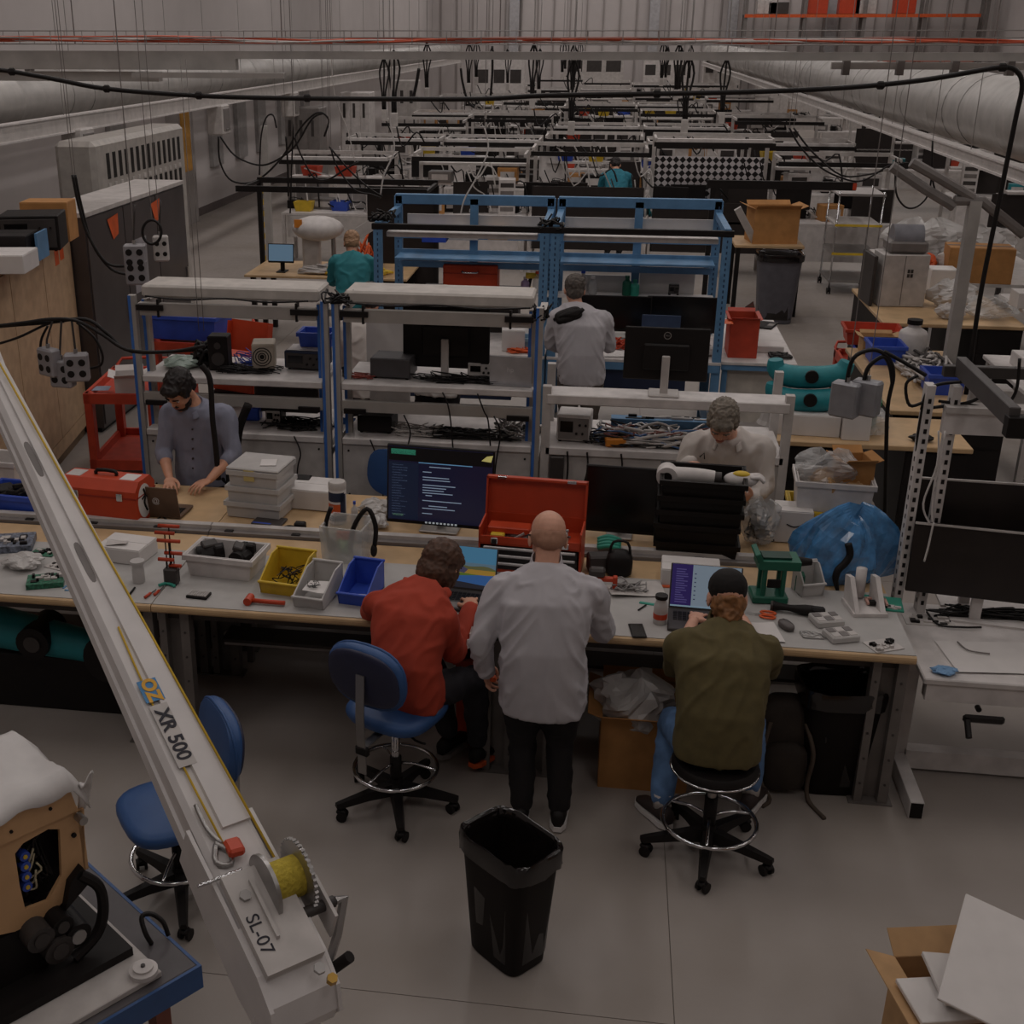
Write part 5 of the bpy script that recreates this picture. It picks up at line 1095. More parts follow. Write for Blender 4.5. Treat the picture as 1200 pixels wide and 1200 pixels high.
for k, (u0, v0, u1, v1) in enumerate(((170, 702, 183, 692), (181, 699, 192, 689))):
    o = thing('small_screwdriver', ('thin screwdriver with red handle, left of two on the mat', 'thin screwdriver with red handle, right of two on the mat')[k], 'screwdriver', B(u0, v0)); a = B(u0, v0)-B(u0, v0); b = B(u1, v1)-B(u0, v0)
    G().tube([b*.45+V((0, 0, .006)), b+V((0, 0, .006))], .0035, 6, 1).build('blade', DARK, o); G().tube([V((0, 0, .009)), b*.5+V((0, 0, .009))], .008, 8, 1).build('handle', RED, o, True)
o = tote('white tray holding two black robot parts', WHITE, B(267, 668), .40, .26, .13, R(-6), .9, name='parts_tray')
for k, (x, y) in enumerate(((-.10, .0), (.09, .0))):
    q = thing('robot_joint', ('black plastic robot joint in the left of the white tray', 'black plastic robot joint in the right of the white tray')[k], 'robot part', V(o.location)+V((x, y, .035)), .3+k)
    G().box(0, 0, .05, .13, .10, .09, b=.02).build('body', BLACK, q); G().cyl((-.07, 0, .06), (.08, .02, .07), .045, n=14).build('motor', BLACK, q, 40); G().box(.0, .02, .11, .09, .06, .03, .4, .3, b=.006).build('bracket', DARK, q)
    G().box(.05, -.03, .09, .05, .05, .06, .2, b=.008).build('clip', BLACK, q)
o = thing('keypad', 'small dark keypad with pale keys at the bench edge', 'keypad', B(233, 699), R(-5)); G().box(0, 0, .008, .12, .075, .016, b=.003).build('base', BLACK, o)
for i in range(8):
    for j in range(5): G().box(-.048+i*.0137, -.026+j*.013, .018, .010, .009, .005).build('key', PALE, o)
parts_bin('yellow parts bin full of black cables', YELLOW, B(338, 688)+V((0, .02, 0)), .23, .26, .17, R(-8), fill=(CABLE, 3))
o = thing('rubber_mallet', 'orange red mallet lying in front of the yellow bin', 'mallet', B(292, 707), R(-2)); G().tube([(0, 0, .018), (.20, .0, .018)], .013, 8, 1).build('handle', RED, o, True); G().cyl((0, -.035, .022), (0, .035, .022), .022, n=12).build('head', RED, o, 40)
parts_bin('translucent white parts bin at the bench edge beside the yellow bin', FILM, B(372, 703)+V((0, .04, 0)), .17, .30, .15, R(-8))
sheet('handwritten note on the translucent white bin', B(375, 700)+V((0, -.06, .085)), .12, .14, -.1, PAPER, seed=8)
g = G(); q = B(371, 700)+V((0, -.06, .105)); rnd = random.Random(3)
for i in range(7): g.tube([q+V((rnd.uniform(-.04, .04), rnd.uniform(-.05, .05), 0)) for _ in range(3)], .0016, 4, 3)
solo(g, 'handwriting', BLACK, 'black scribbled writing on the note', 'writing')
parts_bin('blue parts bin at the left of the red hoodie', BLUEB, B(422, 702)+V((.0, .05, 0)), .17, .27, .16, R(-8))
sheet('white card lying inside the blue parts bin', B(420, 702)+V((0, -.02, .012)), .09, .08, 0, PAPER, name='card', cat='card')
o = tote('clear tub holding the black headset', CLEAR, B(408, 652), .26, .24, .22, R(-8), .92, rim=False)
hs = V(o.location)
g = G(); g.tube([hs+V((-.10, 0, .06)), hs+V((-.115, .0, .20)), hs+V((-.07, .0, .31)), hs+V((.02, .02, .32))], .016, 8, 4)
q = thing('headset', 'black headset standing in the clear tub', 'headset', hs+V((0, 0, .01)))
G().tube([(-.10, -.02, .05), (-.125, -.02, .18), (-.09, -.02, .30)], .013, 8, 4).build('left_band', BLACK, q, True); G().tube([(.02, -.02, .03), (.04, -.02, .18), (.12, -.01, .30), (.17, -.02, .20), (.165, -.03, .08)], .014, 8, 4).build('headband', BLACK, q, True)
G().ell((-.09, -.02, .06), (.03, .02, .045)).build('ear_cup', BLACK, q, True); G().ell((.16, -.03, .05), (.02, .03, .04)).build('ear_cup', BLACK, q, True)
solo(G().box(hs.x-.01, hs.y, hs.z+.13, .11, .012, .05), 'red_tag', RED, 'red warning tag inside the clear tub', 'tag')
crumple('green crumpled plastic inside the clear tub', hs+V((-.02, .02, .015)), .10, .09, .10, mat('green_film', (120, 178, 120), .4), 9)
# --- big code monitor, laptops, red tool chest
SCR = bpy.data.materials.new('code_screen'); SCR.use_nodes = True; nt = SCR.node_tree; bs = nt.nodes['Principled BSDF']
bs.inputs['Base Color'].default_value = (.01, .01, .015, 1); bs.inputs['Roughness'].default_value = .25; bs.inputs['Emission Color'].default_value = (*s2l((22, 22, 46)), 1); bs.inputs['Emission Strength'].default_value = 3.2
def emi(name, rgb, st=3.2): return mat(name, (10, 10, 10), .4, var=0, emit=rgb, estr=st)
def code_monitor():
    w, h = .665, .50; base = V((-.925, 6.86, ZB+.001))
    o = monitor('large monitor showing dark code editor with green label on its frame', base, w, h, R(-5), R(-4), True, SCR, .285)
    Mx = Matrix.Translation((0, 0, .285)) @ Matrix.Rotation(R(-4), 4, 'X'); scr = [c for c in o.children if c.name.startswith('screen')][0]
    def q(x0, x1, z0, z1, m, nm): G().bx(x0*w-w/2, x1*w-w/2, -.0136, -.0126, h/2-z1*h, h/2-z0*h).xf(Mx).build(nm, m, scr)
    rnd = random.Random(11)
    q(.02, .98, .03, .20, emi('scr_black', (14, 12, 14), 2), 'title_area'); q(.04, .27, .055, .12, emi('scr_green', (62, 150, 120)), 'green_tag'); 
    q(.02, .30, .22, .94, emi('scr_side', (24, 32, 54)), 'side_pane'); q(.30, .80, .205, .215, emi('scr_line', (110, 160, 200)), 'tab_line')
    for i in range(20):
        z = .25+i*.033
        x = .05; q(x, x+rnd.uniform(.06, .16), z, z+.010, emi('scr_text1', (96, 112, 140)), 'text_line')
        if rnd.random() > .2: x = .34+rnd.choice((0, 0, .03, .06)); q(x, x+rnd.uniform(.05, .38), z, z+.010, emi('scr_text2', (150, 166, 190)), 'text_line')
    q(.06, .16, .88, .905, emi('scr_green2', (110, 150, 120)), 'button')
    for i in range(9): q(.37+i*.035, .39+i*.035, .955, .975, emi('scr_icon', (190, 195, 200)), 'icon')
    g = G(); g.add([(.21, -.0137, .215), (.255, -.0137, .215), (.275, -.0137, .165), (.20, -.0137, .165)], [(0, 1, 2, 3)]); 
    G().add([(-w/2+.93*w, -.0137, h/2-.07*h), (-w/2+.985*w, -.0137, h/2-.055*h), (-w/2+.97*w, -.0137, h/2-.14*h), (-w/2+.88*w, -.0137, h/2-.13*h)], [(0, 1, 2, 3)]).xf(Mx).build('bird_icon', emi('scr_bird', (214, 200, 120)), scr)
code_monitor()
def colour_laptop():
    p = B(508, 712); p.y += .13
    o = laptop('open laptop with colourful landscape wallpaper before the red hoodie', V((-.69, 5.87, ZB+.001)), R(-6), .36, .25, 108, DARK, emi('wall_base', (120, 150, 170), 2.2))
    s = [c for c in o.children if c.name.startswith('screen')][0]; M2 = Matrix.Translation((0, .25/2-.004, .016)) @ Matrix.Rotation(-R(18), 4, 'X')
    W_, H_ = .344, .2255
    def band(fn0, fn1, m, k):
        P = [(i/16) for i in range(17)]; g = G()
        up = [(-W_/2+t*W_, -.0024-k*.0002, .012+H_*max(0, min(1, fn1(t)))) for t in P]; lo = [(-W_/2+t*W_, -.0024-k*.0002, .012+H_*max(0, min(1, fn0(t)))) for t in P]
        g.add(lo+up, [(i, i+1, 18+i, 17+i) for i in range(16)]); g.xf(M2).build('wallpaper_band', m, s)
    band(lambda t: .62, lambda t: 1, emi('wp_sky', (96, 160, 200), 2.2), 0)
    band(lambda t: .3, lambda t: .72-.25*t+.05*math.sin(9*t), emi('wp_hill', (120, 120, 80), 2.2), 1)
    band(lambda t: .35, lambda t: .95-.9*t, emi('wp_rock', (90, 88, 120), 2.2), 2)
    band(lambda t: .12, lambda t: .42+.06*math.sin(7*t+1), emi('wp_green', (110, 140, 60), 2.2), 3)
    band(lambda t: .10, lambda t: .22+.16*t, emi('wp_lake', (70, 120, 190), 2.2), 4)
    band(lambda t: 0, lambda t: .12+.03*math.sin(5*t), emi('wp_dark', (60, 60, 70), 2), 5)
    band(lambda t: .36+.02*math.sin(6*t), lambda t: (.46 if t > .55 else .36), emi('wp_gold', (206, 160, 70), 2.2), 6)
colour_laptop()
def tool_chest():
    w, d, h = .58, .26, .215; p = V((-.33, 6.28+d/2, ZB+.001))
    o = thing('tool_chest', 'open red tool chest with silver drawers behind the bald person', 'tool chest', p, R(-4)); hx, hy = w/2, d/2
    g = G(); t = .01
    g.bx(-hx, hx, -hy, hy, 0, .02); g.bx(-hx, -hx+t, -hy, hy, 0, h+.05); g.bx(hx-t, hx, -hy, hy, 0, h+.05); g.bx(-hx, hx, hy-t, hy, 0, h+.05); g.bx(-hx, hx, -hy, hy, .165, .175); g.bx(-hx, hx, -hy, -hy+t, .17, h)
    g.build('body', RED, o)
    for i in range(3):
        dr = G().bx(-hx+.02, hx-.02, -hy-.004, -hy+.01, .02+i*.047, .062+i*.047).build('drawer', mat('drawer_black', (30, 24, 24), .4), o)
        G().box(0, -hy-.010, .056+i*.047, w-.06, .012, .017, b=.004).build('drawer_pull', mat('pull_silver', (200, 196, 196), .35, .5), dr)
    for x in (-.2, .2): G().box(x, -hy-.006, .19, .04, .012, .04, b=.006).build('latch', CHROME, o)
    G().box(-.13, -.01, .225, .24, .10, .04, b=.006).build('tray_lid', RED, o)
    f = G(); rnd = random.Random(4)
    for i in range(12): f.cyl((rnd.uniform(-.22, .24), rnd.uniform(-.09, .06), .175), (rnd.uniform(-.22, .24), rnd.uniform(-.09, .06), .22), .010, n=8)
    f.build('sockets', STEEL, o, 40); G().box(-.19, -.07, .195, .08, .05, .04, b=.006).build('yellow_case', YELLOW, o)
    L = G(); L.bx(-hx, hx, -.006, .006, 0, .225); L.bx(-hx, -hx+t, -.05, 0, 0, .225); L.bx(hx-t, hx, -.05, 0, 0, .225); L.bx(-hx, hx, -.05, 0, .213, .225); L.xf(Matrix.Translation((0, hy+.005, h+.04)) @ Matrix.Rotation(R(-8), 4, 'X')); lid = L.build('lid', RED, o)
    for x in (-.2, .2): G().box(x, hy-.01, h+.265, .05, .02, .012).build('hasp', CHROME, lid)
tool_chest()
monitor('black monitor seen dark beside the open red tool chest', V((.17, 6.93, ZB+.001)), .44, .42, R(-4), R(-3), True, BLACKG, .235)
# --- middle right of the bench
o = thing('work_gloves', 'pair of teal work gloves draped on a black drill bag', 'gloves', B(712, 652)+V((0, 0, .05)))
for i in range(4): G().tube([(-.06, .02*i, .01*i), (.0, .02*i-.01, .02+.012*i), (.07, .02*i, .0+.01*i)], .014, 8, 3).build('finger_fold', TEALG, o, True)
o = thing('tool_bag', 'soft black tool bag standing behind the bar clamp', 'bag', B(725, 672)); cushion(G(), (0, 0, .06), .15, .12, .12).build('bag', BLACK, o, 50); G().tube([(-.06, 0, .1), (-.04, 0, .19), (.04, 0, .19), (.06, 0, .1)], .008, 7, 3).build('handle', BLACK, o, True); G().box(-.11, .03, .05, .14, .09, .10, .2, b=.01).build('side_pouch', DARK, o)
o = thing('bar_clamp', 'red and black clamp tool on the grey mat', 'clamp', B(703, 690)); G().box(.0, 0, .06, .17, .03, .024, b=.004).build('bar', RED, o); G().box(.08, 0, .04, .025, .035, .08, b=.004).build('jaw', RED, o); G().box(-.06, 0, .035, .05, .05, .07, b=.01).build('grip', BLACK, o); G().box(-.02, 0, .10, .09, .06, .05, b=.012).build('motor', DARK, o)
tangle('heap of grey wires beside the bottle', B(738, 692), .20, .13, .05, 16, mat('wire_grey', (150, 146, 144), .5), 4)
sheet('folded pale cloth under the grey wires', B(745, 693), .30, .16, .2, PALE, 'cloth', 'cloth', warp=.01, seed=4)
bottle('white bottle with red band standing right of the phone', B(773, 730), .036, .16, FILM, BLACK, .75, band=None)
G().lathe([(.0368, .03), (.0368, .06)], n=18).build('label_band', RED, [o for o in bpy.data.objects if o.get('label', '').startswith('white bottle with red')][0])
o = thing('smartphone', 'black smartphone lying on the bench edge', 'phone', B(747, 740), R(8)); G().box(0, 0, .004, .075, .15, .008, b=.003).build('body', BLACK, o); G().bx(-.034, .034, -.07, .07, .008, .0085).build('glass', BLACKG, o)
solo(G().box(*B(760, 708), .10, .022, .012, R(-12), b=.004), 'green_clip', TEALG, 'small green clip lying behind the bottle', 'clip')
solo(G().tube([B(748, 716)+V((0, 0, .005)), B(757, 710)+V((0, 0, .005))], .005, 6, 1), 'usb_stick', BLACK, 'small black connector lying left of the bottle', 'connector')
solo(G().box(*B(782, 688), .07, .02, .02, .1, b=.005), 'orange_clip', ORANGE, 'small orange clip behind the bottle by the laptop', 'clip')
def work_laptop():
    o = laptop('open laptop with purple and white chat screen before the capped person', V((.605, 5.80, ZB+.001)), R(-3), .37, .25, 108, DARK, emi('chat_base', (150, 165, 180), 2.6))
    s = [c for c in o.children if c.name.startswith('screen')][0]; M2 = Matrix.Translation((0, .25/2-.004, .016)) @ Matrix.Rotation(-R(18), 4, 'X')
    def q(x0, x1, z0, z1, m, k=1): G().bx(-.177+x0*.354, -.177+x1*.354, -.0024-.0002*k, -.0022, .012+z0*.2255, .012+z1*.2255).xf(M2).build('chat_block', m, s)
    q(0, .30, 0, 1, emi('chat_purple', (58, 44, 110), 2.4)); rnd = random.Random(6)
    for i in range(15): q(.06, .06+rnd.uniform(.08, .2), .1+i*.055, .12+i*.055, emi('chat_text', (110, 100, 160), 2.4), 2)
    for i in range(7): q(.33, .355, .18+i*.1, .205+i*.1, emi('chat_dot', (60, 70, 90), 2), 2)
    q(0, 1, 0, .035, emi('chat_bar', (160, 190, 210), 2.4), 3)
work_laptop()
o = carton('white carton with printed emblem behind the chat laptop', PAPER, V((.56, 6.33, ZB+.001)), .32, .20, .10, R(-2)); g = G(); g.tube([(-.05, -.102, .05), (-.02, -.102, .075), (.03, -.102, .07), (.06, -.102, .04)], .003, 5, 3); g.tube([(-.03, -.102, .045), (0, -.102, .06), (.04, -.102, .045)], .002, 5, 3); g.build('emblem', DARK, o)
# stacked black totes on the facing bench
zt = ZB+.001; c = V((.615, 6.80, 0)); ST = mat('tote_black', (20, 15, 13), .5, spec=.25)
for i, (h, dx, dr) in enumerate(((.10, .0, 2), (.12, -.004, -1), (.095, .006, 1), (.095, .004, 2), (.10, .012, 0))):
    tote(('black tote at the bottom of the stack of five', 'black tote second from the bottom of the stack', 'black tote in the middle of the stack', 'black tote second from the top of the stack', 'black tote on top of the stack holding a white robot arm')[i], ST, V((c.x+dx, c.y, zt)), .47, .33, h, R(-3+dr*.5), .95, group='stacked black totes')
    zt += h-.008
TOPZ = zt+.008
o = thing('robot_forearm', 'white robot forearm lying in the top black tote', 'robot arm', V((.64, 6.80, TOPZ-.075)), R(-3))
G().tube([(-.20, 0, .05), (-.05, 0, .055), (.05, 0, .05)], lambda t: .05-.01*t, 12, 3).build('forearm', WHITE, o, 40)
G().cyl((-.22, -.05, .05), (-.22, .05, .05), .06, n=18).build('elbow', WHITE, o, 40); G().cyl((-.22, -.055, .05), (-.22, .055, .05), .03, n=14).build('elbow_axle', BLACK, o, 40)
G().ell((.20, 0, .05), (.10, .055, .045)).build('palm', WHITE, o, True); G().cyl((.04, 0, .05), (.09, 0, .05), .035, n=14).build('wrist', DARK, o, 40); G().ell((.20, -.01, .085), (.05, .03, .02)).build('knuckle', YELLOW, o, True)
for i in range(4): G().tube([(.25, -.03+.02*i, .07), (.30, -.03+.02*i, .075), (.33, -.03+.02*i, .05)], .011, 7, 3).build('finger', WHITE, o, True)
# --- right end of the bench
crumple('clear bag of tangled wires right of the black totes', V((1.0, 6.95, ZB+.001)), .22, .20, .26, CLEAR, 12); tangle('dark wires inside the clear bag', (1.0, 6.95, ZB+.03), .16, .14, .18, 14, CABLE, 8)
o = carton('white shipping box with dark curved logo behind the green device', PAPER, V((1.20, 7.06, ZB+.001)), .22, .18, .20, R(-3)); G().tube([(-.04, -.092, .12), (0, -.092, .105), (.04, -.092, .115), (.05, -.092, .125)], .004, 6, 3).build('logo', BLACK, o)
def green_tool():
    o = thing('drill_model', 'green plastic drill shaped device standing on the mat', 'tool', B(908, 702), R(4))
    G().box(-.04, .0, .022, .19, .15, .044, b=.008).build('foot', GREEN, o)
    for x, y in ((-.08, -.05), (-.08, .05), (.02, -.05), (.02, .05)): G().box(x, y, .12, .026, .026, .17, b=.004).build('pillar', GREEN, o)
    G().box(-.03, -.065, .12, .07, .012, .05, b=.004).build('label_plate', BLACK, o)
    g = G(); g.loft([[V((x, y, z)) for x, y in ((-.12, -.075), (.10, -.075), (.10, .075), (-.12, .075))] for z in (.20, .25)]); g.build('head', GREEN, o)
    G().box(-.02, .0, .255, .15, .09, .014).build('recess', mat('green_dark', (14, 58, 46), .5), o); G().cyl((.10, 0, .225), (.17, 0, .225), .028, .018, n=12).build('chuck', BLACK, o, 40); G().cyl((.17, 0, .225), (.20, 0, .225), .006, n=8).build('bit', STEEL, o)
    G().box(-.12, .0, .265, .03, .15, .05, ry=-.4, b=.004).build('rear_fin', GREEN, o)
    q = thing('battery_block', 'small green block beside the green drill device', 'block', B(935, 690)); G().box(0, 0, .05, .05, .09, .10, b=.006).build('shell', GREEN, q); G().box(0, -.047, .05, .03, .004, .06).build('label_plate', BLACK, q)
green_tool()
o = thing('pry_tool', 'long black tool handle lying before the green device', 'tool', B(905, 716), R(-8)); G().tube([(0, 0, .03), (.06, 0, .03), (.12, 0, .028), (.20, 0, .028)], lambda t: .03-.012*math.sin(pi*min(1, t*1.2)), 10, 4).build('grip', BLACK, o, True); G().box(.22, .0, .028, .09, .05, .05, b=.012).build('head', BLACK, o); G().cyl((.0, 0, .03), (-.012, 0, .03), .026, n=12).build('end_cap', DARK, o)
o = thing('computer_mouse', 'grey computer mouse on the mat right of the olive sweater', 'mouse', B(921, 736), R(25)); cushion(G(), (0, 0, .016), .062, .11, .03, dome=.5, e=2.4).build('shell', mat('mouse_grey', (92, 86, 84), .4), o, 60); G().box(0, .025, .036, .008, .02, .006, b=.002).build('wheel', BLACK, o)
o = thing('scissors', 'scissors with orange handles left of the mouse', 'scissors', B(895, 722), R(-10))
for s in (-1, 1): G().tube([(.02+.03*math.cos(a)*1.3, s*.02+.018*math.sin(a), .008+.004*(s > 0)) for a in [2*pi*i/12 for i in range(12)]], .006, 6, 1, True).build('handle_loop', ORANGE, o, True); G().add([(-.02, s*.006, .008), (-.02, -s*.004, .008), (-.13, 0, .009)], [(0, 1, 2)]).build('blade', STEEL, o)
sheet('white sheet of paper under the scissors', B(895, 742), .16, .22, .15, PAPER, seed=2)
tote('yellow tote carrying the white tub on the facing bench', YELLOW, V((1.42, 7.18, ZB+.001)), .46, .34, .19, R(-3), .9)
tote('white tub stacked in the yellow tote', WHITE, V((1.43, 7.17, ZB+.135)), .44, .30, .24, R(-4), .92, fill=(CARDL, 3, .8))
crumple('bunched clear plastic bag heaped in the white tub', V((1.38, 7.15, ZB+.33)), .34, .26, .20, CLEAR, 15); carton('brown cardboard sheet box leaning in the white tub', CARD, V((1.54, 7.2, ZB+.32)), .18, .20, .16, R(10), True, flap=.6)
sheet('blue printed packet at the front of the white tub', V((1.50, 7.0, ZB+.20)), .16, .06, 0, mat('packet_blue', (90, 130, 170), .5, var=.5, scale=40), 'packet', 'packet', seed=4)
FILMB = mat('blue_film', (76, 136, 190), .14, var=.3, scale=14, alpha=.86, spec=.8)
def blue_bag():
    p = V((1.40, 6.56, ZB+.001)); rnd = random.Random(21); g = G(); rings = []; n = 40
    prof = ((1.0, .0), (1.08, .05), (1.1, .12), (1.02, .2), (.86, .27), (.64, .33), (.40, .37), (.16, .39))
    for k, (s, z) in enumerate(prof):
        ring = []
        for i in range(n):
            a = 2*pi*i/n; rr = 1+.14*math.sin(3*a+.8)+.09*math.sin(5*a+k*.5)+.06*math.sin(9*a-k)+rnd.uniform(-.035, .035)
            ring.append(V((.25*s*rr*math.cos(a)+.02*k*.3, .17*s*rr*math.sin(a), max(0, z*(1+.12*math.sin(2*a+1))))))
        rings.append(ring)
    g.loft(rings); g.xf(Matrix.Translation(p)); o = solo(g, 'plastic_bag', FILMB, 'large blue translucent plastic bag heaped on the right bench end', 'bag')
    g = G(); rnd = random.Random(5)
    g = G(); q = W(985, 655, y=6.36); P = [W(u, v, y=yy) for u, v, yy in ((994, 637, 6.38), (996, 650, 6.37), (990, 660, 6.36), (982, 668, 6.35), (979, 678, 6.34), (981, 690, 6.33), (983, 697, 6.33))]
    g.tube(P, lambda t: .020 if t < .62 else .020-.045*(t-.62), 9, 4)
    solo(g, 'curved_knife', BLACK, 'black curved knife shape lying on the blue plastic bag', 'knife', smooth=True)
blue_bag()
parts_bin('white parts bin leaning against the blue plastic bag', FILM, V((1.19, 6.28, ZB+.001)), .13, .12, .16, R(20))
o = thing('paint_tray', 'white trough shaped tray standing at the bench end', 'tray', V((1.46, 6.10, ZB+.001)), R(8)); G().loft([[V((x, y, z)) for x, y in ((-.09, y0), (.09, y0), (.09, y1), (-.09, y1))] for z, y0, y1 in ((0, -.10, .10), (.02, -.10, .10))]).build('base', WHITE, o)
for s in (-1, 1): G().loft([[V((s*.08, y, z)) for y, z in ((-.10, .02), (.10, .02), (.12, .15), (.05, .165))], [V((s*.055, y, z)) for y, z in ((-.09, .02), (.10, .02), (.12, .15), (.05, .165))]]).build('side_wall', WHITE, o)
G().tube([(.0, .10, .03), (.0, .11, .19)], .028, 10, 2).build('roller', WHITE, o, True)
for k, (u, v, r) in enumerate(((968, 730, .3), (985, 748, .35))):
    o = thing('parts_organiser', ('clear organiser tray of small screws, rear of two', 'clear organiser tray of small screws, front of two')[k], 'organiser', B(u, v), r); G().box(0, 0, .018, .15, .12, .036, b=.006).build('case', FILM, o)
    for i in range(3):
        for j in range(2): G().box(-.045+i*.045, -.025+j*.05, .037, .038, .042, .004).build('compartment', MIDG if (i+j) % 2 else PALE, o)
tangle('scatter of tiny screws beside the organiser trays', B(952, 745), .12, .08, .006, 10, STEEL, 7, .003)
pcb('flat green board with pink bracket at the bench corner', V((1.56, 6.18, ZB+.001)), .22, .17, R(-6), 9, mat('board_teal', (44, 138, 116), .5), z=.008); 
o = thing('pink_bracket', 'pale pink bracket frame on the green board', 'bracket', V((1.52, 6.13, ZB+.028))); g = G(); g.bx(-.05, .06, .03, .045, 0, .012); g.bx(-.05, -.037, -.03, .04, 0, .012); g.bx(.047, .06, -.03, .04, 0, .012); g.build('frame', mat('pink_plastic', (206, 160, 146), .5), o); G().box(0, -.02, .01, .07, .03, .02).build('chip', BLACK, o)
pcb('postcard sized white board with small coloured parts near the corner', B(1035, 757), .16, .12, R(25), 12, PALE)
# --- on the facing bench, left half
tote('blue tote with papers at the left picture edge', BLUEB, W(14, 602, z=ZB)+V((0, .12, .001)), .40, .28, .13, R(-5), .92, fill=(BLACK, 7, .7))
tote('white tote behind the blue tote at the left edge', WHITE, V((-4.0, 7.24, ZB+.001)), .38, .24, .20, R(-4), .94)
def red_toolbox():
    p = W(120, 612, z=ZB); o = thing('toolbox', 'closed red metal toolbox with dark handle on the facing bench', 'toolbox', V((p.x, p.y+.13, ZB+.001)), R(-6)); w, d, h = .52, .26, .27
    g = G(); pr = [(-d/2, 0), (d/2, 0), (d/2, h*.8), (d*.28, h), (-d*.28, h), (-d/2, h*.8)]; g.prism(pr, -w/2, w/2, lambda a, b, c: (c, a, b)); g.build('body', RED, o)
    G().bx(-w/2-.003, w/2+.003, -d/2-.004, d/2+.004, h*.62, h*.655).build('lid_seam', mat('red_dark', (150, 44, 28), .5), o)
    hd = G().tube([(-.07, 0, h), (-.06, 0, h+.028), (.06, 0, h+.028), (.07, 0, h)], .012, 8, 2).build('handle', BLACK, o, True)
    for x, m in ((.17, PAPER), (-.2, PALE)): G().bx(x-.05, x+.05, -.06, .05, h, h+.002).build('sticker', m, o)
    ov = G(); ov.loft([[V((w/2+e, .085*math.cos(a)-.02, .13+.11*math.sin(a))) for a in [2*pi*i/22 for i in range(22)]] for e in (.0, .002)]); ovo = ov.build('oval_sticker', PAPER, o)
    G().tube([(w/2+.003, -.03, .21), (w/2+.003, -.01, .16), (w/2+.003, -.03, .12), (w/2+.003, .0, .06)], .008, 6, 3).build('ink_figure', BLACK, ovo); G().tube([(w/2+.003, -.055, .15), (w/2+.003, -.01, .16), (w/2+.003, .03, .13)], .006, 6, 3).build('ink_figure', BLACK, ovo)
    for x in (-.15, .15): G().box(x, -d/2-.006, h*.66, .04, .01, .05, b=.003).build('latch', CHROME, o)
red_toolbox()
p = W(195, 598, z=ZB); laptop('brown lidded laptop with round logo seen from behind', V((p.x, p.y-.02, ZB+.001)), R(176), .30, .21, 100, mat('laptop_brown', (104, 82, 66), .5), None, '@')
for i in range(3):
    tote(('lowest', 'middle', 'top')[i]+' of three stacked translucent white storage boxes', FILM, V((-2.10+.005*i, 7.02, ZB+.001+.105*i)), .36-.02*i, .30, .105, R(-7), .97, group='stacked storage boxes')
G().box(0, 0, 0, .3, .25, .006).v
o = thing('storage_cover', 'pale cover on top of the translucent storage boxes', 'cover', V((-2.09, 7.02, ZB+.318)), R(-7)); G().box(0, 0, .008, .35, .31, .016, b=.006).build('lid', FILM, o); G().box(-.02, -.157, -.03, .07, .004, .07).build('yellow_label', mat('label_yellow', (206, 186, 120), .6), o); G().box(.06, -.02, .02, .10, .12, .006, .3).build('packet', PAPER, o)
carton('large flat white box with printed corner on the facing bench', PAPER, V((-1.82, 7.20, ZB+.001)), .34, .26, .13, R(-5))
p = B(312, 628); o = thing('tablet', 'grey tablet lying before the white boxes', 'tablet', V((-2.0, 6.83, ZB+.001)), R(-6)); G().box(0, 0, .006, .20, .13, .012, b=.004).build('body', DARK, o); G().bx(-.09, .03, -.06, -.045, .012, .0125).build('blue_strip', BLUEB, o)
o = thing('wipes_canister', 'tall wipes canister with orange and navy print', 'canister', V((-1.575, 6.90, ZB+.001))); G().lathe([(.052, 0), (.055, .01), (.055, .225), (.05, .235)], n=24).build('body', PAPER, o, 40); G().lathe([(.056, .225), (.057, .26), (.05, .272), (.02, .275)], n=24).build('cap', PALE, o, 40)
for k, (z0, z1, m, n0, n1) in enumerate(((.02, .06, NAVY, 0, 24), (.075, .135, ORANGE, 13, 20), (.15, .21, NAVY, 12, 22), (.07, .20, NAVY, 20, 23), (.10, .13, PAPER, 15, 17))):
    P = [2*pi*i/24 for i in range(n0, n1+1)]; g = G(); g.add([(.0556*math.cos(a), .0556*math.sin(a), z) for z in (z0, z1) for a in P], [(i, i+1, len(P)+i+1, len(P)+i) for i in range(len(P)-1)]); g.build('print_band', m, o, True)
o = thing('blue_case', 'flat black and blue case behind the white boxes', 'case', V((-2.0, 7.30, ZB+.001))); G().box(.06, .0, .07, .20, .10, .14, b=.008).build('case', BLACK, o); G().box(.10, -.052, .07, .10, .004, .10).build('blue_panel', BLUEB, o)
for k, (x, y, sx, h) in enumerate(((-1.36, 7.05, .22, .10), (-1.22, 7.20, .16, .16), (-1.32, 6.86, .14, .07))): crumple(('crumpled clear bag beside the canister', 'upright clear bag behind the headset tub', 'small crumpled wrap beside the raceway')[k], V((x, y, ZB+.001)), sx, .16, h, FILM if k != 1 else CLEAR, 30+k)
bottle('blue capped spray bottle behind the clear tub', V((-1.46, 6.86, ZB+.001)), .022, .16, FILM, BLUEB, .35)
o = thing('white_shell', 'tall rounded white robot shell left of the code monitor', 'robot part', V((-1.10, 7.12, ZB+.001))); G().lathe([(.09, 0), (.11, .05), (.10, .2), (.085, .28), (.05, .33), (.01, .345)], n=22, sy=.7).build('shell', WHITE, o, 60); G().bx(-.05, .05, -.085, -.07, .05, .15).build('panel_line', PALE, o)
o = blue_chair('blue chair beyond the facing bench beside the rack post', (-1.55, 7.85, 0), R(150), .52, 'blue drafting chairs')
cable('black cable lying from the brown laptop to the raceway', [B(180, 612), B(190, 606), B(200, 615), B(196, 622), B(206, 624)], .005)
coil('small coil of black cable right of the tablet', B(340, 622), .05, 2, seed=4)
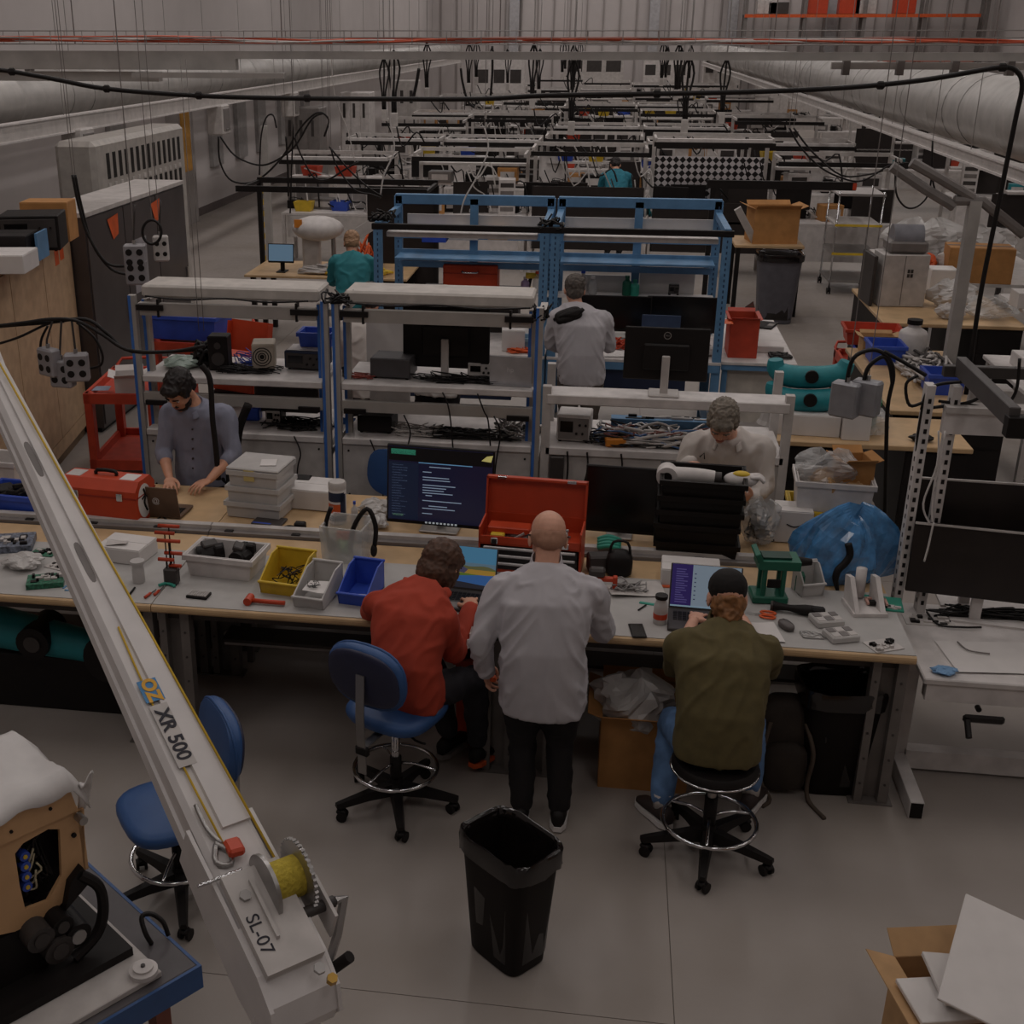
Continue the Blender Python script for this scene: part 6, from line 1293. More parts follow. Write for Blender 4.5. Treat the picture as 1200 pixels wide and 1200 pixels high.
solo(G().box(*(B(352, 622)+V((0, 0, .03))), .07, .05, .055, b=.008), 'power_adapter', BLACK, 'black power adapter on the raceway', 'adapter')
for k, (pts) in enumerate((((552, 690), (566, 682), (580, 692), (572, 706), (556, 704)), ((548, 700), (560, 712), (576, 705), (586, 700)), ((560, 676), (572, 684), (586, 680)))):
    cable(('round loop', 'wavy length', 'short end')[k]+' of black cable on the mat right of the colourful laptop', [B(u, v)+V((0, 0, .005+.004*k)) for u, v in pts], .005, group='cables by the colourful laptop')
solo(G().box(*(B(562, 690)+V((0, 0, .012))), .12, .07, .022, .3, b=.005), 'laptop_charger', DARK, 'flat dark charger among the cables', 'charger')
o = thing('utility_knife', 'black and orange knife near the bench edge', 'knife', B(551, 716), R(-12)); G().box(.03, 0, .008, .12, .022, .016, b=.004).build('grip', BLACK, o); G().box(-.035, 0, .009, .03, .024, .018, b=.004).build('collar', ORANGE, o)
# --- under the benches
o = carton('open cardboard box on the floor under the bench', CARD, V((.34, 5.80, 0)), .46, .44, .42, 0, True, flap=.35); crumple('crumpled white plastic bag stuffed in the cardboard box', V((.27, 5.75, .30)), .42, .36, .28, FILM, 17)
tote('red crate under the bench right of the blue chair', REDD, V((-.50, 6.02, 0)), .40, .30, .55, 0, .95)
o = thing('teal_robot_limb', 'teal robot limb with black wheels under the left bench', 'robot part', V((-3.05, 5.95, .36)), 0)
G().tube([(-.45, 0, .16), (-.1, 0, .10), (.16, 0, .06), (.36, 0, .0)], lambda t: .13-.05*t, 14, 4).build('limb', TEAL, o, 40)
G().cyl((-.10, -.14, .12), (-.10, .12, .12), .10, n=20).build('wheel', BLACK, o, 40); G().cyl((-.10, -.15, .12), (-.10, -.14, .12), .05, n=16).build('hub', DARK, o, 40); G().cyl((.32, -.12, .04), (.36, .12, .02), .14, n=20).build('wheel', BLACK, o, 40); G().box(0, .1, -.18, 1.0, .3, .36, b=.01).build('support_block', BLACK, o)
def backpack():
    o = thing('backpack', 'dark brown backpack on the floor right of the stool', 'backpack', V((1.06, 5.78, 0)), R(4)); m = mat('backpack_brown', (52, 44, 38), .8, var=.2)
    cushion(G(), (0, 0, .24), .32, .20, .46, None, 24, 3, .2).build('pack', m, o, 60); cushion(G(), (0, -.11, .16), .24, .10, .24, None, 20, 3, .2).build('pocket', m, o, 60)
    for s in (-1, 1): G().tube([(s*.09, -.1, .42), (s*.13, -.17, .28), (s*.12, -.16, .10), (s*.10+.03, -.20, .012), (s*.12+.06*(s > 0), -.34 if s > 0 else -.26, .008)], .012, 6, 4).build('strap', mat('strap_brown', (78, 66, 56), .8), o, True)
    G().tube([(-.04, 0, .47), (0, 0, .51), (.04, 0, .47)], .009, 6, 3).build('grab_handle', m, o, True)
backpack()
# --- cardboard box with white sheets, lower right corner
o = carton('open cardboard box with white sheets in the lower right corner', CARDL, V((1.60, 3.78, 0)), .60, .52, .42, R(12), True, flap=.42)
for k, (u, v, z, sx, sy, r, rx) in enumerate(((1105, 1172, .47, .26, .22, .22, 0), (1140, 1150, .50, .30, .24, .15, .1), (1185, 1140, .60, .42, .50, -.35, .25))):
    p = W(u, v, z=z); g = G(); g.box(0, 0, 0, sx, sy, .02 if k < 2 else .012, b=.003).xf(Matrix.Translation(p) @ Euler((rx, .1*k, r)).to_matrix().to_4x4())
    solo(g, 'foam_sheet', PAPER, ('front', 'middle', 'largest rear')[k]+' white foam sheet resting in the open cardboard box', 'sheet')
# ================================================================ things on the extrusion racks
ZS, ZW = 1.411, 1.001
def S(u, v, y): p = W(u, v, y=y); return p
def on(x, y, z): return V((x, y, z))
# bay behind the blue shirt
tote('blue tote of tools on the red cart behind the first rack', BLUEB, V((-3.42, 9.62, 1.40)), .62, .42, .20, R(-4), .92, fill=(DARK, 5, .8))
def red_cart(label, x, y, rz, w=.62, d=.95, h=.85, ztop=None):
    o = thing('service_cart', label, 'cart', (x, y, 0), rz, 'red service carts')
    for z in (h, .28): 
        t = G(); t.loft([[V((i*(w/2-a), j*(d/2-a), zz)) for i, j in ((-1, -1), (1, -1), (1, 1), (-1, 1))] for a, zz in ((0, z-.09), (0, z), (.03, z), (.04, z-.06))]); t.build('tray', REDD, o)
    for i in (-1, 1):
        for j in (-1, 1):
            l = G().box(i*(w/2-.035), j*(d/2-.05), (h+.16)/2, .07, .10, h-.16, b=.01).build('leg', REDD, o); caster(o, i*(w/2-.05), j*(d/2-.06), l, .06)
    G().tube([(-w/2+.05, d/2, h-.05), (-w/2+.05, d/2+.12, h+.04), (w/2-.05, d/2+.12, h+.04), (w/2-.05, d/2, h-.05)], .016, 8, 2).build('push_handle', REDD, o, True)
    return o
red_cart('tall red service cart left of the blue rack post', -4.12, 10.0, R(6), h=.88)
red_cart('tall red service cart carrying bins behind the first rack', -3.35, 9.72, R(-4), .62, .80, 1.40)
carton('small open white carton on the tall red cart', PAPER, V((-4.05, 9.75, .86)), .24, .26, .14, R(20), True, flap=.5)
sheet('blue instruction booklet on the tall red cart', V((-4.32, 9.72, .862)), .18, .14, .2, mat('booklet_blue', (140, 152, 172), .6), 'booklet', 'booklet')
def open_toolbox(label, loc, rz, w=.42, d=.22, h=.20):
    o = thing('toolbox', label, 'toolbox', loc, rz); hx, hy, t = w/2, d/2, .008
    g = G(); g.bx(-hx, hx, -hy, hy, 0, t)
    for s in (-1, 1): g.bx(s*hx-t, s*hx+t, -hy, hy, 0, h); g.bx(-hx, hx, s*hy-t, s*hy+t, 0, h)
    g.build('body', RED, o); L = G(); L.bx(-hx, hx, -.006, .006, 0, d*.95); L.bx(-hx, -hx+t, -.06, 0, 0, d*.9); L.bx(hx-t, hx, -.06, 0, 0, d*.9); L.xf(Matrix.Translation((0, hy, h)) @ Matrix.Rotation(R(-12), 4, 'X')).build('lid', RED, o)
    T = G().bx(-hx*.9, hx*.9, -.06, .06, h-.03, h+.03); T.xf(Matrix.Translation((0, -.09, .03)) @ Matrix.Rotation(.15, 4, 'X')).build('cantilever_tray', RED, o)
    return o
open_toolbox('open red toolbox with raised lid behind the first rack', V((-2.85, 9.15, 1.10)), R(-20), .40, .26, .26)
o = thing('tool_stand', 'dark stand under the open red toolbox', 'stand', (-2.82, 9.17, 0)); G().bx(-.23, .23, -.17, .17, 1.06, 1.10).build('board', BLACK, o)
for x in (-.18, .18): G().bx(x-.02, x+.02, -.02, .02, 0, 1.06).build('upright', DARK, o)
device('beige power supply with round fan on the first rack', on(-2.50, 8.62, ZS), .17, .20, .20, R(12), mat('beige_case', (188, 176, 160), .5), mat('beige_face', (176, 164, 150), .5), 1, fan=True)
o = thing('loudspeaker', 'black desktop loudspeaker on the first rack', 'loudspeaker', on(-2.82, 8.55, ZS), R(4)); G().box(0, 0, .13, .15, .14, .26, b=.008).build('cabinet', BLACK, o); G().cyl((0, -.07, .09), (0, -.076, .09), .05, n=18).build('woofer', DARK, o, 40); G().cyl((0, -.07, .19), (0, -.076, .19), .025, n=14).build('tweeter', DARK, o, 40)
device('blue black instrument with white top at the right of the first rack', on(-2.18, 8.70, ZS), .30, .24, .14, R(-5), NAVY, DARK, 4); sheet('white papers on the blue black instrument', on(-2.18, 8.70, ZS+.142), .28, .20, 0, PAPER)
tote('small blue bin on the papers of the first rack', BLUEB, on(-2.12, 8.78, ZS+.155), .26, .2, .11, 0, .9)
tangle('cables and adapters heaped on the first rack shelf', (-2.58, 8.50, ZS), .50, .22, .05, 16, CABLE, 31); tangle('blue cables behind the loudspeaker', (-2.62, 8.70, ZS), .24, .2, .1, 10, BLUEB, 32)
crumple('greenish crumpled bag on the first rack', on(-3.12, 8.55, ZS), .28, .24, .08, mat('film_green', (168, 186, 176), .4), 35); tangle('black camera gear heap above the blue shirted man', (-2.97, 8.62, ZS), .20, .2, .16, 14, BLACK, 36, .016)
solo(G().box(-2.35, 8.66, 1.16, .50, .05, .20, b=.01), 'dark_monitor_back', DARK, 'low dark panel behind the first rack rail', 'panel')
o = device('black electronic module with pale label on the first rack worktop', on(-2.42, 8.58, ZW), .12, .16, .12, 0, BLACK, PALE, 3)
tangle('black cables on the first rack worktop', (-2.25, 8.50, ZW), .5, .25, .05, 14, CABLE, 37, .005); coil('coiled black cable on the first rack worktop', (-2.08, 8.55, ZW), .06, 3, seed=3)
solo(G().box(-2.62, 8.62, ZW+.05, .14, .10, .10, b=.01), 'blue_box', BLUEB, 'small blue box on the first rack worktop', 'box')
for k, pts in enumerate((((236, 428), (246, 445), (249, 490), (253, 525), (256, 562)), ((291, 474), (281, 500), (277, 530), (276, 562)))): cable(('left', 'right')[k]+' thick black hose hanging beside the blue shirted man', [W(u, v, y=(7.42, 8.0)[k]) for u, v in pts], (.020, .034)[k], RUBBER)
# second bay
monitor('black monitor seen from behind on the second rack', on(-1.12, 8.60, ZS), .64, .45, R(178), 0, True, None, .285, 'DELL', stand_m=PALE)
device('dark grey desktop instrument on the second rack shelf', on(-1.50, 8.55, ZS), .30, .24, .15, R(176), mat('case_darkgrey', (72, 70, 72), .5), MIDG, 6)
laptop('silver laptop lid with round logo at the right of the second rack', on(-.62, 8.48, ZS), R(176), .30, .22, 96, mat('laptop_silver', (176, 176, 180), .4, .3), None, 'hp')
device('small white box instrument beside the silver laptop', on(-.86, 8.66, ZS), .20, .16, .11, 0, WHITE, PALE, 8)
tangle('black cables on the second rack shelf', (-1.0, 8.45, ZS), .70, .16, .05, 18, CABLE, 41); tangle('red and white clip leads on the second rack shelf', (-1.70, 8.45, ZS), .22, .14, .03, 9, mat('lead_red', (150, 70, 60), .5), 42)
device('black switch box with pale wires on the second rack worktop', on(-1.62, 8.52, ZW), .26, .24, .13, R(178), BLACK, DARK, 9); tangle('pale wires spilling from the black switch box', (-1.30, 8.46, ZW), .40, .24, .06, 20, CABLEW, 43, .004)
coil('black cable coil on the second rack worktop', (-1.04, 8.48, ZW), .08, 4, seed=9); tangle('black cables strewn over the second rack worktop', (-.92, 8.44, ZW), .7, .2, .05, 20, CABLE, 44, .005); tangle('silver parts and wires at the right of the second rack worktop', (-.60, 8.50, ZW), .28, .26, .12, 22, STEEL, 45, .008)
for k, (x, z0, z1) in enumerate(((-1.58, 1.0, .45), (-1.33, 1.2, .62), (-1.05, 1.38, .55), (-.68, 1.22, .45), (-.80, 1.38, 1.0), (-2.15, 1.0, .5))):
    cable(('first', 'second', 'third', 'fourth', 'fifth', 'sixth')[k]+' black cable dangling down the front of the racks', [(x-.05, 8.26, z0), (x, 8.24, z0-.12), (x+.03*(-1)**k, 8.25, (z0+z1)/2), (x+.05*(-1)**k, 8.25, z1)], .006, group='cables dangling before the racks')
for k, (x, y0, w) in enumerate(((-2.66, 8.27, 1.2), (-1.15, 8.27, 1.3))):
    cable(('left', 'right')[k]+' black cable lying along the rack light bar', [(x-w/2, y0, 2.0), (x-w/4, y0-.01, 1.985), (x, y0, 2.0), (x+w/4, y0-.01, 1.985), (x+w/2, y0, 2.0)], .007, group='cables along the light bars')
tangle('knot of black wiring at the joint of two racks', (-1.86, 8.35, 1.98), .22, .24, .08, 14, CABLE, 46, .007); tangle('knot of black wiring at the right end of the second rack', (-.42, 8.35, 1.90), .14, .2, .10, 10, CABLE, 47, .007)
carton('white cardboard poster panel behind the second rack monitor', PAPER, V((-1.62, 9.05, 1.30)), .36, .03, .46, 0)
o = [x for x in bpy.data.objects if x.get('label') == 'white cardboard poster panel behind the second rack monitor'][0]; G().bx(-.16, .16, -.01, .01, -1.30, 0).build('stand', PALE, o)
# third bay
monitor('black monitor with round badge seen from behind on the low rack', on(.45, 8.42, 1.396), .58, .37, R(178), R(3), True, None, .28, 'DELL', stand_m=PALE)
device('white oscilloscope on the low rack worktop', on(-.16, 8.50, ZW+.006), .24, .22, .20, R(-4), WHITE, MIDG, 12); pcb('blue print panel behind the low rack clutter', on(.55, 8.62, ZW+.006), .9, .1, 0, 3, BLUE, z=.14)
for k, (m, r) in enumerate(((CABLE, .006), (CABLEW, .006), (mat('wire_blue', (84, 120, 170), .5), .006), (STEEL, .010), (mat('wire_redbrown', (140, 84, 74), .5), .005), (PALE, .012))):
    tangle(('black', 'white', 'blue', 'silver', 'red brown', 'pale grey')[k]+' wiring in the clutter on the low rack worktop', (.30+.03*k, 8.46, ZW+.008), .80, .28, .12, 16, m, 50+k, r)
solo(G().box(.14, 8.36, ZW+.04, .16, .08, .06, .2, b=.008), 'orange_module', mat('orange_plastic', (206, 128, 44), .5), 'orange module in the low rack wiring', 'module')
for k, x in enumerate((-.20, -.06, .18)): cable(('left', 'middle', 'right')[k]+' short black cable hanging below the low rack worktop', [(x, 8.27, .98), (x+.01, 8.25, .85), (x-.03*k, 8.25, .66)], .007)
solo(G().box(-.27, 8.27, .78, .10, .05, .32, b=.006), 'outlet_box', DARK, 'dark outlet box under the left of the low rack', 'outlet box')
for k, x in enumerate((-.10, .22)): solo(G().box(x, 8.25, .53, .03, .03, .05, b=.004), 'yellow_clip', YELLOW, ('left', 'right')[k]+' small yellow clip on the low rack beam', 'clip')
# hanging outlet boxes: left, middle-left and right
def hang_box(label, p, s=.12, m=PALE, h=.2, top=None, grp=None, rz=.3):
    o = thing('outlet_box', label, 'outlet box', p, rz, grp); G().box(0, 0, h/2, s, s*.55, h, b=.012).build('housing', m, o)
    for i in (-1, 1):
        for j in (.3, .7): G().cyl((i*s*.24, -s*.275, h*j), (i*s*.24, -s*.29, h*j), s*.15, n=12).build('socket', BLACK, o, 40)
    G().cyl((0, 0, h), (0, 0, h+.03), .014, n=8).build('gland', STEEL, o)
    if top: cable('grey cord holding the '+label, [p+V((0, 0, h+.02)), p+V((0, 0, h+.06)), V(top)], .008, DARK, sm=3)
    if not top or 'upper' in label or 'small pale' in label: G().cyl((0, 0, h), (0, 0, CEIL-p.z), .003, n=5).build('hanger_wire', MIDG, o)
    return o
YL = 7.55
for k, (u, v) in enumerate(((60, 440), (75, 453), (92, 446))):
    p = W(u, v, y=YL); hang_box(('rear left', 'front middle', 'right')[k]+' grey outlet box hanging before the tan cabinet', p, .16, mat('outlet_grey', (150, 147, 150), .4, .2), .19, W((62, 72, 84)[k], 375, y=YL), 'outlet boxes before the tan cabinet', -.5+.4*k)
for k, pts in enumerate((((-20, 384), (30, 378), (60, 374), (90, 376), (120, 392), (150, 410), (200, 412), (240, 405)), ((-20, 384), (30, 380), (58, 378), (100, 374), (125, 390), (155, 412), (230, 410)), ((-20, 408), (20, 396), (55, 380), (75, 377)), ((56, 382), (48, 400), (49, 425), (57, 432)), ((90, 378), (110, 395), (120, 415), (118, 428), (105, 432)))):
    cable('black supply cable '+('upper run', 'lower run', 'slanting in', 'looping down left', 'looping down right')[k]+' before the tan cabinet', [W(u, v, y=YL+.02*k) for u, v in pts], .013 if k < 2 else .009)
for k, v in enumerate((315, 333)): hang_box(('upper', 'lower')[k]+' grey outlet box hanging above the left rack post', W(160+2*k, v, y=9.0), .17, mat('outlet_grey', (150, 147, 150)), .19, W(158, 240, y=9.0) if k == 0 else None, 'outlet boxes above the left rack post', .2)
hang_box('small pale box hanging with yellow wires above the left rack', W(190, 306, y=9.2), .12, PALE, .2, W(188, 235, y=9.2))
coil_pts = [W(178+11*math.cos(a)*1.0, 272+14*math.sin(a), y=9.1) for a in [2*pi*i/16 for i in range(40)]]
o = cable('black cable ring hanging before the dark steel cabinet', coil_pts, .011); hang(o, max(coil_pts, key=lambda q: q.z))
o = cable('black cable drooping from the busway to the left outlet boxes', [W(u, v, y=9.2) for u, v in ((85, 205), (92, 240), (103, 275), (125, 308), (150, 312))], .012); hang(o, W(85, 205, y=9.2)); o = cable('second black cable drooping from the busway to the left outlet boxes', [W(u, v, y=9.25) for u, v in ((88, 205), (95, 240), (108, 285), (130, 315), (152, 322))], .012); hang(o, W(88, 205, y=9.25))
YR = 7.5
for k, (u, v) in enumerate(((988, 488), (1012, 486))): hang_box(('left', 'right')[k]+' silver outlet box hanging over the maple tables', W(u, v, y=YR), .17, mat('outlet_silver', (150, 150, 154), .4, .3), .22, None, 'silver outlet boxes over the maple tables', 2.6)
for k, pts in enumerate((((992, 450), (1000, 420), (1022, 410), (1040, 418), (1047, 440), (1040, 480), (1038, 560), (1036, 630)), ((1012, 448), (1018, 430), (1035, 418), (1043, 430), (1046, 450)), ((1036, 412), (1060, 425), (1085, 440)))): cable('dark cable '+('dropping past the silver outlet boxes', 'looping from the right silver outlet box', 'reaching from the loop to the right desk')[k], [W(u, v, y=YR) for u, v in pts], .013)
# cables strung along the right desk frame
for k, pts in enumerate((((1080, 480), (1090, 455), (1120, 448), (1160, 450), (1140, 470), (1090, 478)), ((1100, 470), (1140, 475), (1170, 480), (1190, 460), (1195, 420)), ((1076, 440), (1062, 450), (1066, 475), (1085, 470)), ((1082, 475), (1075, 520), (1080, 555)))): cable('black cable '+('looping under', 'running along', 'curling beside', 'falling from')[k]+' the right desk frame', [W(u, v, y=6.45) for u, v in pts], .009)
for k, pts in enumerate((((1100, 505), (1098, 545), (1082, 590), (1090, 615)), ((1108, 505), (1095, 570), (1092, 600), (1093, 612)), ((1094, 612), (1088, 640), (1083, 658)))): cable('thin white cord '+('hanging left', 'hanging right', 'tail with end knob')[k]+' before the dark displays', [W(u, v, y=6.15) for u, v in pts], .005, CABLEW)
solo(G().box(*W(1160, 465, y=6.6), .20, .12, .12, b=.01), 'junction_box', PALE, 'pale junction box on the right desk frame', 'box')
# small things on the right desk
q = W(1120, 745, z=.75)
sheet('large white sheet on the right desk', V((2.08, 5.92, .752)), .46, .34, .1, PAPER, seed=5); sheet('clear plastic sleeve on the right desk', V((2.42, 5.86, .753)), .32, .26, -.1, PAPER, seed=6)
cable('bent black rod on the right desk', [W(u, v, z=.765) for u, v in ((1086, 717), (1100, 732), (1128, 735), (1150, 735))], .006); cable('thin cable curved on the white sheet', [W(u, v, z=.765) for u, v in ((1122, 752), (1135, 762), (1160, 766))], .004, MIDG)
tangle('black cables behind the display on the right desk', (2.2, 6.42, .755), .7, .12, .06, 12, CABLE, 61, .005); solo(G().box(2.30, 5.80, .765, .16, .02, .02, .1, b=.004), 'marker_pen', BLACK, 'black marker lying on the plastic sleeve', 'marker')
pcb('white board of connectors behind the green board', V((1.86, 6.33, .751)), .26, .14, 0, 14, PALE); crumple('light blue strap crumpled at the desk corner', V((1.80, 5.72, .752)), .12, .08, .03, mat('strap_lightblue', (120, 160, 200), .5), 40)
# ================================================================ on the blue benches
zb = .901
o = open_toolbox('red toolbox with chrome handle on the blue bench shelf', V((-1.36, 12.42, 1.31)), 0, .01, .01, .01); 
for c in list(o.children): bpy.data.objects.remove(c)
G().box(0, 0, .13, .56, .26, .26, b=.01).build('body', RED, o); G().bx(-.28, .28, -.133, .133, .17, .178).build('lid_seam', MATS['red_dark'] if 'red_dark' in MATS else RED, o); G().tube([(-.08, -.13, .20), (-.07, -.17, .19), (.07, -.17, .19), (.08, -.13, .20)], .010, 7, 2).build('handle', CHROME, o, True); G().bx(-.5, .5, -.2, .2, -.41, 0).build('stand', PANEL, o)
monitor('wide dark monitor low on the right blue bench beside the worker', V((.1, 12.2, zb)), .75, .36, 0, 0, True, None, .24); monitor('wide dark monitor behind the open laptop on the blue bench', V((.78, 12.25, zb)), .70, .36, 0, 0, True, None, .24)
laptop('open dark blue laptop seen from behind on the blue bench', V((.55, 11.65, zb)), R(178), .36, .25, 100, mat('laptop_navy', (58, 74, 104), .4), None); solo(G().bx(.30, .80, 11.5, 11.9, zb, zb+.14), 'laptop_riser', BLUE, 'blue riser under the open dark laptop', 'riser')
[x for x in bpy.data.objects if x.get('label') == 'open dark blue laptop seen from behind on the blue bench'][0].location.z = zb+.14
device('small black webcam unit above the dark monitor', V((.68, 12.25, 1.34)), .10, .07, .10, 0, BLACK, DARK, 2, 'webcam', 'camera')
for k, (x, m, cp, h) in enumerate(((-.32, FILM, YELLOW, .2), (-.22, FILM, BLUEB, .24), (-.12, CLEAR, PAPER, .18), (.22, GREEN, GREEN, .20), (.30, TEALG, TEALG, .16), (-1.0+.2, mat('bottle_purple', (150, 130, 160), .5), PAPER, .16), (-.68, CLEAR, RED, .22))): bottle(('white bottle with yellow cap', 'white bottle with blue cap', 'clear bottle', 'green bottle', 'teal bottle', 'lilac bottle', 'clear bottle with red cap')[k]+' on the shelf above the blue bench', V((x, 12.34, 1.656 if k > 8 else 1.30)), .045, h, m, cp, .4)
solo(G().bx(-.52, 1.08, 12.28, 12.48, 1.27, 1.30), 'ledge_board', PAPER, 'white ledge along the right blue bench', 'ledge'); solo(G().bx(-1.0, -.56, 12.28, 12.48, 1.27, 1.30), 'ledge_board', PAPER, 'short white ledge on the left blue bench', 'ledge')
o = thing('cordless_drill', 'yellow cordless drill on the short white ledge', 'drill', V((-.72, 12.35, 1.30)), .1); G().cyl((-.08, 0, .17), (.05, 0, .17), .032, n=12).build('motor', YELLOW, o, 40); G().cyl((.05, 0, .17), (.12, 0, .17), .025, .015, n=12).build('chuck', BLACK, o, 40); G().box(-.04, 0, .09, .035, .04, .14, ry=.2, b=.01).build('grip', BLACK, o); G().box(-.04, 0, .03, .10, .07, .05, b=.01).build('battery', YELLOW, o)
for k, (x, z, sx, sz, m) in enumerate(((-.0, 1.36, .5, .22, PAPER), (.62, 1.38, .55, .26, PAPER), (-1.75, 1.82, .25, .1, BLUEB), (-1.45, 1.86, .3, .12, PALE), (-1.1, 1.86, .2, .1, TAN))):
    solo(G().box(x, 12.5, z, sx, .02 if k < 2 else .2, sz, b=.004), 'notice_sheet' if k < 2 else 'storage_box', m, ('left white wall notice over the blue bench', 'right white wall notice over the blue bench', 'small blue box on the blue upper shelf', 'pale grey box on the blue upper shelf', 'tan box on the blue upper shelf')[k], 'notice' if k < 2 else 'box')
for k, (x0, x1) in enumerate(((-2.05, -.6), (-.45, 1.05))): solo(G().box((x0+x1)/2, 12.58, 1.92, x1-x0, .02, .22), 'back_board', PAPER, ('left', 'right')[k]+' white back board between the blue top beams', 'board')
tangle('red cables on the right blue bench', (.15, 11.75, zb), .3, .25, .1, 12, RED, 71, .007); tangle('black cables at the joint of the blue benches', (-.52, 11.4, 2.08), .24, .25, .12, 12, CABLE, 72, .009); tangle('black cables on the left top corner of the blue bench', (-2.12, 11.5, 2.10), .24, .3, .10, 10, CABLE, 73, .009)
crumple('crumpled white paper at the right of the blue bench', V((.95, 11.6, zb)), .3, .25, .16, PAPER, 71); sheet('white sheets spread on the right blue bench', V((.2, 11.5, zb)), .4, .25, .1, PAPER); carton('small white box on the left blue bench', PAPER, V((-.85, 11.55, zb)), .22, .2, .2, .1); tote('light blue parts bin on the left blue bench', mat('bin_lightblue', (150, 180, 200), .5), V((-.65, 11.6, zb)), .22, .2, .12); tangle('coloured parts on the left blue bench', (-.75, 11.42, zb), .3, .15, .04, 12, ORANGE, 75, .006)
carton('tall red carton with papers at the end of the blue bench', REDD, V((1.32, 11.72, zb)), .26, .40, .36, 0, True, flap=.25, name='red_carton'); sheet('green label sheet in the tall red carton', V((1.32, 11.72, zb+.30)), .18, .2, 0, mat('sheet_green', (130, 160, 110), .6))
sheet('orange safety bag hanging on the right blue post', V((1.14, 11.5, zb+.34)), .12, .2, 0, ORANGE); carton('flat white case of trays on the side table', PAPER, V((1.5, 12.0, zb)), .46, .5, .06, 0); tote('white organiser with blue cups on the side table', PAPER, V((1.45, 12.75, zb)), .24, .2, .06, 0, .95, fill=(BLUEB, 6, .7)); laptop('thin black laptop standing open on the side table', V((1.68, 12.95, zb)), R(70), .32, .22, 110, BLACK); tangle('small black parts on the side table', (1.68, 11.62, zb), .2, .2, .02, 8, BLACK, 77, .012)
# ================================================================ left side: tan cabinet, dark steel cabinet, vented machine
def cabinets():
    o = thing('tan_cabinet', 'tall tan wooden cabinet at the left picture edge', 'cabinet', (-4.78, 9.2, 0), R(9)); L = 3.7
    G().bx(-.9, 0, -L/2, L/2, .10, 1.98).build('carcass', TAN, o); G().bx(-.85, -.03, -L/2, L/2, 0, .10).build('plinth', mat('tan_dark', (120, 100, 78), .7), o); G().bx(-.92, .015, -L/2, L/2, 1.98, 2.02).build('top_board', TAN, o)
    n = 4
    for i in range(n):
        y0 = -L/2+i*L/n; d = G().bx(.0, .018, y0+.006, y0+L/n-.006, .26, 1.96).build('door', TAN, o); G().cyl((.018, y0+.07 if i % 2 else y0+L/n-.07, 1.05), (.04, y0+.07 if i % 2 else y0+L/n-.07, 1.05), .014, n=10).build('knob', STEEL, d, 40)
    G().bx(.0, .018, -L/2, L/2, .12, .25).build('lower_panel', TAN, o)
    G().bx(.018, .02, L/2-.55, L/2-.42, 1.78, 1.92).build('orange_tag', ORANGE, o); G().bx(.018, .02, L/2-.38, L/2-.25, 1.80, 1.92).build('orange_tag', ORANGE, o)
    m = mat('steel_dark', (92, 86, 86), .38, .55, var=.10, scale=3)
    o = thing('steel_cabinet', 'tall dark steel cabinet with pale top and orange tags', 'cabinet', (-5.45, 12.45, 0), 0)
    G().bx(.0, .55, -1.4, 1.4, .06, 2.14).build('carcass', m, o); G().bx(-.02, .57, -1.42, 1.42, 2.14, 2.18).build('top', PALE, o); G().bx(.02, .5, -1.35, 1.35, 0, .06).build('plinth', BLACK, o)
    for i in range(3):
        d = G().bx(.55, .565, -1.38+i*.93, -.47+i*.93, .10, 2.12).build('door', m, o); G().bx(.565, .58, -.55+i*.93, -.52+i*.93, .95, 1.2).build('handle', STEEL, d)
    for y in (-.9, .3): G().add([(.572, y, 2.05), (.572, y+.28, 2.08), (.572, y+.26, 1.88), (.572, y+.12, 1.84)], [(0, 1, 2, 3)]).build('orange_tag', ORANGE, o)
    G().bx(.565, .57, -.30, .10, 1.2, 1.75).build('pale_sticker', mat('sticker_pale', (150, 146, 150), .5), o)
    o = thing('vented_machine', 'tall pale machine cabinet with two rows of vent slots', 'machine', (-6.25, 15.6, 0)); mm = mat('machine_beige', (168, 162, 156), .5)
    G().box(0, 0, 1.29, .5, 3.2, 2.58, b=.06).build('case', mm, o)
    for r in range(2):
        for i in range(14): G().bx(.25, .256, -1.25+i*.195, -1.16+i*.195, 2.12-r*.42, 2.42-r*.42).build('vent_slot', BLACK, o)
    for i in range(14): G().bx(.25, .262, -1.25+i*.195, -1.18+i*.195, 2.02, 2.07).build('vent_label', PALE, o)
cabinets()
carton('brown carton on the tan cabinet top', CARD, V((-4.98, 10.5, 2.021)), .42, .30, .34, R(9))
o = device('black printer box behind the carton on the tan cabinet', V((-4.90, 10.0, 2.021)), .50, .42, .30, R(15), BLACK, DARK, 3, 'printer', 'printer'); carton('black carton with pale print at the left picture edge', BLACK, V((-4.85, 9.40, 2.021)), .42, .36, .22, R(9)); solo(G().box(-4.62, 9.55, 2.021+.11, .02, .30, .22, R(9)), 'blue_folder', BLUE, 'blue folder leaning beside the black carton', 'folder'); carton('white carton in front on the tan cabinet', PAPER, V((-4.66, 9.0, 2.021)), .38, .40, .14, R(9))
pole = thing('steel_post', 'thin steel post with hazard tape near the left wall', 'post', (-5.47, 19.5, 0)); G().bx(-.05, .05, -.05, .05, 0, 2.4).build('post', GALV, pole); G().bx(-.12, .12, -.12, .12, 0, .02).build('base_plate', GALV, pole)
for i in range(9): G().bx(-.085, -.055, -.055, -.05, .1+i*.18, .19+i*.18).build('hazard_band', YELLOW, pole)
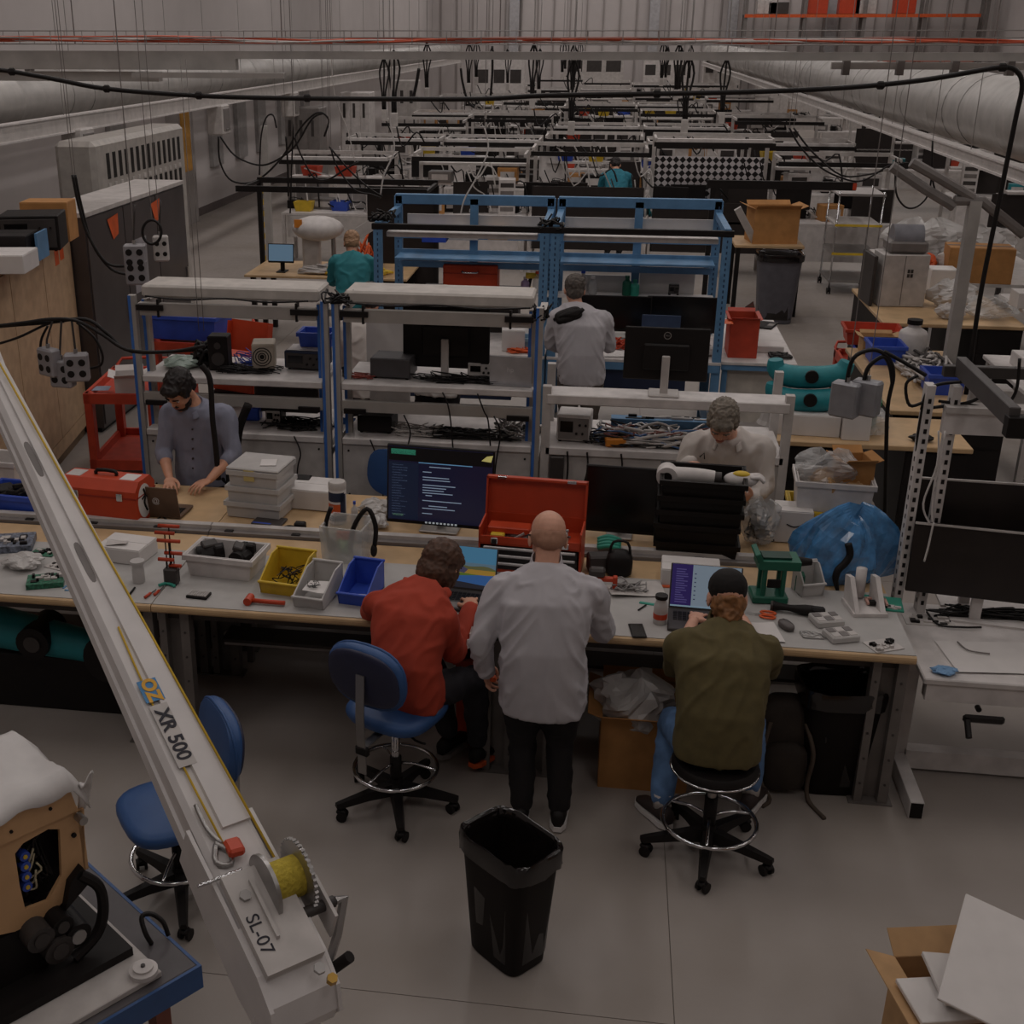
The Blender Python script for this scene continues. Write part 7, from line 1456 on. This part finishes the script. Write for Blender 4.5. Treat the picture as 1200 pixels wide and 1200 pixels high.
# robot bench left of the blue frames
o = thing('maple_table', 'maple table with white dome robot left of the blue frames', 'table', (-3.5, 15.5, 0)); G().box(0, 0, .885, 2.1, 1.1, .03, b=.004).build('top', WOOD, o)
for x in (-.95, .95):
    for y in (-.48, .48): G().bx(x-.03, x+.03, y-.03, y+.03, 0, .87).build('leg', BLACK, o)
o = thing('dome_robot', 'white dome headed robot machine on the maple table', 'machine', V((-3.75, 15.5, zb)), .1); G().box(-.05, .1, .25, .22, .26, .5, b=.03).build('column', PALE, o); G().ell((.05, 0, .52), (.34, .24, .16)).build('dome', WHITE, o, True); G().cyl((.25, -.02, .10), (.25, -.02, .42), .03, n=10).build('quill', STEEL, o, 40); G().box(-.18, -.16, .60, .10, .02, .1).build('orange_label', mat('orange_plastic', (206, 128, 44), .5), o)
monitor('small touch screen showing pale blue at the maple table', V((-4.12, 15.2, zb)), .34, .24, 0, R(-8), True, emi('touch_blue', (120, 150, 175), 2.6), .24, stand_m=BLACK)
tangle('orange hoses behind the white dome robot', (-3.15, 15.6, zb), .35, .3, .42, 10, ORANGE, 81, .014); tangle('pale fittings strewn over the maple table', (-3.4, 15.2, zb), 1.0, .3, .09, 30, PALE, 82, .012); tangle('yellow fittings on the maple table', (-3.1, 15.15, zb), .9, .25, .09, 8, YELLOW, 83, .014)
solo(G().box(-2.98, 15.0, 1.50, .50, .03, .14, 0, 0, R(-32), b=.004), 'slanted_plate', PALE, 'slanted pale strip light over the maple table', 'strip light'); solo(G().bx(-3.15, -2.2, 16.03, 16.07, .0, 1.9), 'dark_screen', PANEL, 'dark screen panel behind the maple table', 'panel'); o = thing('rail_frame', 'black rail frame standing over the maple table', 'frame', (-3.4, 15.95, 0)); G().bx(-1.2, 1.2, -1.0, -.95, 1.93, 2.0).build('front_rail', BLACK, o); G().bx(-1.2, 1.2, -.03, .03, 1.93, 2.0).build('rear_rail', BLACK, o)
for x in (-1.18, 1.18): G().bx(x-.03, x+.03, -.03, .03, 0, 1.93).build('upright', BLACK, o); G().bx(x-.02, x+.02, -.95, -.03, 1.93, 1.97).build('arm', BLACK, o)
# ================================================================ right side tables and their loads
def maple_table(label, x0, x1, y0, y1, z=.90, drawers=True):
    o = thing('maple_table', label, 'table', ((x0+x1)/2, (y0+y1)/2, 0), 0, 'maple tables by the right aisle'); w, d = x1-x0, y1-y0
    G().box(0, 0, z-.02, w, d, .04, b=.006).build('top', WOOD, o)
    for x in (-1, 1): 
        u = G().bx(x*(w/2-.25)-.22, x*(w/2-.25)+.22, -d/2+.03, d/2-.03, 0, z-.04).build('pedestal', mat('pedestal_black', (28, 22, 20), .55, spec=.3), o)
        for i in range(3): G().bx(x*(w/2-.25)-.21, x*(w/2-.25)+.21, -d/2+.022, -d/2+.03, .08+i*.26, .32+i*.26).build('drawer', BLACK, u)
    return o
maple_table('maple table under the teal robot parts', 1.34, 2.76, 9.0, 9.75); maple_table('long maple table beyond the slotted posts', 2.36, 3.30, 9.95, 12.1); maple_table('maple table carrying the white tower cabinet', 2.95, 4.4, 13.3, 15.2)
o = carton('white storage box under the teal robot parts', PAPER, V((1.60, 9.32, zb)), .46, .36, .16, R(-3))
o = thing('teal_robot_parts', 'teal curved robot leg shells on a white box', 'robot part', V((1.60, 9.36, zb+.166)), R(-4))
for k, (z, y) in enumerate(((.09, -.04), (.25, .05))):
    G().tube([(-.27, y, z+.10), (-.25, y, z+.02), (-.14, y-.03, z-.02), (.10, y-.03, z-.01), (.22, y, z+.03), (.26, y, z+.11)], lambda t: .055+.035*math.sin(pi*t), 12, 4).build('shell', TEAL, o, 40); G().cyl((.0, y-.11, z+.01), (.0, y-.14, z+.01), .05, n=14).build('joint', BLACK, o, 40)
tote('green tote on the maple table', mat('tote_green', (30, 110, 70), .5), V((2.0, 9.55, zb)), .34, .26, .22, R(-10), .9); crumple('clear bag on the maple table beside the green tote', V((2.05, 9.25, zb)), .28, .24, .2, CLEAR, 55); carton('white carton at the left of the maple table', PAPER, V((1.93, 9.2, zb)), .2, .25, .2, 0); solo(G().lathe([(.12, 0), (.10, .03), (.03, .28), (.015, .32)], (1.36, 9.45, zb), 12), 'cone_part', PALE, 'pale cone shaped part left of the teal shells', 'part'); crumple('small black cloth on the maple table', V((2.42, 9.15, zb)), .16, .12, .05, BLACK, 57)
red_cart('red service cart with red and blue totes by the aisle', 2.75, 12.85, 0, .56, .8, .62); tote('red tote on top of the aisle cart', REDD, V((2.78, 13.0, .76)), .56, .40, .16, R(-3), .9); tote('blue tote on the aisle cart below the red tote', BLUEB, V((2.82, 12.72, .56)), .50, .38, .20, R(-3), .9, fill=(DARK, 8, .7)); tote('blue tote on the long maple table', BLUEB, V((2.62, 11.6, zb)), .3, .36, .18, 0, .9); tote('second blue tote on the long maple table behind the slotted posts', BLUEB, V((2.9, 10.6, zb)), .3, .3, .18, 0, .9)
o = thing('tower_cabinet', 'white tower cabinet with dark window logo on the maple table', 'cabinet', V((3.28, 14.35, zb)), R(4)); G().box(0, 0, .29, .50, .42, .58, b=.01).build('case', PALE, o); G().bx(-.02, -.012, -.213, -.21, .02, .57).build('door_seam', MIDG, o)
for i in (0, 1):
    for j in (0, 1): G().bx(.02+i*.035, .048+i*.035, -.214, -.21, .33+j*.05, .37+j*.05).build('logo_square', DARK, o)
G().box(-.33, .05, .28, .04, .5, .56, b=.008).build('side_frame', DARK, o)
o = thing('domed_printer', 'grey domed machine on the white tower cabinet', 'machine', V((3.30, 14.35, zb+.585))); G().box(0, 0, .07, .42, .36, .14, b=.03).build('base', MIDG, o); G().cyl((-.16, 0, .14), (.16, 0, .14), .16, n=22).build('dome', mat('dome_grey', (128, 128, 134), .4), o, 40)
for k, (x, y, sx, h, m, s) in enumerate(((3.85, 14.2, .5, .3, FILM, 1), (4.1, 13.7, .5, .22, CLEAR, 2), (3.7, 13.6, .3, .16, PALE, 3), (4.3, 17.5, 1.0, .5, FILM, 4), (4.9, 17.2, .9, .45, FILM, 5), (4.5, 16.2, .7, .35, PAPER, 6))): crumple(('bag of white packing beside the tower cabinet', 'clear crumpled bag at the right of the maple table', 'small pale crumpled bag on the maple table edge', 'large heap of white film bags beyond the tower cabinet', 'second large heap of white film bags on the right', 'low heap of white paper wrap on the right')[k], V((x, y, zb if k != 3 else zb)), sx, sx*.7, h, m, 60+s)
o = thing('packing_table', 'pale packing table under the heaps of film bags', 'table', (4.65, 16.95, 0)); G().bx(-.95, .95, -1.25, 1.25, .86, .90).build('top', PALE, o)
for x in (-.85, .85):
    for y in (-1.15, 1.15): G().bx(x-.03, x+.03, y-.03, y+.03, 0, .86).build('leg', DARK, o)
carton('large brown carton with dark tape on the right packing table', CARD, V((4.55, 15.95, zb)), .75, .45, .42, R(-5), tape=DARK); crumple('orange cloth bag left of the brown carton', V((3.95, 16.05, zb)), .3, .3, .28, ORANGE, 71); carton('white cartons behind the right maple table', PAPER, V((3.9, 15.3-.3, zb)), .3, .3, .3, 0)
# white tables and extrusions at the right edge
def white_table(label, x0, x1, y0, y1, z=.9): 
    o = thing('white_table', label, 'table', ((x0+x1)/2, (y0+y1)/2, 0)); w, d = x1-x0, y1-y0; G().box(0, 0, z-.02, w, d, .04, b=.006).build('top', WHITE, o)
    for x in (-1, 1):
        for y in (-1, 1): G().bx(x*(w/2-.06)-.03, x*(w/2-.06)+.03, y*(d/2-.06)-.03, y*(d/2-.06)+.03, 0, z-.04).build('leg', PALE, o)
    return o
white_table('wide white table at the right picture edge, far one', 4.45, 6.4, 13.0, 14.6, 1.0); white_table('white table at the right picture edge, near one', 3.55, 5.2, 10.4, 11.8, .95)
carton('long white carton on the far right white table', PAPER, V((4.85, 13.9, 1.0)), .9, .3, .16, 0); carton('flat white carton on the near right white table', PAPER, V((3.95, 11.3, .95)), .5, .4, .12, 0)
for k in range(3): solo(G().add([(4.25, 11.0-.15*k, .955+.09*k), (4.55, 11.0-.15*k, 1.10+.09*k), (4.9, 11.0-.15*k, 1.02+.09*k), (4.25, 11.05-.15*k, .955+.09*k), (4.55, 11.05-.15*k, 1.10+.09*k), (4.9, 11.05-.15*k, 1.02+.09*k), (4.25, 11.0-.15*k, .925+.09*k), (4.55, 11.0-.15*k, 1.06+.09*k), (4.9, 11.0-.15*k, .98+.09*k), (4.25, 11.05-.15*k, .925+.09*k), (4.55, 11.05-.15*k, 1.06+.09*k), (4.9, 11.05-.15*k, .98+.09*k)], [(0, 1, 4, 3), (1, 2, 5, 4), (6, 9, 10, 7), (7, 10, 11, 8), (0, 6, 7, 1), (1, 7, 8, 2), (3, 4, 10, 9), (4, 5, 11, 10), (0, 3, 9, 6), (2, 8, 11, 5)]), 'folded_bracket', ORANGE, ('front', 'middle', 'rear')[k]+' orange folded bracket on the near right white table', 'bracket')
for k, x in enumerate((3.62, 3.95)): solo(G().bx(x, x+.05, 10.5, 10.55, .95, 1.75), 'upright_extrusion', ALU, ('left', 'right')[k]+' aluminium upright on the near right white table', 'upright')
tangle('dark cables and tools on the near right white table', (4.3, 10.7, .95), 1.2, .5, .12, 24, BLACK, 91, .014); tangle('pale parts scattered on the long maple table', (2.9, 11.2, zb), .5, 1.2, .1, 24, PALE, 92, .014); tangle('dark mixed parts on the long maple table', (3.0, 11.4, zb), .5, 1.0, .1, 16, DARK, 93, .014); bottle('white jug on the long maple table', V((2.9, 12.0-.2, zb)), .13, .36, WHITE, BLACK, .45, name='jug', cat='jug'); carton('tan open box on the long maple table', CARDL, V((2.62, 11.95, zb)), .3, .22, .16, 0, True, flap=.4)
waste_bin('tall grey waste bin with black liner beside the far table', (2.36, 17.35, 0), 0, .62, .52, .95, True, mat('bin_grey', (88, 86, 92), .5))
o = thing('side_table', 'dark legged table with open carton behind the grey bin', 'table', (2.25, 18.1, 0)); G().box(0, 0, .98, .95, .9, .04, b=.005).build('top', WOOD, o)
for x in (-.42, .42):
    for y in (-.4, .4): G().bx(x-.03, x+.03, y-.03, y+.03, 0, .96).build('leg', BLACK, o)
carton('brown open carton with orange stripe on the dark legged table', CARD, V((2.3, 18.05, 1.0)), .62, .5, .48, R(8), True, flap=.4, tape=None); solo(G().box(1.92, 17.75, 1.25, .10, .04, .62, 0, .3, R(-32), b=.004), 'white_strip', PALE, 'white strip leaning on the brown open carton', 'strip'); o = thing('rail_frame', 'black rail on a post right of the blue bench', 'frame', (1.28, 16.03, 0)); G().bx(-.08, 1.72, -.03, .03, 1.95, 2.05).build('rail', BLACK, o); G().bx(-.03, .03, -.03, .03, 0, 1.95).build('upright', BLACK, o); G().bx(1.68, 1.725, -.035, .035, 1.96, 2.04).build('red_end', RED, o)
# boom arms over the right side
o = thing('balancer_boom', 'grey column with boom arms over the right benches', 'boom', (W(1142, 240, y=11.5).x, 11.5, 0)); G().bx(-.05, .05, -.05, .05, 0, W(1142, 235, y=11.5).z).build('column', GALV, o); G().bx(-.2, .2, -.2, .2, 0, .02).build('base_plate', GALV, o)
for k, pts in enumerate((((1045, 195), (1085, 222), (1118, 242)), ((1068, 190), (1100, 208), (1140, 232)), ((1118, 235), (1150, 235), (1200, 275)))): G().tube([W(u, v, y=11.5) for u, v in pts], .045, 8, 1).build('arm', MIDG, o, world=True)
# ================================================================ far rows of workstations
ORD = ('first', 'second', 'third', 'fourth', 'fifth', 'sixth', 'seventh', 'eighth', 'ninth', 'tenth')
PEG = bpy.data.materials.new('pegboard'); PEG.use_nodes = True; _n = PEG.node_tree; _ck = _n.nodes.new('ShaderNodeTexChecker'); _ck.inputs['Scale'].default_value = 13; _ck.inputs['Color1'].default_value = (*s2l((215, 210, 212)), 1); _ck.inputs['Color2'].default_value = (*s2l((26, 22, 22)), 1)
_t = _n.nodes.new('ShaderNodeTexCoord'); _mp = _n.nodes.new('ShaderNodeMapping'); _mp.inputs['Rotation'].default_value = (0, R(45), 0); _n.links.new(_t.outputs['Object'], _mp.inputs['Vector']); _n.links.new(_mp.outputs['Vector'], _ck.inputs['Vector']); _n.links.new(_ck.outputs['Color'], _n.nodes['Principled BSDF'].inputs['Base Color'])
def station(kind, w=1.9, d=.85):
    o = bpy.data.objects.new('workstation', None); COL.objects.link(o); o['category'] = 'workstation'; o['label'] = 'prototype'; hx = w/2; H = (2.05, 1.86, 2.22, 1.94)[kind]
    G().box(0, d/2, .885, w, d, .035).build('worktop', WHITE, o)
    for x in (-hx+.03, hx-.03):
        G().bx(x-.03, x+.03, .0, .06, 0, .87).build('post', PALE, o); G().bx(x-.03, x+.03, d-.06, d, 0, H).build('post', PALE, o)
        G().bx(x-.02, x+.02, .05, d, H-.07, H-.02).build('arm', PALE, o)
    G().bx(-hx, hx, d-.05, d-.01, H-.05, H+.01).build('top_beam', PALE, o); G().bx(-hx, hx, -.02, .02, H-.15, H-.08).build('black_rail', BLACK, o)
    if kind in (1, 2): G().bx(-hx+.05, hx-.05, .02, .14, H-.09, H-.03).build('light_bar', WHITE, o)
    if kind in (0, 2): G().bx(-hx+.04, hx-.04, .0, .03, .40, 1.42 if kind == 0 else 1.2).build('privacy_panel', PANEL, o)
    if kind == 1: G().bx(-hx+.04, hx-.04, d-.3, d-.02, 1.42, 1.46).build('shelf', WHITE, o); G().bx(-hx+.1, hx-.1, .0, .03, .5, .86).build('front_panel', PALE, o)
    if kind == 2: G().bx(-hx+.06, hx-.06, d-.03, d-.01, 1.05, 1.85).build('pegboard', PEG, o)
    if kind == 3: G().bx(-hx+.04, hx-.04, d-.3, d-.02, 1.35, 1.39).build('shelf', WHITE, o); G().bx(-hx+.04, hx-.04, d-.3, d-.02, 1.68, 1.72).build('shelf', PALE, o); G().bx(-hx+.1, hx-.1, .0, .03, .3, .86).build('front_panel', WHITE, o)
    return o
PRO = [station(k) for k in range(4)]; USED = [False]*4
def put(proto, idx, loc, label, group):
    if not USED[idx]:
        USED[idx] = True; proto.location = loc; tag(proto, label, 'workstation', group); return proto
    return copy_tree(proto, loc, 0, label, group)
def proto_item(fn):
    return fn
ITEMS = []
def mk_item(name, cat, desc, build):
    o = bpy.data.objects.new(name, None); COL.objects.link(o); o['category'] = cat; o['label'] = desc; build(o); ITEMS.append([o, desc, False]); return o
def _mon(o): G().box(0, 0, .34, .58, .03, .34, b=.006).build('screen_housing', BLACK, o); G().box(0, .03, .12, .05, .03, .24).build('stand_post', PALE, o); G().box(0, .02, .006, .22, .16, .012).build('stand_base', PALE, o)
def _box(m, sx, sy, sz): return lambda o: (G().box(0, 0, sz/2, sx, sy, sz, b=.006).build('case', m, o), G().box(0, -sy/2-.003, sz*.5, sx*.7, .006, sz*.5).build('front_plate', DARK if m in (WHITE, PALE) else PALE, o))
def _bin(m): return lambda o: (G().loft([[V((i*a, j*b, z)) for i, j in ((-1, -1), (1, -1), (1, 1), (-1, 1))] for a, b, z in ((.13, .1, 0), (.16, .13, .16), (.145, .115, .16), (.12, .09, .02))]).build('shell', m, o), G().box(0, 0, .09, .2, .16, .05, .3).build('contents', DARK, o))
def _gear(o):
    G().box(-.1, 0, .07, .16, .16, .14, b=.006).build('unit', BLACK, o); G().box(.1, .02, .05, .14, .18, .10, .2, b=.006).build('unit', PALE, o)
    rnd = random.Random(1); g = G()
    for i in range(5): g.tube([(rnd.uniform(-.2, .2), rnd.uniform(-.1, .1), rnd.uniform(.01, .2)) for _ in range(4)], .008, 4, 3)
    g.build('wires', CABLE, o)
def _arm(o): G().cyl((0, 0, 0), (0, 0, .2), .07, n=10).build('base', WHITE, o, 40); G().tube([(0, 0, .2), (.05, 0, .45), (.25, 0, .5), (.3, 0, .35)], .045, 8, 3).build('arm', WHITE, o, 40); G().ell((.3, 0, .32), .05).build('tool_head', BLACK, o, True)
def _lampbox(o): G().box(0, 0, .16, .5, .3, .04).build('tray', STEEL, o); [G().bx(x-.012, x+.012, y-.012, y+.012, 0, .3).build('rod', PALE, o) for x in (-.24, .24) for y in (-.14, .14)]; G().box(0, 0, .29, .5, .3, .02).build('upper_tray', STEEL, o)
mk_item('far_monitor', 'monitor', 'black monitor', _mon); mk_item('white_case', 'instrument', 'white instrument case', _box(WHITE, .36, .28, .24)); mk_item('grey_case', 'instrument', 'grey instrument case', _box(MIDG, .40, .3, .18)); mk_item('black_case', 'instrument', 'black equipment case', _box(BLACK, .42, .3, .26))
mk_item('red_bin', 'bin', 'red parts bin', _bin(REDD)); mk_item('blue_bin', 'bin', 'blue parts bin', _bin(BLUEB)); mk_item('gear_cluster', 'electronics', 'cluster of wired electronics', _gear); mk_item('robot_unit', 'robot', 'small white robot arm', _arm); mk_item('tray_rack', 'rack', 'steel tray rack', _lampbox); mk_item('brown_carton', 'box', 'brown carton', _box(CARD, .34, .3, .26)); mk_item('teal_case', 'case', 'teal case', _box(TEAL, .3, .24, .2)); mk_item('yellow_bin', 'bin', 'yellow parts bin', _bin(YELLOW))
def _pan(m, w, h): return lambda o: (G().box(0, 0, h/2, w, .03, h, b=.004).build('panel', m, o), G().box(0, .06, .01, w*.8, .16, .02).build('foot', DARK, o))
def _tower(o):
    G().box(0, 0, .3, .28, .3, .6, b=.01).build('case', WHITE, o)
    for i in range(4): G().bx(-.11, .11, -.156, -.15, .08+i*.13, .15+i*.13).build('slot_panel', DARK if i % 2 else MIDG, o)
mk_item('white_divider', 'divider', 'standing white divider', _pan(WHITE, .55, .6)); mk_item('black_divider', 'divider', 'standing black divider', _pan(PANEL, .62, .52)); mk_item('equipment_tower', 'equipment', 'white equipment tower', _tower)
WGT = [12, 13, 13, 14, 14, 13, 0, 0, 0, 1, 1, 2, 3, 3, 4, 5, 6, 6, 6, 6, 7, 8, 9, 1, 10, 11, 4]
rnd = random.Random(12)
ROWS = [20.6, 24.6, 28.6, 33, 38, 43, 48.5, 54]
POSN = ('leftmost', 'second from left', 'middle', 'second from right', 'rightmost')
SLOT = (('left', -.62, .32, .903), ('centre', 0, .45, .903), ('right', .62, .30, .903), ('rear left', -.32, .66, .903), ('rear right', .36, .66, .903), ('far left', -.8, .62, .903), ('far right', .82, .6, .903))
def copy_or_put(it, lab, loc):
    rz = rnd.uniform(-.2, .2)
    if not it[2]: it[2] = True; it[0].location = loc; it[0].rotation_euler.z = rz; tag(it[0], lab, it[0]['category'], 'things on the far workstations')
    else: copy_tree(it[0], loc, rz, lab, 'things on the far workstations')
def furnish(x, y, where, n, kind):
    sl = list(SLOT); rnd.shuffle(sl)
    for nm, dx, dy, z in sl[:n]:
        it = ITEMS[rnd.choice(WGT)]; lab = it[1]+', '+nm+' on '+where; loc = (x+dx, y+dy, z); rz = rnd.uniform(-.25, .25)
        if not it[2]: it[2] = True; it[0].location = loc; it[0].rotation_euler.z = rz; tag(it[0], lab, it[0]['category'], 'things on the far workstations')
        else: copy_tree(it[0], loc, rz, lab, 'things on the far workstations')
KINDS_ = ((1, 3, 0, 2, 3), (1, 1, 3, 1, 1), (3, 0, 1, 1, 0), (1, 1, 0, 3, 1), (0, 3, 1, 1, 0), (1, 1, 3, 1, 3), (3, 1, 1, 0, 1), (1, 0, 3, 1, 1))
for r, y in enumerate(ROWS):
    for c in range(5):
        x = -4.3+c*1.97
        if r == 0 and c == 0: x -= .3
        k = KINDS_[r][c]; where = POSN[c]+' station, '+ORD[r]+' far row'
        put(PRO[k], k, (x, y, 0), ('dark panelled', 'white fronted', 'perforated board', 'white shelved')[k]+' workstation, '+POSN[c]+' in the '+ORD[r]+' far row', 'far workstations in the middle block')
        furnish(x, y, where, 7 if r < 5 else 4, k)
        if k in (1, 3):
            for nm, dx in (('left', -.55), ('middle', .05), ('right', .6))[:3 if r < 4 else 2]:
                it = ITEMS[rnd.choice((1, 2, 3, 4, 5, 6, 6, 9, 11))]; copy_or_put(it, it[1]+', upper shelf '+nm+', '+where, (x+dx, y+.68, 1.461 if k == 1 else 1.391))
for r, y in enumerate((20.0, 24.5, 29.5, 35, 41, 48)):
    for c in range(3):
        x = 7.3+c*2.0-.25*(r == 0); k = (1, 3, 1, 0, 3, 1)[(r+c) % 6]; where = ('aisle', 'middle', 'outer')[c]+' station, '+ORD[r]+' row right of aisle'
        put(PRO[k], k, (x, y, 0), ('dark panelled', 'white fronted', 'perforated board', 'white shelved')[k]+' workstation, '+('aisle', 'middle', 'outer')[c]+' one in '+ORD[r]+' row right of aisle', 'far workstations right of the aisle')
        furnish(x, y, where, 5 if r < 4 else 3, k)
for i, o in enumerate(PRO):
    if not USED[i]:
        for c in list(o.children): bpy.data.objects.remove(c)
        bpy.data.objects.remove(o)
for it in ITEMS:
    if not it[2]:
        for c in list(it[0].children): bpy.data.objects.remove(c)
        bpy.data.objects.remove(it[0])
# tall white shelving cart and hanging power drops between the rows
for k in range(24):
    y = 22.8+(k % 8)*4.4; x = -4.6+(k // 8)*3.2+rnd.uniform(-.9, .9); z0 = rnd.uniform(1.9, 2.3)
    o = thing('power_drop', 'power drop of looped black cords hanging over the far rows, number %s from the front on the %s' % (ORD[k % 8], ('left', 'middle', 'right')[k // 8]), 'power drop', (x, y, z0), 0, 'hanging power drops'); G().box(0, 0, .12, .12, .1, .24, b=.01).build('outlet_box', PALE, o)
    for q in range(3): G().tube([(-.03+.03*q, 0, .24), (-.05+.04*q, .02, .6), (-.1+.1*q, .05, 1.0), (.0, 0, 1.3)], .02, 5, 3).build('cord', CABLE, o, True)
    G().tube([(.04, 0, .0), (.15+.1*(k % 3), 0, -.35), (.4+.1*(k % 2), .05, -.1), (.55, .1, -.3)], .016, 5, 4).build('loop', CABLE, o, True); G().cyl((0, 0, 1.3), (0, 0, CEIL-z0), .012, n=5).build('hanger_rod', STEEL, o)
for k, (x, y, z0, w, h, m) in enumerate(((-4.2, 47.2, 0, 1.8, 2.9, WHITE), (-1.0, 59.5, 0, 2.6, 3.0, PALE), (2.2, 59.8, 0, 2.0, 2.8, WHITE), (4.6, 58.5, 0, 1.6, 3.0, PALE), (-6.6, 40, 0, .9, 2.4, PALE), (-6.9, 34, 0, .8, 2.3, WHITE), (-7.0, 28.5, 0, .8, 2.2, MIDG), (7.5, 57, 0, 3, 2.9, PALE))):
    o = thing('tall_cabinet', ('white tall cabinet at the far left of the rows', 'pale wide cabinet before the far wall', 'white cabinet before the far wall right of centre', 'pale cabinet before the far wall by the right duct', 'narrow pale cabinet along the left wall', 'narrow white cabinet along the left wall', 'narrow grey cabinet along the left wall nearest', 'pale cabinet wall far on the right')[k], 'cabinet', (x, y, 0), 0, 'tall cabinets in the distance'); G().box(0, 0, h/2, w, .8, h, b=.02).build('case', m, o)
    for i in range(3): d = G().bx(-w/2+.03+i*w/3, -w/2-.01+(i+1)*w/3, -.42, -.4, .1, h-.1).build('door', m, o); G().bx(-w/2+(i+1)*w/3-.1, -w/2+(i+1)*w/3-.06, -.44, -.42, h*.45, h*.55).build('handle', DARK, d); G().bx(-w/2+.08+i*w/3, -w/2+w/3-.12+i*w/3, -.425, -.42, h*.72, h*.88).build('vent_panel', DARK, d)
# orange pallet racking high against the far right wall
o = thing('pallet_rack', 'orange beamed pallet rack high against the far right wall', 'pallet rack', (10.0, 61.5, 0)); 
for i in range(5): G().bx(-4.4+i*2.6, -4.25+i*2.6, -.5, -.4, 0, 5.6).build('upright', MIDG, o); G().bx(-4.4+i*2.6, -4.25+i*2.6, .4, .5, 0, 5.6).build('upright', MIDG, o)
for z in (2.6, 4.45): G().bx(-4.4, 6.0-.2, -.55, -.42, z, z+.14).build('beam', ORANGE, o); G().bx(-4.4, 5.8, -.4, .45, z+.10, z+.14).build('deck', STEEL, o)
for k, (x, m, h) in enumerate(((-3.4, PALE, .6), (-2.9, DARK, .5), (-1.2, RED, .9), (.2, RED, .8), (2.6, RED, .9), (.9, PALE, .6))): solo(G().box(10.0+x, 61.5, 4.6+h/2, .9, .7, h, b=.02), 'stored_crate', m, ('pale grey crate leftmost', 'dark crate second from left', 'red slatted crate left of centre', 'red crate at the centre', 'red crate at the right', 'pale crate right of centre')[k]+' on the pallet rack', 'crate')
# aisle shelf cart at the end of the first far row
o = thing('wire_cart', 'tall wire shelf cart with yellow edges by the right aisle', 'cart', (3.75, 19.9, 0)); 
for x in (-.32, .32):
    for y in (-.45, .45): p = G().cyl((x, y, .1), (x, y, 1.55), .014, n=8).build('pole', CHROME, o, True); caster(o, x, y, p, .05)
for z, m in ((.2, STEEL), (.62, STEEL), (1.05, PALE), (1.5, WHITE)): G().box(0, 0, z, .68, .95, .025).build('shelf', m, o); G().bx(-.345, .345, -.48, -.47, z-.015, z+.02).build('edge_strip', YELLOW if z in (.62, 1.05) else STEEL, o)
for o in bpy.data.objects:
    if o.name.startswith('power_drop') and o.get('label'):
        o['label'] = o['label'].replace('number ', '').replace('power drop of looped black cords hanging over the far rows,', 'black corded power drop over the far rows,')

for r, y in enumerate(ROWS[:6]):
    rn = random.Random(100+r)
    for k, (m, n, th) in enumerate(((CABLE, 34, .014), (CABLEW, 18, .014))):
        g = G()
        for i in range(n):
            x = rn.uniform(-5.6, 3.9); z = rn.uniform(1.0, 1.9); d = rn.uniform(.1, .5)
            g.tube([(x, y+.5+rn.uniform(-.3, .3), z), (x+d*.4, y+.45, z-rn.uniform(.05, .4)), (x+d, y+.5, z-rn.uniform(-.1, .5)), (x+d*1.3, y+.4, max(.95, z-rn.uniform(.2, .9)))], th, 4, 3)
        solo(g, 'strung_cords', m, ('black', 'white')[k]+' cords strung loosely along the '+ORD[r]+' far row of stations', 'cords', kind='stuff')
